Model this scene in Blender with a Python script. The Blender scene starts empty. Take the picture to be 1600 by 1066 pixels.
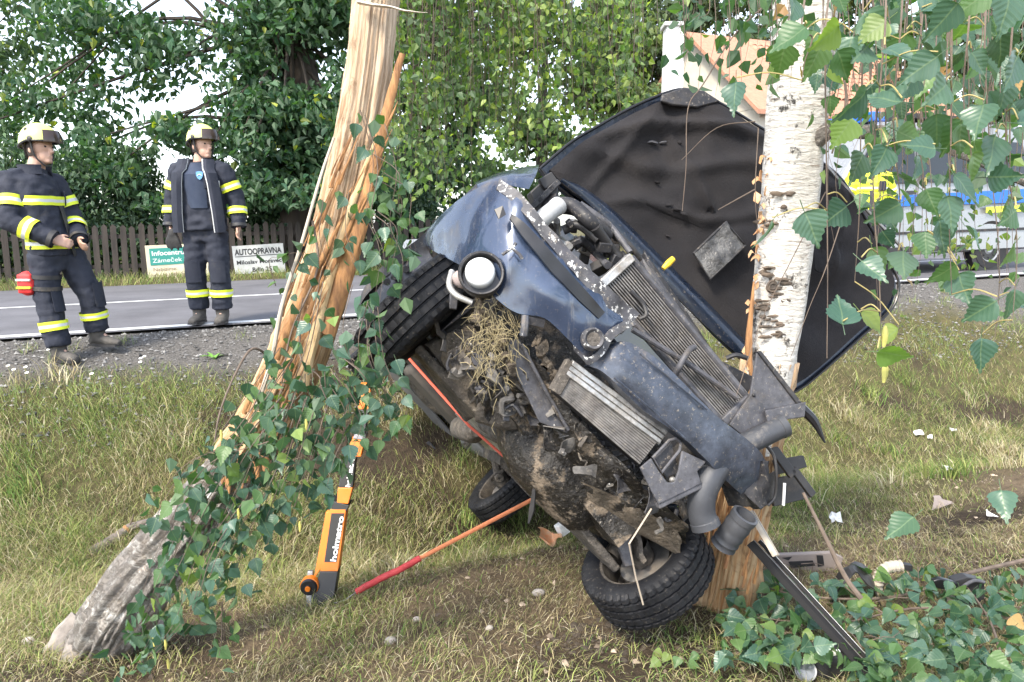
import bpy, bmesh, math, random
import numpy as np
from mathutils import Vector as V, Matrix, Quaternion, noise
R = math.radians
random.seed(7); rng = np.random.default_rng(7)
sc = bpy.context.scene
col = sc.collection

# ------------------------------------------------------------------ camera
CAMZ, PITCH, FPX = 0.9, R(8.6), 1155.0
cam = bpy.data.cameras.new('camera'); camo = bpy.data.objects.new('camera', cam); col.objects.link(camo)
camo.location = (0, 0, CAMZ); camo.rotation_euler = (R(90) - PITCH, 0, 0)
cam.sensor_width = 36; cam.lens = 36 * FPX / 1600; cam.clip_start = 0.05; cam.clip_end = 2000
sc.camera = camo
# ------------------------------------------------------------------ light
SUN_EL, SUN_AZ = R(48), R(215)        # azimuth: compass-like, 0 = +Y, clockwise
w = bpy.data.worlds.new('World'); sc.world = w; w.use_nodes = True
nt = w.node_tree; bg = nt.nodes['Background']
sky = nt.nodes.new('ShaderNodeTexSky'); sky.sky_type = 'NISHITA'; sky.sun_disc = False
sky.sun_elevation = SUN_EL; sky.sun_rotation = SUN_AZ; sky.dust_density = 1.6; sky.air_density = 1.0; sky.ozone_density = 1.0
hs = nt.nodes.new('ShaderNodeHueSaturation'); hs.inputs['Saturation'].default_value = 0.55
nt.links.new(sky.outputs[0], hs.inputs['Color']); nt.links.new(hs.outputs[0], bg.inputs[0]); bg.inputs[1].default_value = 0.15
sl = bpy.data.lights.new('sun', 'SUN'); sl.energy = 1.5; sl.angle = R(10); sl.color = (1, .9, .74)
so = bpy.data.objects.new('sun', sl); col.objects.link(so)
sd = V((math.sin(SUN_AZ) * math.cos(SUN_EL), math.cos(SUN_AZ) * math.cos(SUN_EL), math.sin(SUN_EL)))
so.rotation_euler = (-sd).to_track_quat('-Z', 'Y').to_euler(); so.location = sd * 30
vs = sc.view_settings; vs.view_transform = 'Standard'; vs.look = 'None'; vs.exposure = 1.95; vs.gamma = 1; vs.use_curve_mapping = False
sc.render.engine = 'CYCLES'; cy = sc.cycles
cy.use_denoising = True; cy.max_bounces = 6; cy.diffuse_bounces = 3; cy.glossy_bounces = 2; cy.transmission_bounces = 3
cy.transparent_max_bounces = 4; cy.caustics_reflective = False; cy.caustics_refractive = False; cy.sample_clamp_indirect = 6

# ------------------------------------------------------------------ pixels <-> space
cR = V((1, 0, 0)); cF = V((0, math.cos(PITCH), -math.sin(PITCH))); cU = V((0, math.sin(PITCH), math.cos(PITCH))); cC = V((0, 0, CAMZ))
def ray(px, py): return cR * ((px - 800) / FPX) + cU * ((533 - py) / FPX) + cF
def P(px, py, d):
    v = ray(px, py); return cC + v * (d / v.y)
# the wrecked car's frame: origin = front axle centre, hh = forward, ll = to its left side, uu = up
CO = V((0.10460491, 2.94861246, 0.03210344))
def _axes(yaw, pitch, roll):
    h = V((math.sin(yaw) * math.cos(pitch), -math.cos(yaw) * math.cos(pitch), math.sin(pitch)))
    l0 = V((0, 0, 1)).cross(h).normalized(); u0 = h.cross(l0)
    l = math.cos(roll) * l0 - math.sin(roll) * u0
    return h, l, h.cross(l)
hh, ll, uu = _axes(0.24611137, 0.20252728, 0.88076862)
def K(a, b, c): return CO + hh * a + ll * b + uu * c
def onplane(px, py, n, p0):
    v = ray(px, py); return cC + v * ((p0 - cC).dot(n) / v.dot(n))
def FA(px, py, a): return onplane(px, py, hh, CO + hh * a)      # car cross-section plane
def FC(px, py, c): return onplane(px, py, uu, CO + uu * c)      # car floor-parallel plane
def FB(px, py, b): return onplane(px, py, ll, CO + ll * b)

# ------------------------------------------------------------------ terrain height in road coordinates
RD = V((.934, .358)); RN = V((-.358, .934)); RP = V((-2.87, 7.0))
def st(x, y):
    return -((x - RP.x) * RN.x + (y - RP.y) * RN.y), (x - RP.x) * RD.x + (y - RP.y) * RD.y
def xy(s, t): return RP.x + RD.x * t - RN.x * s, RP.y + RD.y * t - RN.y * s
_S = np.array([-400, -9, -7.0, -6.6, -6.4, 0.0, .15, .75, 1.3, 2.3, 2.8, 3.3, 3.9, 4.6, 6, 9, 60.])
_Z = np.array([0, .05, .08, .02, -.03, -.03, -.01, -.1, -.34, -.98, -1.17, -1.13, -.92, -.8, -.78, -.75, -.7])
_wv = [(rng.normal(size=2) * k, rng.uniform(0, 6.3), a) for k, a in [(1.2, .03), (1.7, .03), (3.1, .018), (3.7, .018), (6, .01), (7, .01), (13, .006), (15, .006), (24, .004), (29, .004)]]
def hz(x, y):
    x = np.asarray(x, float); y = np.asarray(y, float)
    s, t = st(x, y)
    z = np.interp(s, _S, _Z)
    z = (z + np.interp(s - .25, _S, _Z) + np.interp(s + .25, _S, _Z)) / 3 if True else z
    z = np.where((s < -.0) & (s > -6.4), -.03, z)
    g = .022 * np.clip(t, -18, 22) * np.clip((4.5 - s) / 4.5, 0, 1)
    n = sum(a * np.sin(x * k[0] + y * k[1] + p) for k, p, a in _wv)
    amp = np.clip((s - .1) / 1.2, 0, 1) + np.clip((-6.8 - s) / 2, 0, 1)
    g = g - .2 * np.exp(-(((x + .15) / .6) ** 2 + ((y - 4.75) / .55) ** 2))
    return z + g + n * amp * np.clip(1 - (np.abs(t) - 20) / 40, 0, 1)
def G(px, py):
    v = ray(px, py); lo = .5
    for i in range(1500):
        d = .8 + i * .012; p = cC + v * (d / v.y)
        if p.z < float(hz(p.x, p.y)): return p
    return p
def gz(x, y): return float(hz(x, y))

# ------------------------------------------------------------------ mesh builder
OFF = {}
class MB:
    def __init__(s): s.v = []; s.f = []; s.m = []
    def add(s, vs_, fs, mi=0):
        o = len(s.v); s.v += [V(p) for p in vs_]; s.f += [tuple(i + o for i in f) for f in fs]; s.m += [mi] * len(fs); return s
    def tube(s, pts, rad, n=8, caps=True, mi=0, ref=None, closed=False):
        pts = [V(p) for p in pts]; k = len(pts)
        if not isinstance(rad, (list, tuple)): rad = [rad] * k
        vs_, fs = [], []; nrm = None
        for i, p in enumerate(pts):
            if closed: t = pts[(i + 1) % k] - pts[i - 1]
            else: t = pts[min(i + 1, k - 1)] - pts[max(i - 1, 0)]
            if t.length < 1e-9: t = V((0, 0, 1))
            t.normalize()
            if nrm is None:
                r0 = V(ref) if ref else (V((1, 0, 0)) if abs(t.x) < .8 else V((0, 1, 0)))
                nrm = r0 - t * r0.dot(t)
            else: nrm = nrm - t * nrm.dot(t)
            if nrm.length < 1e-6: nrm = t.orthogonal()
            nrm.normalize(); bi = t.cross(nrm)
            r = rad[i]; rx, ry = r if isinstance(r, (list, tuple)) else (r, r)
            for j in range(n):
                a = 2 * math.pi * j / n; vs_.append(p + nrm * (math.cos(a) * rx) + bi * (math.sin(a) * ry))
        m = k if closed else k - 1
        for i in range(m):
            for j in range(n):
                a, b = i * n + j, i * n + (j + 1) % n; i2 = (i + 1) % k
                fs.append((a, b, i2 * n + (j + 1) % n, i2 * n + j))
        if caps and not closed: fs += [tuple(range(n - 1, -1, -1)), tuple(range((k - 1) * n, k * n))]
        return s.add(vs_, fs, mi)
    def box(s, c, ax, ay, az, mi=0):
        c, ax, ay, az = V(c), V(ax), V(ay), V(az)
        vs_ = [c + ax * i + ay * j + az * k for i in (-1, 1) for j in (-1, 1) for k in (-1, 1)]
        return s.add(vs_, [(0, 1, 3, 2), (4, 6, 7, 5), (0, 4, 5, 1), (2, 3, 7, 6), (0, 2, 6, 4), (1, 5, 7, 3)], mi)
    def cube(s, x0, x1, y0, y1, z0, z1, mi=0):
        return s.box(((x0 + x1) / 2, (y0 + y1) / 2, (z0 + z1) / 2), ((x1 - x0) / 2, 0, 0), (0, (y1 - y0) / 2, 0), (0, 0, (z1 - z0) / 2), mi)
    def prism(s, poly, off, mi=0):
        n = len(poly); off = V(off); poly = [V(p) for p in poly]
        vs_ = poly + [p + off for p in poly]
        fs = [tuple(range(n)), tuple(range(2 * n - 1, n - 1, -1))] + [(i, n + i, n + (i + 1) % n, (i + 1) % n) for i in range(n)]
        return s.add(vs_, fs, mi)
    def sheet(s, g, thick=None, mi=0):
        """grid of points; thick = offset vector or a distance along the normals"""
        n, m = len(g), len(g[0]); vs_ = [V(p) for r_ in g for p in r_]
        fs = [(i * m + j, i * m + j + 1, (i + 1) * m + j + 1, (i + 1) * m + j) for i in range(n - 1) for j in range(m - 1)]
        if thick is not None:
            if isinstance(thick, (int, float)):
                nr = []
                for i in range(n):
                    for j in range(m):
                        du = V(g[min(i + 1, n - 1)][j]) - V(g[max(i - 1, 0)][j]); dv = V(g[i][min(j + 1, m - 1)]) - V(g[i][max(j - 1, 0)])
                        q = du.cross(dv); q = q.normalized() if q.length > 1e-12 else V((0, 0, 1)); nr.append(q * thick)
            else: nr = [V(thick)] * (n * m)
            N = n * m; vs_ += [p + q for p, q in zip(vs_, nr)]
            fs += [tuple(i + N for i in reversed(f)) for f in fs]
            for i in range(n - 1):
                for j in (0, m - 1):
                    a, b = i * m + j, (i + 1) * m + j; fs.append((a, b, b + N, a + N) if j == 0 else (b, a, a + N, b + N))
            for j in range(m - 1):
                for i in (0, n - 1):
                    a, b = i * m + j, i * m + j + 1; fs.append((b, a, a + N, b + N) if i == 0 else (a, b, b + N, a + N))
        return s.add(vs_, fs, mi)
    def ball(s, c, rx, ry=None, rz=None, n=12, rot=None, mi=0):
        ry = ry or rx; rz = rz or rx; c = V(c); vs_, fs = [], []; k = max(6, n // 2 + 1)
        for i in range(k):
            th = math.pi * i / (k - 1)
            for j in range(n):
                a = 2 * math.pi * j / n; p = V((math.sin(th) * math.cos(a) * rx, math.sin(th) * math.sin(a) * ry, math.cos(th) * rz))
                vs_.append(c + (rot @ p if rot else p))
        for i in range(k - 1):
            for j in range(n): fs.append((i * n + j, (i + 1) * n + j, (i + 1) * n + (j + 1) % n, i * n + (j + 1) % n))
        return s.add(vs_, fs, mi)
    def lathe(s, c, ax, prof, n=32, mi=0, a0=0, a1=2 * math.pi, wob=None):
        """prof: list of (along axis, radius)"""
        ax = V(ax).normalized(); e1 = ax.orthogonal().normalized(); e2 = ax.cross(e1); c = V(c); vs_, fs = [], []
        full = abs(a1 - a0 - 2 * math.pi) < 1e-6; cnt = n if full else n + 1; m = len(prof)
        for j in range(cnt):
            a = a0 + (a1 - a0) * j / n
            for k, (h, r) in enumerate(prof):
                rr = r + (wob(j, k) if wob else 0)
                vs_.append(c + ax * h + (e1 * math.cos(a) + e2 * math.sin(a)) * rr)
        for j in range(n):
            j2 = (j + 1) % cnt
            for k in range(m - 1): fs.append((j * m + k, j * m + k + 1, j2 * m + k + 1, j2 * m + k))
        return s.add(vs_, fs, mi)
    def jitter(s, amp, scale=6, seed=0):
        o = V((seed * 3.7, seed * 1.3, -seed * 2.1))
        s.v = [p + noise.noise_vector(p * scale + o) * amp for p in s.v]; return s
    def build(s, name, mats, parent=None, smooth=True, bevel=0, off=None, ang=40):
        o = off if off is not None else (OFF.get(parent.name, V((0, 0, 0))) if parent else V((0, 0, 0)))
        me = bpy.data.meshes.new(name); me.from_pydata([tuple(p - o) for p in s.v], [], s.f); me.validate()
        if not isinstance(mats, (list, tuple)): mats = [mats]
        for m in mats: me.materials.append(m)
        if len(mats) > 1 and len(me.polygons) == len(s.m): me.polygons.foreach_set('material_index', s.m)
        fixn(me)
        if smooth:
            me.shade_smooth(); me.set_sharp_from_angle(angle=R(ang))
        ob = bpy.data.objects.new(name, me); col.objects.link(ob)
        if parent: ob.parent = parent; OFF[ob.name] = o
        else: ob.location = o; OFF[ob.name] = o
        if bevel:
            b = ob.modifiers.new('bevel', 'BEVEL'); b.width = bevel; b.segments = 2; b.limit_method = 'ANGLE'; b.angle_limit = R(35)
        return ob
def fixn(me):
    bm = bmesh.new(); bm.from_mesh(me); bmesh.ops.recalc_face_normals(bm, faces=bm.faces); bm.to_mesh(me); bm.free()
def tag(o, label=None, cat=None, group=None, kind=None):
    if label: o['label'] = label
    if cat: o['category'] = cat
    if group: o['group'] = group
    if kind: o['kind'] = kind
    return o
def thing(name, loc, label, cat, group=None):
    o = bpy.data.objects.new(name, None); o.location = loc; o.empty_display_size = .1; col.objects.link(o); OFF[o.name] = V(loc)
    return tag(o, label, cat, group)
def npmesh(name, verts, tris, mat, parent=None, colors=None, kind='stuff', smooth=False, off=None):
    """big meshes straight from numpy: verts (n,3), tris (m,3)"""
    o = np.array(off if off is not None else (OFF.get(parent.name, V((0, 0, 0))) if parent else (0, 0, 0)))
    me = bpy.data.meshes.new(name); n, m = len(verts), len(tris)
    me.vertices.add(n); me.vertices.foreach_set('co', (verts - o).astype(np.float32).ravel())
    me.loops.add(m * 3); me.loops.foreach_set('vertex_index', tris.astype(np.int32).ravel())
    me.polygons.add(m); me.polygons.foreach_set('loop_start', np.arange(0, m * 3, 3, dtype=np.int32))
    me.polygons.foreach_set('use_smooth', np.full(m, bool(smooth)))
    me.update(calc_edges=True); me.validate()
    if colors is not None:
        at = me.color_attributes.new('Col', 'FLOAT_COLOR', 'POINT')
        at.data.foreach_set('color', np.concatenate([colors, np.ones((n, 1))], 1).astype(np.float32).ravel())
    me.materials.append(mat)
    ob = bpy.data.objects.new(name, me); col.objects.link(ob)
    if parent: ob.parent = parent
    else: ob.location = o
    if kind: ob['kind'] = kind
    return ob
def lerp(a, b, t): return a + (b - a) * t
def cr(pts, n):
    """Catmull-Rom through points (vectors), n samples per span"""
    pts = [V(p) for p in pts]; out = []
    q = [pts[0] * 2 - pts[1]] + pts + [pts[-1] * 2 - pts[-2]]
    for i in range(len(pts) - 1):
        a, b, c, d = q[i:i + 4]
        for k in range(n):
            t = k / n; out.append(.5 * ((2 * b) + (c - a) * t + (2 * a - 5 * b + 4 * c - d) * t * t + (3 * b - a - 3 * c + d) * t ** 3))
    return out + [pts[-1]]
def resample(vals, n):
    x = np.linspace(0, len(vals) - 1, n); return list(np.interp(x, range(len(vals)), vals))

# ------------------------------------------------------------------ materials
def _n(nt, t, **kw):
    nd = nt.nodes.new(t)
    for k, v in kw.items():
        if k in nd.inputs: nd.inputs[k].default_value = v
        else: setattr(nd, k, v)
    return nd
def C4(c): return (c[0], c[1], c[2], 1)
def mixc(nt, fac, a, b, blend='MIX'):
    m = nt.nodes.new('ShaderNodeMix'); m.data_type = 'RGBA'; m.blend_type = blend
    for sock, val in ((m.inputs[0], fac), (m.inputs[6], a), (m.inputs[7], b)):
        if hasattr(val, 'is_output'): nt.links.new(val, sock)
        elif isinstance(val, (int, float)): sock.default_value = val
        else: sock.default_value = C4(val)
    return m.outputs[2]
def ramp(nt, src, lo, hi, a=0., b=1.):
    m = _n(nt, 'ShaderNodeMapRange'); nt.links.new(src, m.inputs[0])
    for i, v in enumerate((lo, hi, a, b)): m.inputs[i + 1].default_value = v
    return m.outputs[0]
def tex(nt, co, scale, detail=5, rough=.6, dist=0.):
    n = _n(nt, 'ShaderNodeTexNoise', Scale=scale, Detail=detail, Roughness=rough, Distortion=dist); nt.links.new(co, n.inputs['Vector']); return n.outputs[0]
def coords(nt, stretch=None, which='Object'):
    t = nt.nodes.new('ShaderNodeTexCoord'); o = t.outputs[which]
    if stretch:
        m = _n(nt, 'ShaderNodeMapping'); m.inputs['Scale'].default_value = stretch; nt.links.new(o, m.inputs[0]); o = m.outputs[0]
    return o
def newmat(name):
    m = bpy.data.materials.new(name); m.use_nodes = True; nt = m.node_tree
    return m, nt, nt.nodes['Principled BSDF']
def pmat(name, c1, c2=None, scale=8., rough=.6, metal=0., bump=0., bscale=40., stretch=None, dirt=None, dlo=.5, dhi=.6, dscale=5., spec=.5, coat=0., chips=None, clo=.66, cscale=30., rvar=.1, detail=6, grime=0., bdist=None, streak=None):
    m, nt, b = newmat(name); co = coords(nt, stretch)
    n1 = tex(nt, co, scale, detail)
    c = mixc(nt, ramp(nt, n1, .35, .68), c1, c2 if c2 else tuple(x * .75 for x in c1))
    ro = ramp(nt, tex(nt, co, scale * 1.7, 4), .3, .7, max(0, rough - rvar), min(1, rough + rvar)); met = None
    if dirt:
        co2 = coords(nt)
        f = ramp(nt, tex(nt, co2, dscale, 8, .7), dlo, dhi)
        dc = mixc(nt, tex(nt, co2, dscale * 6, 4), dirt, tuple(x * .6 for x in dirt))
        c = mixc(nt, f, c, dc)
        r2 = _n(nt, 'ShaderNodeMix'); r2.data_type = 'FLOAT'; nt.links.new(f, r2.inputs[0]); nt.links.new(ro, r2.inputs[2]); r2.inputs[3].default_value = .9; ro = r2.outputs[0]
        if metal:
            r3 = _n(nt, 'ShaderNodeMix'); r3.data_type = 'FLOAT'; nt.links.new(f, r3.inputs[0]); r3.inputs[2].default_value = metal; r3.inputs[3].default_value = 0; met = r3.outputs[0]
    if streak:
        f = ramp(nt, tex(nt, coords(nt, streak[0]), streak[1], 5, .7), .56, .72, 0, streak[3]); c = mixc(nt, f, c, streak[2])
    if grime:
        co3 = coords(nt); g1 = ramp(nt, tex(nt, co3, 17, 8, .75), .3, .7, 1 - .65 * grime, 1 + .6 * grime); c = mixc(nt, 1., c, g1, 'MULTIPLY')
        g2 = ramp(nt, tex(nt, co3, 62, 6, .75), .575, .66, 0, .8 * grime); c = mixc(nt, g2, c, (.28, .245, .2))
        g4 = ramp(nt, tex(nt, co3, 38, 6, .7), .62, .7, 0, .6 * grime); c = mixc(nt, g4, c, (.012, .011, .01))
    if chips:
        f = ramp(nt, tex(nt, coords(nt), cscale, 6, .65), clo, clo + .03); c = mixc(nt, f, c, chips)
    nt.links.new(c, b.inputs['Base Color']); nt.links.new(ro, b.inputs['Roughness'])
    if met: nt.links.new(met, b.inputs['Metallic'])
    else: b.inputs['Metallic'].default_value = metal
    b.inputs['Specular IOR Level'].default_value = spec; b.inputs['Coat Weight'].default_value = coat
    if bump:
        bn = _n(nt, 'ShaderNodeBump', Strength=min(1, bump), Distance=bdist or .004 * max(1, bump)); nt.links.new(tex(nt, co, bscale, 6, .65), bn.inputs['Height']); nt.links.new(bn.outputs[0], b.inputs['Normal'])
    return m
def flat(name, c, rough=.5, metal=0., spec=.5, emit=0):
    m, nt, b = newmat(name); b.inputs['Base Color'].default_value = C4(c); b.inputs['Roughness'].default_value = rough
    b.inputs['Metallic'].default_value = metal; b.inputs['Specular IOR Level'].default_value = spec
    return m
def leafmat(name, obj_random=False, hue=((.03, .085, .045), (.07, .14, .05)), trans=.35, rough=.42, spec=.5):
    m, nt, b = newmat(name)
    if obj_random:
        oi = nt.nodes.new('ShaderNodeObjectInfo'); c = mixc(nt, oi.outputs['Random'], hue[0], hue[1])
        # midrib and side veins, slightly paler
        g = nt.nodes.new('ShaderNodeTexCoord'); sep = nt.nodes.new('ShaderNodeSeparateXYZ'); nt.links.new(g.outputs['Object'], sep.inputs[0])
        ab = _n(nt, 'ShaderNodeMath', operation='ABSOLUTE'); nt.links.new(sep.outputs[0], ab.inputs[0])
        c = mixc(nt, ramp(nt, ab.outputs[0], .008, .028, .5, 0.), c, (.17, .24, .13))
        mu = _n(nt, 'ShaderNodeMath', operation='MULTIPLY_ADD'); nt.links.new(ab.outputs[0], mu.inputs[0]); mu.inputs[1].default_value = -.75; nt.links.new(sep.outputs[1], mu.inputs[2])
        sn = _n(nt, 'ShaderNodeMath', operation='MULTIPLY'); nt.links.new(mu.outputs[0], sn.inputs[0]); sn.inputs[1].default_value = 44
        si = _n(nt, 'ShaderNodeMath', operation='SINE'); nt.links.new(sn.outputs[0], si.inputs[0])
        c = mixc(nt, ramp(nt, si.outputs[0], .9, 1., 0., .16), c, (.15, .22, .11))
        c = mixc(nt, ramp(nt, tex(nt, g.outputs['Object'], 5, 6), .62, .75, 0., .35), c, (.16, .16, .05))
        bn = _n(nt, 'ShaderNodeBump', Strength=.1, Distance=.01); nt.links.new(si.outputs[0], bn.inputs['Height']); nt.links.new(bn.outputs[0], b.inputs['Normal'])
    else:
        a = nt.nodes.new('ShaderNodeVertexColor'); a.layer_name = 'Col'; c = a.outputs[0]
    geo = nt.nodes.new('ShaderNodeNewGeometry')
    cb = mixc(nt, .35, c, (.16, .22, .13)); c2 = mixc(nt, geo.outputs['Backfacing'], c, cb)
    nt.links.new(c2, b.inputs['Base Color']); b.inputs['Roughness'].default_value = rough; b.inputs['Specular IOR Level'].default_value = spec
    tr = nt.nodes.new('ShaderNodeBsdfTranslucent'); tc = mixc(nt, 1., c, (1.6, 1.9, .5), 'MULTIPLY'); nt.links.new(tc, tr.inputs[0])
    mx = nt.nodes.new('ShaderNodeMixShader'); mx.inputs[0].default_value = trans
    nt.links.new(b.outputs[0], mx.inputs[1]); nt.links.new(tr.outputs[0], mx.inputs[2])
    nt.links.new(mx.outputs[0], nt.nodes['Material Output'].inputs[0]); return m
def vcolmat(name, rough=.8, trans=0., spec=.2):
    m, nt, b = newmat(name); a = nt.nodes.new('ShaderNodeVertexColor'); a.layer_name = 'Col'
    nt.links.new(a.outputs[0], b.inputs['Base Color']); b.inputs['Roughness'].default_value = rough; b.inputs['Specular IOR Level'].default_value = spec
    if trans:
        tr = nt.nodes.new('ShaderNodeBsdfTranslucent'); nt.links.new(a.outputs[0], tr.inputs[0]); mx = nt.nodes.new('ShaderNodeMixShader'); mx.inputs[0].default_value = trans
        nt.links.new(b.outputs[0], mx.inputs[1]); nt.links.new(tr.outputs[0], mx.inputs[2]); nt.links.new(mx.outputs[0], nt.nodes['Material Output'].inputs[0])
    return m
M = {}
M['black'] = pmat('black_plastic', (.022, .022, .025), (.035, .034, .035), rough=.5, bump=.2, dirt=(.16, .13, .1), dlo=.55, dhi=.8, dscale=9)
M['blackclean'] = flat('black_gloss', (.012, .012, .014), .3)
M['steel'] = pmat('worn_steel', (.3, .3, .3), (.2, .19, .18), rough=.45, metal=.8, bump=.3, dirt=(.2, .16, .12), dlo=.5, dhi=.7)
M['white'] = flat('white_plastic', (.8, .8, .8), .5)
# ================================================================== ground, road, verge, grass
def snoise(x, y, seed, k=1.):
    r_ = np.random.default_rng(seed); o = 0
    for f_ in (1., 1.9, 3.7, 7.1):
        for q in range(3):
            d = r_.normal(size=2) * f_ * k; o = o + np.sin(x * d[0] + y * d[1] + r_.uniform(0, 6.3)) / (f_ ** .7)
    return o / 3.
def make_ground():
    ss = np.concatenate([np.linspace(-400, -20, 12), np.linspace(-18, -7.4, 12), np.linspace(-7.2, -6.2, 8), np.linspace(-5, -.3, 4), np.linspace(0, 8, 150), np.linspace(8.5, 60, 14)])
    ts = np.concatenate([np.linspace(-300, -16, 14), np.linspace(-14, -8, 20), np.linspace(-7.9, 12, 320), np.linspace(12.3, 25, 24), np.linspace(28, 320, 14)])
    S, T = np.meshgrid(ss, ts, indexing='ij'); X, Y = xy(S, T); Z = hz(X, Y)
    n, m = S.shape; Vv = np.stack([X, Y, Z], -1).reshape(-1, 3)
    i, j = np.meshgrid(np.arange(n - 1), np.arange(m - 1), indexing='ij'); a = (i * m + j).ravel()
    tr = np.concatenate([np.stack([a, a + 1, a + m + 1], 1), np.stack([a, a + m + 1, a + m], 1)])
    # what the soil is made of: r = gravel, g = dry litter, b = bare dark earth
    nz = snoise(X, Y, 3)
    gr = np.clip((1.3 + .3 * nz - S) / .4, 0, 1) * (S > -.3)
    dry = np.clip((S - 3.4 + .4 * nz) / .8, 0, 1)
    bare = np.clip((snoise(X, Y, 9, 1.3) - .35) / .5, 0, 1) * np.clip((S - .7) / .3, 0, 1)
    for (cx, cy, rr) in ((.75, 2.8, .75), (-1.75, 2.9, .6), (.3, 2.7, .6), (.0, 2.45, .45), (-.6, 2.3, .5), (-1.2, 2.35, .4)): bare = np.maximum(bare, np.clip(1.25 - np.hypot(X - cx, (Y - cy) * 1.6) / rr + .35 * snoise(X, Y, 15, 2.5), 0, 1))
    c = np.stack([gr, dry, bare], -1).reshape(-1, 3)
    m_, nt, b = newmat('soil'); at = nt.nodes.new('ShaderNodeVertexColor'); at.layer_name = 'Col'; sep = nt.nodes.new('ShaderNodeSeparateColor'); nt.links.new(at.outputs[0], sep.inputs[0])
    co = coords(nt)
    g = mixc(nt, ramp(nt, tex(nt, co, 9, 8, .7), .35, .65), (.075, .075, .035), (.14, .12, .06))
    dr = mixc(nt, ramp(nt, tex(nt, co, 14, 9, .75), .35, .65), (.23, .175, .115), (.11, .085, .06))
    gv = mixc(nt, ramp(nt, tex(nt, co, 60, 6, .7), .35, .65), (.2, .19, .18), (.09, .085, .08))
    ea = mixc(nt, ramp(nt, tex(nt, co, 22, 8, .7), .35, .65), (.085, .064, .044), (.038, .03, .023))
    c_ = mixc(nt, sep.outputs[1], g, dr); c_ = mixc(nt, sep.outputs[2], c_, ea); c_ = mixc(nt, sep.outputs[0], c_, gv)
    nt.links.new(c_, b.inputs['Base Color']); b.inputs['Roughness'].default_value = .95; b.inputs['Specular IOR Level'].default_value = .15
    bn = _n(nt, 'ShaderNodeBump', Strength=1., Distance=.03); nt.links.new(tex(nt, co, 45, 8, .75), bn.inputs['Height']); nt.links.new(bn.outputs[0], b.inputs['Normal'])
    o = npmesh('ground', Vv, tr[:, ::-1], m_, colors=c, kind='structure', smooth=True); return o
make_ground()
def strip(name, s0, s1, t0, t1, dz, mat, seg=40):
    mb = MB(); g = []
    for k in range(seg + 1):
        t = lerp(t0, t1, k / seg); row = []
        for s_ in (s0, s1):
            x, y = xy(s_, t); row.append(V((x, y, .022 * max(-18, min(22, t)) + dz)))
        g.append(row)
    o = mb.sheet(g).build(name, mat, smooth=False); return tag(o, kind='structure')
asph = pmat('asphalt', (.14, .14, .155), (.095, .095, .105), scale=1.3, rough=.85, bump=.8, bscale=260, chips=(.2, .2, .21), clo=.64, cscale=160, spec=.3)
strip('road', .1, -6.3, -45, 60, .0, asph)
paint = pmat('road_paint', (.72, .73, .74), (.55, .56, .57), scale=14, rough=.7, chips=(.2, .2, .21), clo=.62, cscale=50)
strip('road_marking', .02, -.14, -45, 60, .004, paint)
strip('road_marking', -2.98, -3.1, -45, 60, .004, paint)

# loose stones on the verge and broken asphalt crumbs
def stones(n, smin, smax, tmin, tmax, size, seed, bias=1.0):
    r_ = np.random.default_rng(seed); s = smin + (smax - smin) * r_.random(n) ** bias; t = r_.uniform(tmin, tmax, n); x, y = xy(s, t)
    z = hz(x, y); sz = size * (.5 + r_.random(n) ** 2 * 1.6)
    base = np.array([[1, 0, 0], [-1, 0, 0], [0, 1, 0], [0, -1, 0], [0, 0, 1], [0, 0, -1.]])
    f = np.array([[0, 2, 4], [2, 1, 4], [1, 3, 4], [3, 0, 4], [2, 0, 5], [1, 2, 5], [3, 1, 5], [0, 3, 5]])
    vv = base[None] * (1 + .35 * r_.normal(size=(n, 6, 1))) * sz[:, None, None] * np.array([1, 1, .6])
    a = r_.uniform(0, 6.3, n); c_, s_ = np.cos(a)[:, None], np.sin(a)[:, None]
    vv = np.stack([vv[..., 0] * c_ - vv[..., 1] * s_, vv[..., 0] * s_ + vv[..., 1] * c_, vv[..., 2]], -1)
    vv += np.stack([x, y, z + sz * .15], -1)[:, None]
    tr = (f[None] + (np.arange(n) * 6)[:, None, None]).reshape(-1, 3)
    cc = np.repeat((.08 + .2 * r_.random(n) ** 1.5)[:, None] * np.array([[1, .98, .96]]), 6, 0)
    return vv.reshape(-1, 3), tr, cc
v1, t1, c1 = stones(17000, .1, 1.75, -7, 9, .011, 5, 1.1); v2, t2, c2 = stones(2500, 3.6, 7.2, -4, 6, .01, 6)
c2 = c2 * np.array([1.7, 1.4, 1.1])
tag(npmesh('gravel', np.concatenate([v1, v2]), np.concatenate([t1, t2 + len(v1)]), vcolmat('stone', .95), colors=np.concatenate([c1, c2])), 'dark grey gravel and crumbs scattered along the road verge', 'gravel')

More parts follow.
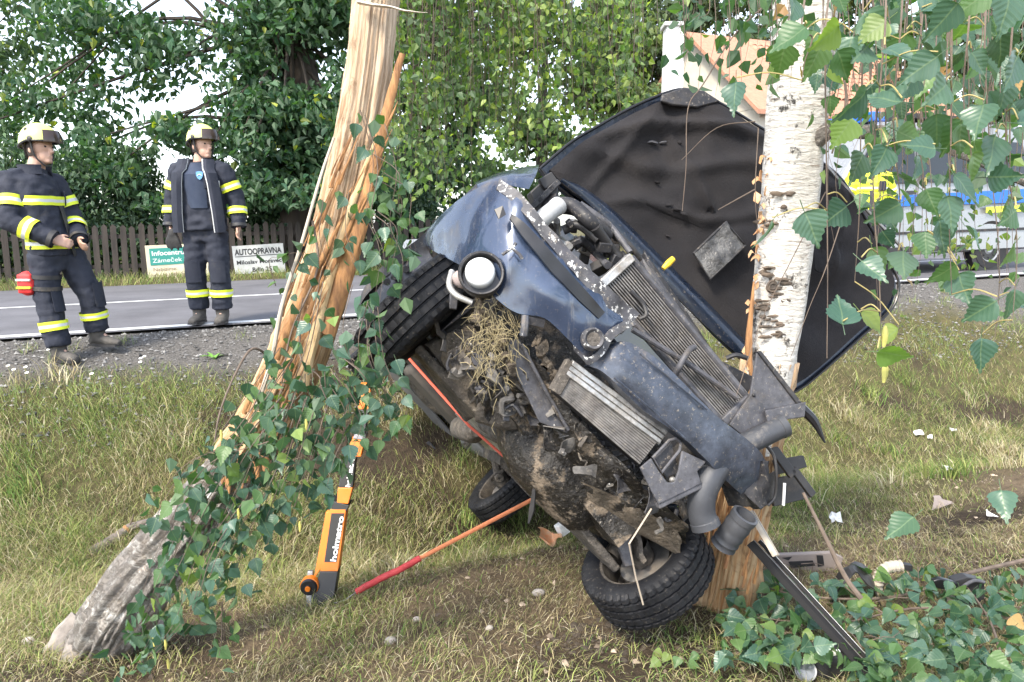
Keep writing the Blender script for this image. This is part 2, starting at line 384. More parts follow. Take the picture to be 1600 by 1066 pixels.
GRASSM = vcolmat('grass_blade', .75, .3, .25)
def blades(x, y, hgt, wid, lean, cols, seed, zoff=None, curl=.5):
    r_ = np.random.default_rng(seed); n = len(x); z = hz(x, y) - .004
    az = r_.uniform(0, 2 * np.pi, n); la = 2.2 * snoise(x, y, 123, .9) + 3.6 + r_.normal(0, 1.7, n)
    wx, wy = -np.sin(az) * wid, np.cos(az) * wid
    dx, dy = np.cos(la), np.sin(la)
    l1 = lean * (.6 + .5 * r_.random(n)); l2 = l1 * (1 + curl) + .25
    b = np.stack([x, y, z], -1); W = np.stack([wx, wy, np.zeros(n)], -1) / 2
    h1 = hgt * .5; h2 = hgt * .5
    p1 = b + np.stack([dx * np.sin(l1) * h1, dy * np.sin(l1) * h1, np.cos(l1) * h1], -1)
    c2_ = np.clip(np.cos(l2), -.35, 1)
    p2 = p1 + np.stack([dx * np.sin(l2) * h2, dy * np.sin(l2) * h2, c2_ * h2], -1)
    # keep blades above the soil
    for p in (p1, p2): p[:, 2] = np.maximum(p[:, 2], hz(p[:, 0], p[:, 1]) + .006 + .02 * r_.random(n))
    vv = np.stack([b - W, b + W, p1 - W * .8, p1 + W * .8, p2], 1).reshape(-1, 3)
    k = (np.arange(n) * 5)[:, None]
    tr = np.concatenate([k + [[0, 1, 3]], k + [[0, 3, 2]], k + [[2, 3, 4]]])
    cc = np.repeat(cols, 5, 0); return vv, tr, cc
def palette(n, wts, r_):
    pal = np.array([[.35, .3, .17], [.2, .22, .08], [.115, .19, .05], [.17, .13, .085], [.27, .31, .1], [.47, .43, .3]])
    wts = np.clip(wts, 1e-4, None); cum = np.cumsum(wts / wts.sum(1, keepdims=True), 1); u_ = r_.random((n, 1))
    k = np.clip((u_ > cum).sum(1), 0, 5)
    return pal[k] * (.9 + .65 * r_.random((n, 1)))
def screen_scatter(n, ymin, ymax, r_):
    y = np.exp(r_.uniform(np.log(ymin), np.log(ymax), n)); x = r_.uniform(-.78, .78, n) * y; return x, y
def make_grass():
    r_ = np.random.default_rng(21); parts = []
    # slope and ditch: long half-lying grass
    x, y = screen_scatter(400000, 2.3, 10.5, r_); s, t = st(x, y); nz = snoise(x, y, 31, 1.1); nz2 = snoise(x, y, 47, 2.1)
    dens = np.clip((s - 1.12 + .35 * nz) / .5, 0, 1) * np.clip((4.3 - s + .3 * nz2) / .7, 0.12, 1) * (.55 + .45 * np.clip(nz2 + .6, 0, 1))
    dens *= np.clip(1.15 - np.clip((snoise(x, y, 9, 1.3) - .45) / .6, 0, 1), 0.1, 1)
    kp = r_.random(len(x)) < dens * .8; x, y, s, nz, nz2 = x[kp], y[kp], s[kp], nz[kp], nz2[kp]; n = len(x)
    g = np.clip(.5 + .95 * nz, 0, 1)
    wts = np.stack([.55 - .4 * g, .35 + 0 * g, .12 + .5 * g, .16 - .1 * g, .22 + .15 * g, .16 - .08 * g], 1)
    hgt = (.07 + .105 * r_.random(n)) * (.7 + .5 * np.clip(nz2 + .5, 0, 1.3)) * np.where(s > 3.7, .6, 1) * np.clip((s - .5) / 1.0, .35, 1) * np.clip(np.hypot(x - .38, y - 4.05) / .5, .3, 1)
    parts.append(blades(x, y, hgt, .0032 + .0012 * r_.random(n), .35 + .8 * r_.random(n) ** 1.3, palette(n, wts, r_), 1, curl=.9))
    # foreground: short dry grass, straw and moss litter
    x, y = screen_scatter(260000, 1.7, 4.2, r_); s, t = st(x, y); nz = snoise(x, y, 61, 1.6); nz2 = snoise(x, y, 77, .9)
    dens = np.clip((s - 3.5) / .5, 0, 1) * (.35 + .65 * np.clip(nz + .45, 0, 1))
    for (cx, cy, rr) in ((.75, 2.8, .75), (-1.75, 2.9, .6), (.3, 2.7, .6), (.0, 2.45, .45), (-.6, 2.3, .5), (-1.2, 2.35, .4)): dens = dens * np.clip(np.hypot(x - cx, (y - cy) * 1.6) / rr * 1.5 - .75 + .35 * nz, .03, 1)
    kp = r_.random(len(x)) < dens * .45; x, y, s, nz, nz2 = x[kp], y[kp], s[kp], nz[kp], nz2[kp]; n = len(x)
    g = np.clip(-.12 + .5 * nz2, 0, 1)
    wts = np.stack([.42 - .2 * g, .08 + .3 * g, .03 + .2 * g, .62 - .3 * g, .04 + .2 * g, .1 + 0 * g], 1)
    hgt = (.025 + .06 * r_.random(n)) * (.8 + .5 * np.clip(nz, 0, 1))
    parts.append(blades(x, y, hgt, .0022 + .001 * r_.random(n), .9 + .8 * r_.random(n), palette(n, wts, r_), 2, curl=.8))
    # loose straw and dead stalks lying on the litter
    x, y = screen_scatter(16000, 1.7, 4.4, r_); s, t = st(x, y); kp = (s > 3.2) & (r_.random(len(x)) < .35 + .65 * np.clip(snoise(x, y, 88, 1.5) + .3, 0, 1)); kp &= ~((np.hypot(x - .32, (y - 2.72) * 1.6) < .3) & (r_.random(len(x)) < .85)); x, y = x[kp], y[kp]; n = len(x)
    parts.append(blades(x, y, .06 + .14 * r_.random(n) ** 2, .0018 + .0016 * r_.random(n), 1.25 + .3 * r_.random(n), palette(n, np.tile([[.5, .02, .01, .35, .02, .3]], (n, 1)), r_), 7, curl=.25))
    # taller fresh tufts and broad-leaved clumps on the bank
    for k in range(150):
        x0, y0 = screen_scatter(1, 3.2, 8, r_); s0, t0 = st(x0[0], y0[0])
        if not 1.0 < s0 < 4.0: continue
        m = r_.integers(40, 130); x, y = x0 + r_.normal(0, .07, m), y0 + r_.normal(0, .07, m); fresh = r_.random() < .6
        parts.append(blades(x, y, .1 + .12 * r_.random(m), np.full(m, .0045 + .004 * (r_.random() < .3)), .15 + .6 * r_.random(m), palette(m, np.tile([[.05, .25, .7, .02, .6, .02] if fresh else [.6, .1, .02, .2, .1, .5]], (m, 1)), r_), 900 + k, curl=.8))
    # sparse tufts on the gravel, strip along the fence, verge plants on the far side
    for k in range(90):
        s0, t0 = r_.uniform(.45, 1.6), r_.uniform(-6, 9); x0, y0 = xy(s0, t0); m = r_.integers(20, 70)
        x, y = x0 + r_.normal(0, .05, m), y0 + r_.normal(0, .05, m)
        parts.append(blades(x, y, .05 + .08 * r_.random(m), np.full(m, .0035), .2 + .7 * r_.random(m), palette(m, np.tile([[.1, .3, .5, .05, .4, .05]], (m, 1)), r_), 100 + k))
    n = 15000; s, t = r_.uniform(-7.6, -6.35, n), r_.uniform(-9, 16, n); x, y = xy(s, t)
    parts.append(blades(x, y, .06 + .16 * r_.random(n), np.full(n, .009), .2 + .5 * r_.random(n), palette(n, np.tile([[.15, .4, .35, .1, .4, .05]], (n, 1)), r_), 300))
    o = 0; vs_, ts_, cs_ = [], [], []
    for a, b, c in parts: vs_.append(a); ts_.append(b + o); cs_.append(c); o += len(a)
    tag(npmesh('grass', np.concatenate(vs_), np.concatenate(ts_), GRASSM, colors=np.concatenate(cs_)), 'long half dry grass covering the roadside bank and ditch', 'grass')
make_grass()

# small white flowers on the verge
fm = [flat('petal', (.8, .8, .78), .6), flat('flower_eye', (.6, .45, .05), .7), flat('stalk', (.12, .2, .05), .7)]
for k, (px, py) in enumerate([(80, 560), (28, 592), (42, 588), (49, 597), (222, 573), (229, 570), (225, 579), (146, 598), (20, 586)]):
    g = G(px, py + 6); hgt = .1
    f = thing('daisy', g, 'small white daisy in the short grass of the gravel verge', 'flower', 'daisies on the verge')
    top = g + V((random.uniform(-.02, .02), -.01, hgt)); MB().tube([g, top], .0015, 4).build('stalk', fm[2], f)
    mb = MB()
    for q in range(9):
        a = q * 2 * math.pi / 9; e = V((math.cos(a), math.sin(a) * .8 - .0, .35 + .5 * math.sin(a))).normalized(); p_ = e.cross(V((0, -1, .4))).normalized() * .004
        mb.add([top, top + e * .008 + p_, top + e * .017, top + e * .008 - p_], [(0, 1, 2, 3)])
    mb.build('petals', fm[0], f, smooth=False); MB().ball(top, .0045, n=6).build('flower_centre', fm[1], f)
# a bright weed on the gravel and stones
def weed(px, py, hgt, label, n=16):
    g = G(px, py); f = thing('weed_plant', g, label, 'plant'); 
    wm = flat('weed_leaf', (.14, .3, .05), .5)
    for k in range(n):
        a = random.uniform(0, 6.3); e = V((math.cos(a), math.sin(a), 0)); l_ = hgt * random.uniform(.6, 1.1); sd_ = e.cross(V((0, 0, 1))) * .008
        gr = [[g + e * l_ * t_ + V((0, 0, l_ * (1.1 * t_ - .75 * t_ * t_))) - sd_ * w_, g + e * l_ * t_ + V((0, 0, l_ * (1.1 * t_ - .75 * t_ * t_) + .002)) + sd_ * w_] for t_, w_ in ((0, .4), (.35, 1), (.7, .8), (1, .05))]
        MB().sheet(gr).build('leaf', wm, f)
weed(335, 562, .12, 'bright green leafy weed growing from the gravel beside the road')
# ================================================================== background trees, hedge, fence, signs, house, vehicles
def leafcloud(cent, size, r_, droop=.4, asp=.62, cols=None, flatn=.5):
    n = len(cent); d = r_.normal(size=(n, 3)); d[:, 2] -= droop * 2; d /= np.linalg.norm(d, axis=1, keepdims=True)
    q = r_.normal(size=(n, 3)); q[:, 2] += flatn * 2; sd_ = np.cross(d, q); sd_ /= np.linalg.norm(sd_, axis=1, keepdims=True); nn = np.cross(sd_, d)
    L = size[:, None]
    b = cent - d * L * .5; tip = cent + d * L * .5 - nn * L * .14; m1 = cent - d * L * .2; m2 = cent + d * L * .14 - nn * L * .02
    a1 = m1 + sd_ * L * asp * .5 + nn * L * .1; a2 = m1 - sd_ * L * asp * .5 + nn * L * .1
    e1 = m2 + sd_ * L * asp * .33 + nn * L * .06; e2 = m2 - sd_ * L * asp * .33 + nn * L * .06
    vv = np.stack([b, a1, e1, tip, e2, a2], 1).reshape(-1, 3); k = (np.arange(n) * 6)[:, None]
    tr = np.concatenate([k + [[0, 1, 2]], k + [[0, 2, 3]], k + [[0, 3, 4]], k + [[0, 4, 5]]])
    return vv, tr, (np.repeat(cols, 6, 0) if cols is not None else None)
def greens(n, a, b, r_, c=None, cp=.0):
    t = r_.random((n, 1)); o = (np.array(a) * (1 - t) + np.array(b) * t) * (.7 + .6 * r_.random((n, 1)))
    if c is not None:
        k = r_.random(n) < cp; o[k] = np.array(c) * (.7 + .6 * r_.random((k.sum(), 1)))
    return o
LEAFM = leafmat('tree_leaf', trans=.3, rough=.5, spec=.35); LEAFB = leafmat('birch_leaf_far', trans=.45, rough=.5)
BARK = pmat('dark_bark', (.07, .055, .045), (.035, .03, .026), scale=6, stretch=(1, 1, .2), rough=.95, bump=1.5, bscale=14)
def bgtree(name, label, cat, base, trunk_r, top, clumps, nleaf, lsize, ca, cb, seed, cc=None, cp=0, group=None, limbs=True, mat=None, flatc=.7, bark=None):
    """clumps: list of (centre, radius); limbs run from the trunk to the clumps"""
    r_ = np.random.default_rng(seed); base = V(base); top = V(top)
    t = thing(name, base, label, cat, group)
    mb = MB(); mid = lerp(base, top, .5) + V((r_.normal() * .15, 0, 0))
    mb.tube(cr([base - V((0, 0, .1)), mid, top], 4), resample([trunk_r * 1.25, trunk_r, trunk_r * .8, trunk_r * .35], 9), 10).jitter(trunk_r * .15, 3, seed)
    tr_ = mb.build('trunk', bark or BARK, t)
    if limbs:
        mb = MB()
        for c, r in clumps[::3]:
            c = V(c); st_ = lerp(base, top, r_.uniform(.45, 1)); md = lerp(st_, c, .5) + V((0, 0, .25 * (c - st_).length * r_.random()))
            mb.tube(cr([st_, md, c], 4), resample([trunk_r * .16, trunk_r * .09, .01], 9), 5)
        mb.build('limbs', bark or BARK, t)['kind'] = 'stuff'
    w_ = np.array([r ** 2 for c, r in clumps]); cnt = (w_ / w_.sum() * nleaf).astype(int); pts = []
    for (c, r), k in zip(clumps, cnt):
        d = r_.normal(size=(k, 3)); d /= np.linalg.norm(d, axis=1, keepdims=True); d *= (r_.random((k, 1)) ** .45) * r; d[:, 2] *= flatc
        pts.append(np.array(c) + d)
    pts = np.concatenate(pts); sS, _t = st(pts[:, 0], pts[:, 1]); pts = pts[~((sS > -7.45) & (pts[:, 2] < 1.25))]; n = len(pts)
    vv, tr, c_ = leafcloud(pts, lsize * (.6 + .7 * r_.random(n)), r_, cols=greens(n, ca, cb, r_, cc, cp))
    npmesh('crown', vv, tr, mat or LEAFM, t, c_); return t
def clump_px(n, x0, x1, y0, y1, d0, d1, r0, r1, r_, keep=None):
    o = []
    while len(o) < n:
        px, py = r_.uniform(x0, x1), r_.uniform(y0, y1)
        if keep and not keep(px, py, r_): continue
        o.append((tuple(P(px, py, r_.uniform(d0, d1))), r_.uniform(r0, r1)))
    return o
r_ = np.random.default_rng(5)
# big walnut-like tree: airy on the left (sky shows), dense around its trunk
def kp(px, py, r_):
    if px < 330: 
        g = .45 + .4 * math.sin(px * .021 + py * .017) * math.sin(py * .031 + 1)
        if 30 < px < 200 and 60 < py < 150: g *= .35
        if 200 < px < 330 and 90 < py < 190: g *= .4
        if px < 60: g *= .6
        return r_.random() < g
    return r_.random() < (1 if px > 380 else .8)
cl = clump_px(110, -120, 600, -130, 250, 13.8, 16.5, .45, .85, r_, kp) + clump_px(34, 380, 600, 120, 330, 13.3, 15, .4, .7, r_) + clump_px(22, 130, 420, 195, 330, 13.2, 14.5, .35, .6, r_)
b = onplane(455, 437, V((RN.x, RN.y, 0)), V((*xy(-8.0, 0), 0))); b.z = gz(b.x, b.y)
bgtree('walnut_tree', 'large dark green broad-leaved tree with a thick trunk behind the picket fence', 'tree', b, .36, b + V((.2, .4, 5.5)), cl, 24000, .17, (.03, .08, .045), (.06, .125, .06), 3, (.3, .34, .06), .03)
# conifer hedge behind the fence
for k, px in enumerate([-60, 40, 130, 225, 330, 425, 540, 640]):
    b = onplane(px, 440, V((RN.x, RN.y, 0)), V((*xy(-8.3 - .2 * (k % 2), 0), 0))); b.z = gz(b.x, b.y); hgt = [1.9, 2.3, 1.9, 2.2, 2.0, 1.9, 2.3, 2.5][k]
    cl = [((b.x + r_.normal() * .28, b.y + r_.normal() * .2, b.z + z), .62 - .1 * z) for z in np.linspace(.35, hgt, 11) for q in range(2)]
    adj = ['with a rounded top', 'with a bluish tint', 'broad and low', 'partly behind the standing man', 'beside the workshop sign', 'under the walnut trunk', 'tall and narrow', 'next to the white panel'][k]
    bgtree('conifer_shrub', 'dark dense conifer shrub of the hedge behind the fence, ' + adj, 'shrub', b, .06, b + V((0, 0, hgt)), cl, 5200, .11, (.03, .07, .045), (.07, .12, .075), 40 + k, (.15, .23, .13), .15, 'conifer shrubs behind the fence', limbs=False, flatc=1)
# darker trees filling the back
for k, (x0, x1, y0, y1, d, lab, ca, cb, n) in enumerate([
        (560, 760, -110, 330, 19, 'tall dark green tree behind the weeping birch branches', (.02, .055, .03), (.045, .09, .035), 9000),
        (740, 960, -60, 300, 23, 'pale green leafy tree between the birch branches and the house', (.05, .1, .04), (.11, .17, .06), 9000),
        (960, 1120, -80, 180, 28, 'greyish green tree behind the white chimney', (.05, .08, .045), (.1, .13, .08), 9000),
        (900, 1010, -120, 200, 25, 'yellowish green tree left of the white chimney', (.08, .13, .05), (.16, .2, .08), 7000),
        (1060, 1260, -140, 70, 30, 'hazy green tree rising behind the orange roof', (.06, .1, .055), (.12, .15, .09), 7000),
        (-140, 60, -120, 260, 22, 'far dark tree behind the left end of the hedge', (.04, .085, .05), (.08, .13, .07), 4000),
        (1240, 1420, -90, 230, 26, 'olive green tree behind the white birch trunk', (.05, .09, .04), (.1, .14, .06), 8000),
        (1420, 1640, -90, 260, 24, 'dark green tree behind the police van', (.03, .07, .035), (.07, .11, .05), 8000)]):
    cl = clump_px(46, x0, x1, y0, y1, d - 1.2, d + 1.2, .5, 1.0, r_); b = P((x0 + x1) / 2, 440, d); b.z = gz(b.x, b.y)
    bgtree('background_tree', lab, 'tree', b, .2, b + V((0, 0, 6)), cl, n, .24, ca, cb, 60 + k, (.3, .36, .08), .06)
# low bushes between fence and hedge gap
# ------------------------------------------------------------------ picket fence
fwood = pmat('weathered_picket', (.055, .045, .038), (.03, .026, .024), scale=5, stretch=(3, 3, .4), rough=.95, bump=.8, bscale=30)
SF = -7.15
x0, y0 = xy(SF, -7.6); fz = thing('picket_fence', (x0, y0, gz(x0, y0)), 'dark brown weathered wooden picket fence along the far side of the road', 'fence')
fd = V((RD.x, RD.y, .022)); fn = V((RN.x, RN.y, 0))
t_ = -7.6; k = 0; fwr = random.Random(3)
while t_ < 6.2:
    x, y = xy(SF, t_); z = gz(x, y); hgt = .98 + fwr.uniform(-.03, .03); wd = .047; tl = fwr.uniform(-.012, .012)
    c = V((x, y, z - .03)); e = V((RD.x, RD.y, 0)); up = V((0, 0, 1)) + e * tl
    poly = [c - e * wd, c + e * wd, c + e * wd + up * (hgt - .05), c + up * hgt, c - e * wd + up * (hgt - .05)]
    MB().prism(poly, fn * .022).build('picket', fwood, fz, smooth=False)
    t_ += .148 + fwr.uniform(-.006, .006)
for hz_ in (.22, .74):
    a = V((*xy(SF, -7.7), 0)); b2 = V((*xy(SF, 6.3), 0)); a.z = gz(a.x, a.y) + hz_; b2.z = gz(b2.x, b2.y) + hz_
    MB().box((a + b2) / 2 + fn * .048, (b2 - a) / 2, fn * .022, V((0, 0, .035))).build('rail', fwood, fz, smooth=False)
for tt in np.arange(-7, 6.3, 2.4):
    x, y = xy(SF, tt); MB().box(V((x, y, gz(x, y) + .5)) + fn * .115, fd * .045, fn * .045, V((0, 0, .53))).build('post', fwood, fz, smooth=False)
# ------------------------------------------------------------------ lettering
def text(s, o, ex, ey, h, mat, parent, name='lettering', width=None, bold=0., thick=.003, align='LEFT'):
    """flat letters: o = lower-left corner of the baseline, ex/ey unit vectors along and up the sign, h = capital height"""
    cu = bpy.data.curves.new('t', 'FONT'); cu.body = s; cu.size = 1.; cu.extrude = 0; cu.offset = bold
    ob = bpy.data.objects.new('t', cu); col.objects.link(ob); dg = bpy.context.evaluated_depsgraph_get()
    me = bpy.data.meshes.new_from_object(ob.evaluated_get(dg)); bpy.data.objects.remove(ob)
    n = len(me.vertices); co_ = np.zeros(n * 3); me.vertices.foreach_get('co', co_); co_ = co_.reshape(-1, 3)
    sc_ = h / .69; wd = (co_[:, 0].max() - co_[:, 0].min()) * sc_; sx = sc_ * (width / wd if width else 1); x0_ = co_[:, 0].min() * sx
    ex, ey = V(ex), V(ey); nz = ex.cross(ey); of = OFF.get(parent.name, V((0, 0, 0)))
    pts = [tuple(V(o) - of + ex * (p[0] * sx - x0_) + ey * (p[1] * sc_) + nz * thick) for p in co_]
    me.vertices.foreach_set('co', np.array(pts).ravel()); me.materials.clear(); me.materials.append(mat); me.update()
    ob = bpy.data.objects.new(name, me); col.objects.link(ob); ob.parent = parent; OFF[ob.name] = of; return ob
def signboard(name, label, corners_px, d, thick, mat):
    """board standing against the fence; corners: TL, TR, BR, BL pixels on the plane just in front of the pickets"""
    p0 = V((*xy(SF + d, 0), 0)); q = [onplane(px, py, fn, p0) for px, py in corners_px]
    t = thing(name, (q[3] + q[2]) / 2, label, 'sign')
    MB().prism(q, fn * thick).build('board', mat, t, smooth=False)
    ex = (q[2] - q[3]).normalized(); ey = (q[0] - q[3]).normalized(); return t, q, ex, ey
sb = pmat('cream_board', (.66, .6, .46), (.58, .51, .36), scale=4, rough=.7); sg = flat('sign_green', (.03, .24, .2), .5); sw = flat('sign_white', (.75, .76, .76), .5); sk = flat('sign_black', (.03, .03, .03), .6)
sbw = pmat('grey_white_board', (.55, .56, .55), (.42, .43, .42), scale=5, rough=.7); sbr = flat('sign_brown', (.16, .1, .06), .6)
t, q, ex, ey = signboard('information_sign', 'cream information board with a green heading panel leaning on the fence', [(226, 384), (325, 380), (328, 440), (233, 447)], .05, .02, sb)
W_ = (q[2] - q[3]).length; H_ = (q[0] - q[3]).length; bl = q[3]
gp = [bl + ex * (W_ * a) + ey * (H_ * b_) - fn * .003 for a, b_ in ((.06, .5), (.95, .5), (.95, .92), (.06, .92))]
MB().prism(gp, -fn * .004).build('heading_panel', sg, t, smooth=False)
L = lambda a, b_, e=.009: bl + ex * (W_ * a) + ey * (H_ * b_) - fn * e
text('Infocentrum', L(.1, .74), ex, ey, H_ * .11, sw, t, width=W_ * .62, bold=.02, thick=0); text('Zámeček S', L(.1, .565), ex, ey, H_ * .1, sw, t, width=W_ * .56, thick=0)
text('Nabízíme:', L(.1, .35, .004), ex, ey, H_ * .09, sbr, t, width=W_ * .38, thick=0); text('teplá jídla, zmrzlina', L(.1, .2, .004), ex, ey, H_ * .09, sbr, t, width=W_ * .82, thick=0); text('pohlednice, wifi', L(.1, .06, .004), ex, ey, H_ * .09, sbr, t, width=W_ * .62, thick=0)
t, q, ex, ey = signboard('workshop_sign', 'pale grey board with black car workshop lettering leaning on the fence', [(362, 385), (442, 380), (447, 430), (368, 436)], .05, .02, sbw)
W_ = (q[2] - q[3]).length; H_ = (q[0] - q[3]).length; bl = q[3]
text('AUTOOPRAVNA', L(.04, .72, .004), ex, ey, H_ * .17, sk, t, width=W_ * .92, bold=.03, thick=0); text('Miloslav Moravec', L(.06, .43, .004), ex, ey, H_ * .12, sk, t, width=W_ * .88, bold=.02, thick=0); text('Bdín 25', L(.35, .18, .004), ex, ey, H_ * .13, sk, t, width=W_ * .38, bold=.02, thick=0)
MB().prism([L(.04, .68, .004), L(.96, .68, .004), L(.96, .66, .004), L(.04, .66, .004)], -fn * .001).build('underline', sk, t, smooth=False)
t, q, ex, ey = signboard('notice_board', 'blank white panel standing against the fence behind the wreck', [(618, 376), (662, 373), (664, 408), (620, 411)], .05, .02, sw)
MB().prism([q[0] + ex * .04 - fn * .003, q[0] + ex * .06 - fn * .003, q[3] + ex * .06 + ey * .05 - fn * .003, q[3] + ex * .04 + ey * .05 - fn * .003], -fn * .002).build('stripe', sk, t, smooth=False)
# ------------------------------------------------------------------ house with tiled roof and chimney-like white column
hb = P(1312, 430, 21.); hb.z = gz(hb.x, hb.y)
house = thing('house', hb, 'house with an orange tiled roof behind the police van', 'house')
wallm = pmat('house_plaster', (.62, .58, .5), (.5, .46, .4), scale=2, rough=.9, bump=.3)
rd3, rn3 = V((RD.x, RD.y, 0)), V((RN.x, RN.y, 0))
eL, eR = 3.1, 4.5; ev, rg, dp = 3.7, 6.3, 3.4
def Hh(a, b_, z): return hb + rd3 * a + rn3 * b_ + V((0, 0, z))
mb = MB(); mb.box(Hh((eR - eL) / 2, dp, ev / 2), rd3 * ((eL + eR) / 2 - .3), rn3 * (dp - .3), V((0, 0, ev / 2 - .01))); mb.build('wall', wallm, house, smooth=False)
for s_ in (-eL + .3, eR - .3): MB().prism([Hh(s_, .3, ev), Hh(s_, 2 * dp - .3, ev), Hh(s_, dp, rg - .15)], rd3 * (.15 if s_ < 0 else -.15)).build('gable', wallm, house, smooth=False)
tilem = pmat('roof_tile', (.46, .24, .16), (.36, .18, .12), scale=9, rough=.85, bump=.4)
rf = MB(); rf.sheet([[Hh(-eL, 0, ev - .1), Hh(eR, 0, ev - .1)], [Hh(-eL + .0, dp, rg), Hh(eR, dp, rg)], [Hh(-eL, 2 * dp, ev - .1), Hh(eR, 2 * dp, ev - .1)]], V((0, 0, -.12)))
roof = rf.build('roof', tilem, house, smooth=False)
# curved tiles, row by row on the slope that faces the road
ncol, nrow = 34, 16; sl_ = (Hh(0, dp, rg) - Hh(0, 0, ev - .1)); L_ = sl_.length; sd_ = sl_.normalized(); nm = rd3.cross(sd_).normalized()
if nm.z < 0: nm = -nm
tw = (eL + eR) / ncol; mb = MB()
seg = [[rd3 * (tw * .5 * math.cos(a)) + nm * (tw * .3 * math.sin(a)) + sd_ * y_ - nm * (.02 * (y_ > .1)) for y_ in (0, L_ / nrow * 1.12)] for a in np.linspace(0, math.pi, 5)]
mb.sheet(seg); tile0 = mb.build('tile', tilem, off=V((0, 0, 0))); tile0.parent = roof
k = 0
for i in range(nrow):
    for j in range(ncol):
        if 8 < j < 34 and k < 300 and i > 2:
            o = tile0 if k == 0 else tile0.copy()
            if k: col.objects.link(o); o.parent = roof
            o.location = Hh(-eL + (j + .5) * tw, 0, ev - .1) + sd_ * (i * L_ / nrow) + nm * .012 - hb; k += 1
for a in (.2, 2.6):
    w0 = MB(); w0.box(Hh(a, .3, 2.2), rd3 * .5, rn3 * .04, V((0, 0, .6))); f = w0.build('window', M['white'], house, smooth=False)
    MB().box(Hh(a, .25, 2.2), rd3 * .43, rn3 * .01, V((0, 0, .53))).build('pane', M['blackclean'], f, smooth=False)
cb = P(1041, 430, 19.); cb.z = gz(cb.x, cb.y)
chm = thing('chimney_column', cb, 'tall white plastered chimney column with a flat cap beside the orange roof', 'chimney')
top = P(1041, 38, 19.).z; wp = pmat('white_plaster', (.78, .78, .77), (.68, .68, .66), scale=3, rough=.9)
MB().cube(cb.x - .22, cb.x + .22, cb.y - .22, cb.y + .22, cb.z, top - .1).build('shaft', wp, chm, smooth=False, bevel=.01)
MB().cube(cb.x - .28, cb.x + .28, cb.y - .28, cb.y + .28, top - .1, top).build('cap', sbw, chm, smooth=False, bevel=.015)
# ------------------------------------------------------------------ parked emergency vehicles on the road (seen side-on)
silver = pmat('silver_paint', (.3, .31, .32), (.26, .27, .28), scale=1, rough=.3, metal=.3, coat=.5); vwhite = flat('vehicle_white', (.78, .79, .8), .3); vblue = flat('vehicle_blue', (.01, .12, .5), .35); vyel = flat('vehicle_yellow', (.6, .68, .06), .5); glass = flat('vehicle_glass', (.02, .025, .03), .08); rub = flat('vehicle_tyre', (.02, .02, .022), .8)
def vwheel(mb_parent, c, ax, r, w_):
    wb = thing('wheel', c, None, None); wb.parent = mb_parent; wb.location = V(c) - OFF[mb_parent.name]
    prof = [(-w_, r * .62), (-w_, r * .93), (-w_ * .7, r), (w_ * .7, r), (w_, r * .93), (w_, r * .62)]
    MB().lathe(c, ax, prof, 28).build('tyre', rub, wb); MB().lathe(c, ax, [(w_ * .8, 0), (w_ * .95, r * .2), (w_ * .75, r * .3), (w_ * .7, r * .5), (w_ * .98, r * .62)], 28).build('rim', silver, wb)
    for k in range(8):
        a = k * math.pi / 4; e1 = V((RD.x, RD.y, 0)); p_ = V(c) + V(ax).normalized() * (w_ * .78) + (e1 * math.cos(a) + V((0, 0, 1)) * math.sin(a)) * r * .44
        MB().ball(p_, r * .055, n=6).build('rim_hole', M['blackclean'], wb)
def vehicle(name, label, cat, base, length, prof, wid, side_parts, wheels, wr, body):
    """prof: side outline (along, up); near side faces the camera"""
    t = thing(name, base, label, cat); e = V((RD.x, RD.y, .022)).normalized(); up = V((0, 0, 1)); nd = V((RN.x, RN.y, 0)); 
    n = len(prof); mb = MB(); secs = [(0., .90), (.06, .985), (.14, 1.0)]
    rows = []
    cy_ = sum(p[1] for p in prof) / n; cx_ = sum(p[0] for p in prof) / n
    def pt(a, z, d_): 
        return V(base) + e * a + up * z + nd * d_
    for d_, k in [(0, .955), (.05, .99), (.14, 1), (wid - .14, 1), (wid - .05, .99), (wid, .955)]:
        rows.append([pt(cx_ + (a - cx_) * k, cy_ + (z - cy_) * k, d_ + max(0, z - .95) * (.16 if d_ < wid / 2 else -.16)) for a, z in prof] )
    rows = [r + [r[0]] for r in rows]; mb.sheet(rows)
    mb.add(rows[0][:-1], [tuple(range(n))]); mb.add(rows[-1][:-1], [tuple(range(n))]); mb.build('body', body, t, ang=30)
    for nm_, poly, mat in side_parts:
        q = [pt(a, z, -.012 + max(0, z - .95) * .16 + .0) for a, z in poly]; MB().prism(q, nd * .006 if nm_ != 'bumper' else nd * .1).build(nm_, mat, t, smooth=False)
    for a in wheels:
        MB().lathe(pt(a, wr, .02), -nd, [(-.1, 0), (-.02, 0), (.008, wr * 1.22), (-.12, wr * 1.22)], 24).build('wheel_arch', M['blackclean'], t)
        vwheel(t, pt(a, wr, .12), -nd, wr, .11); vwheel(t, pt(a, wr, wid - .12), nd, wr, .11)
    return t, pt
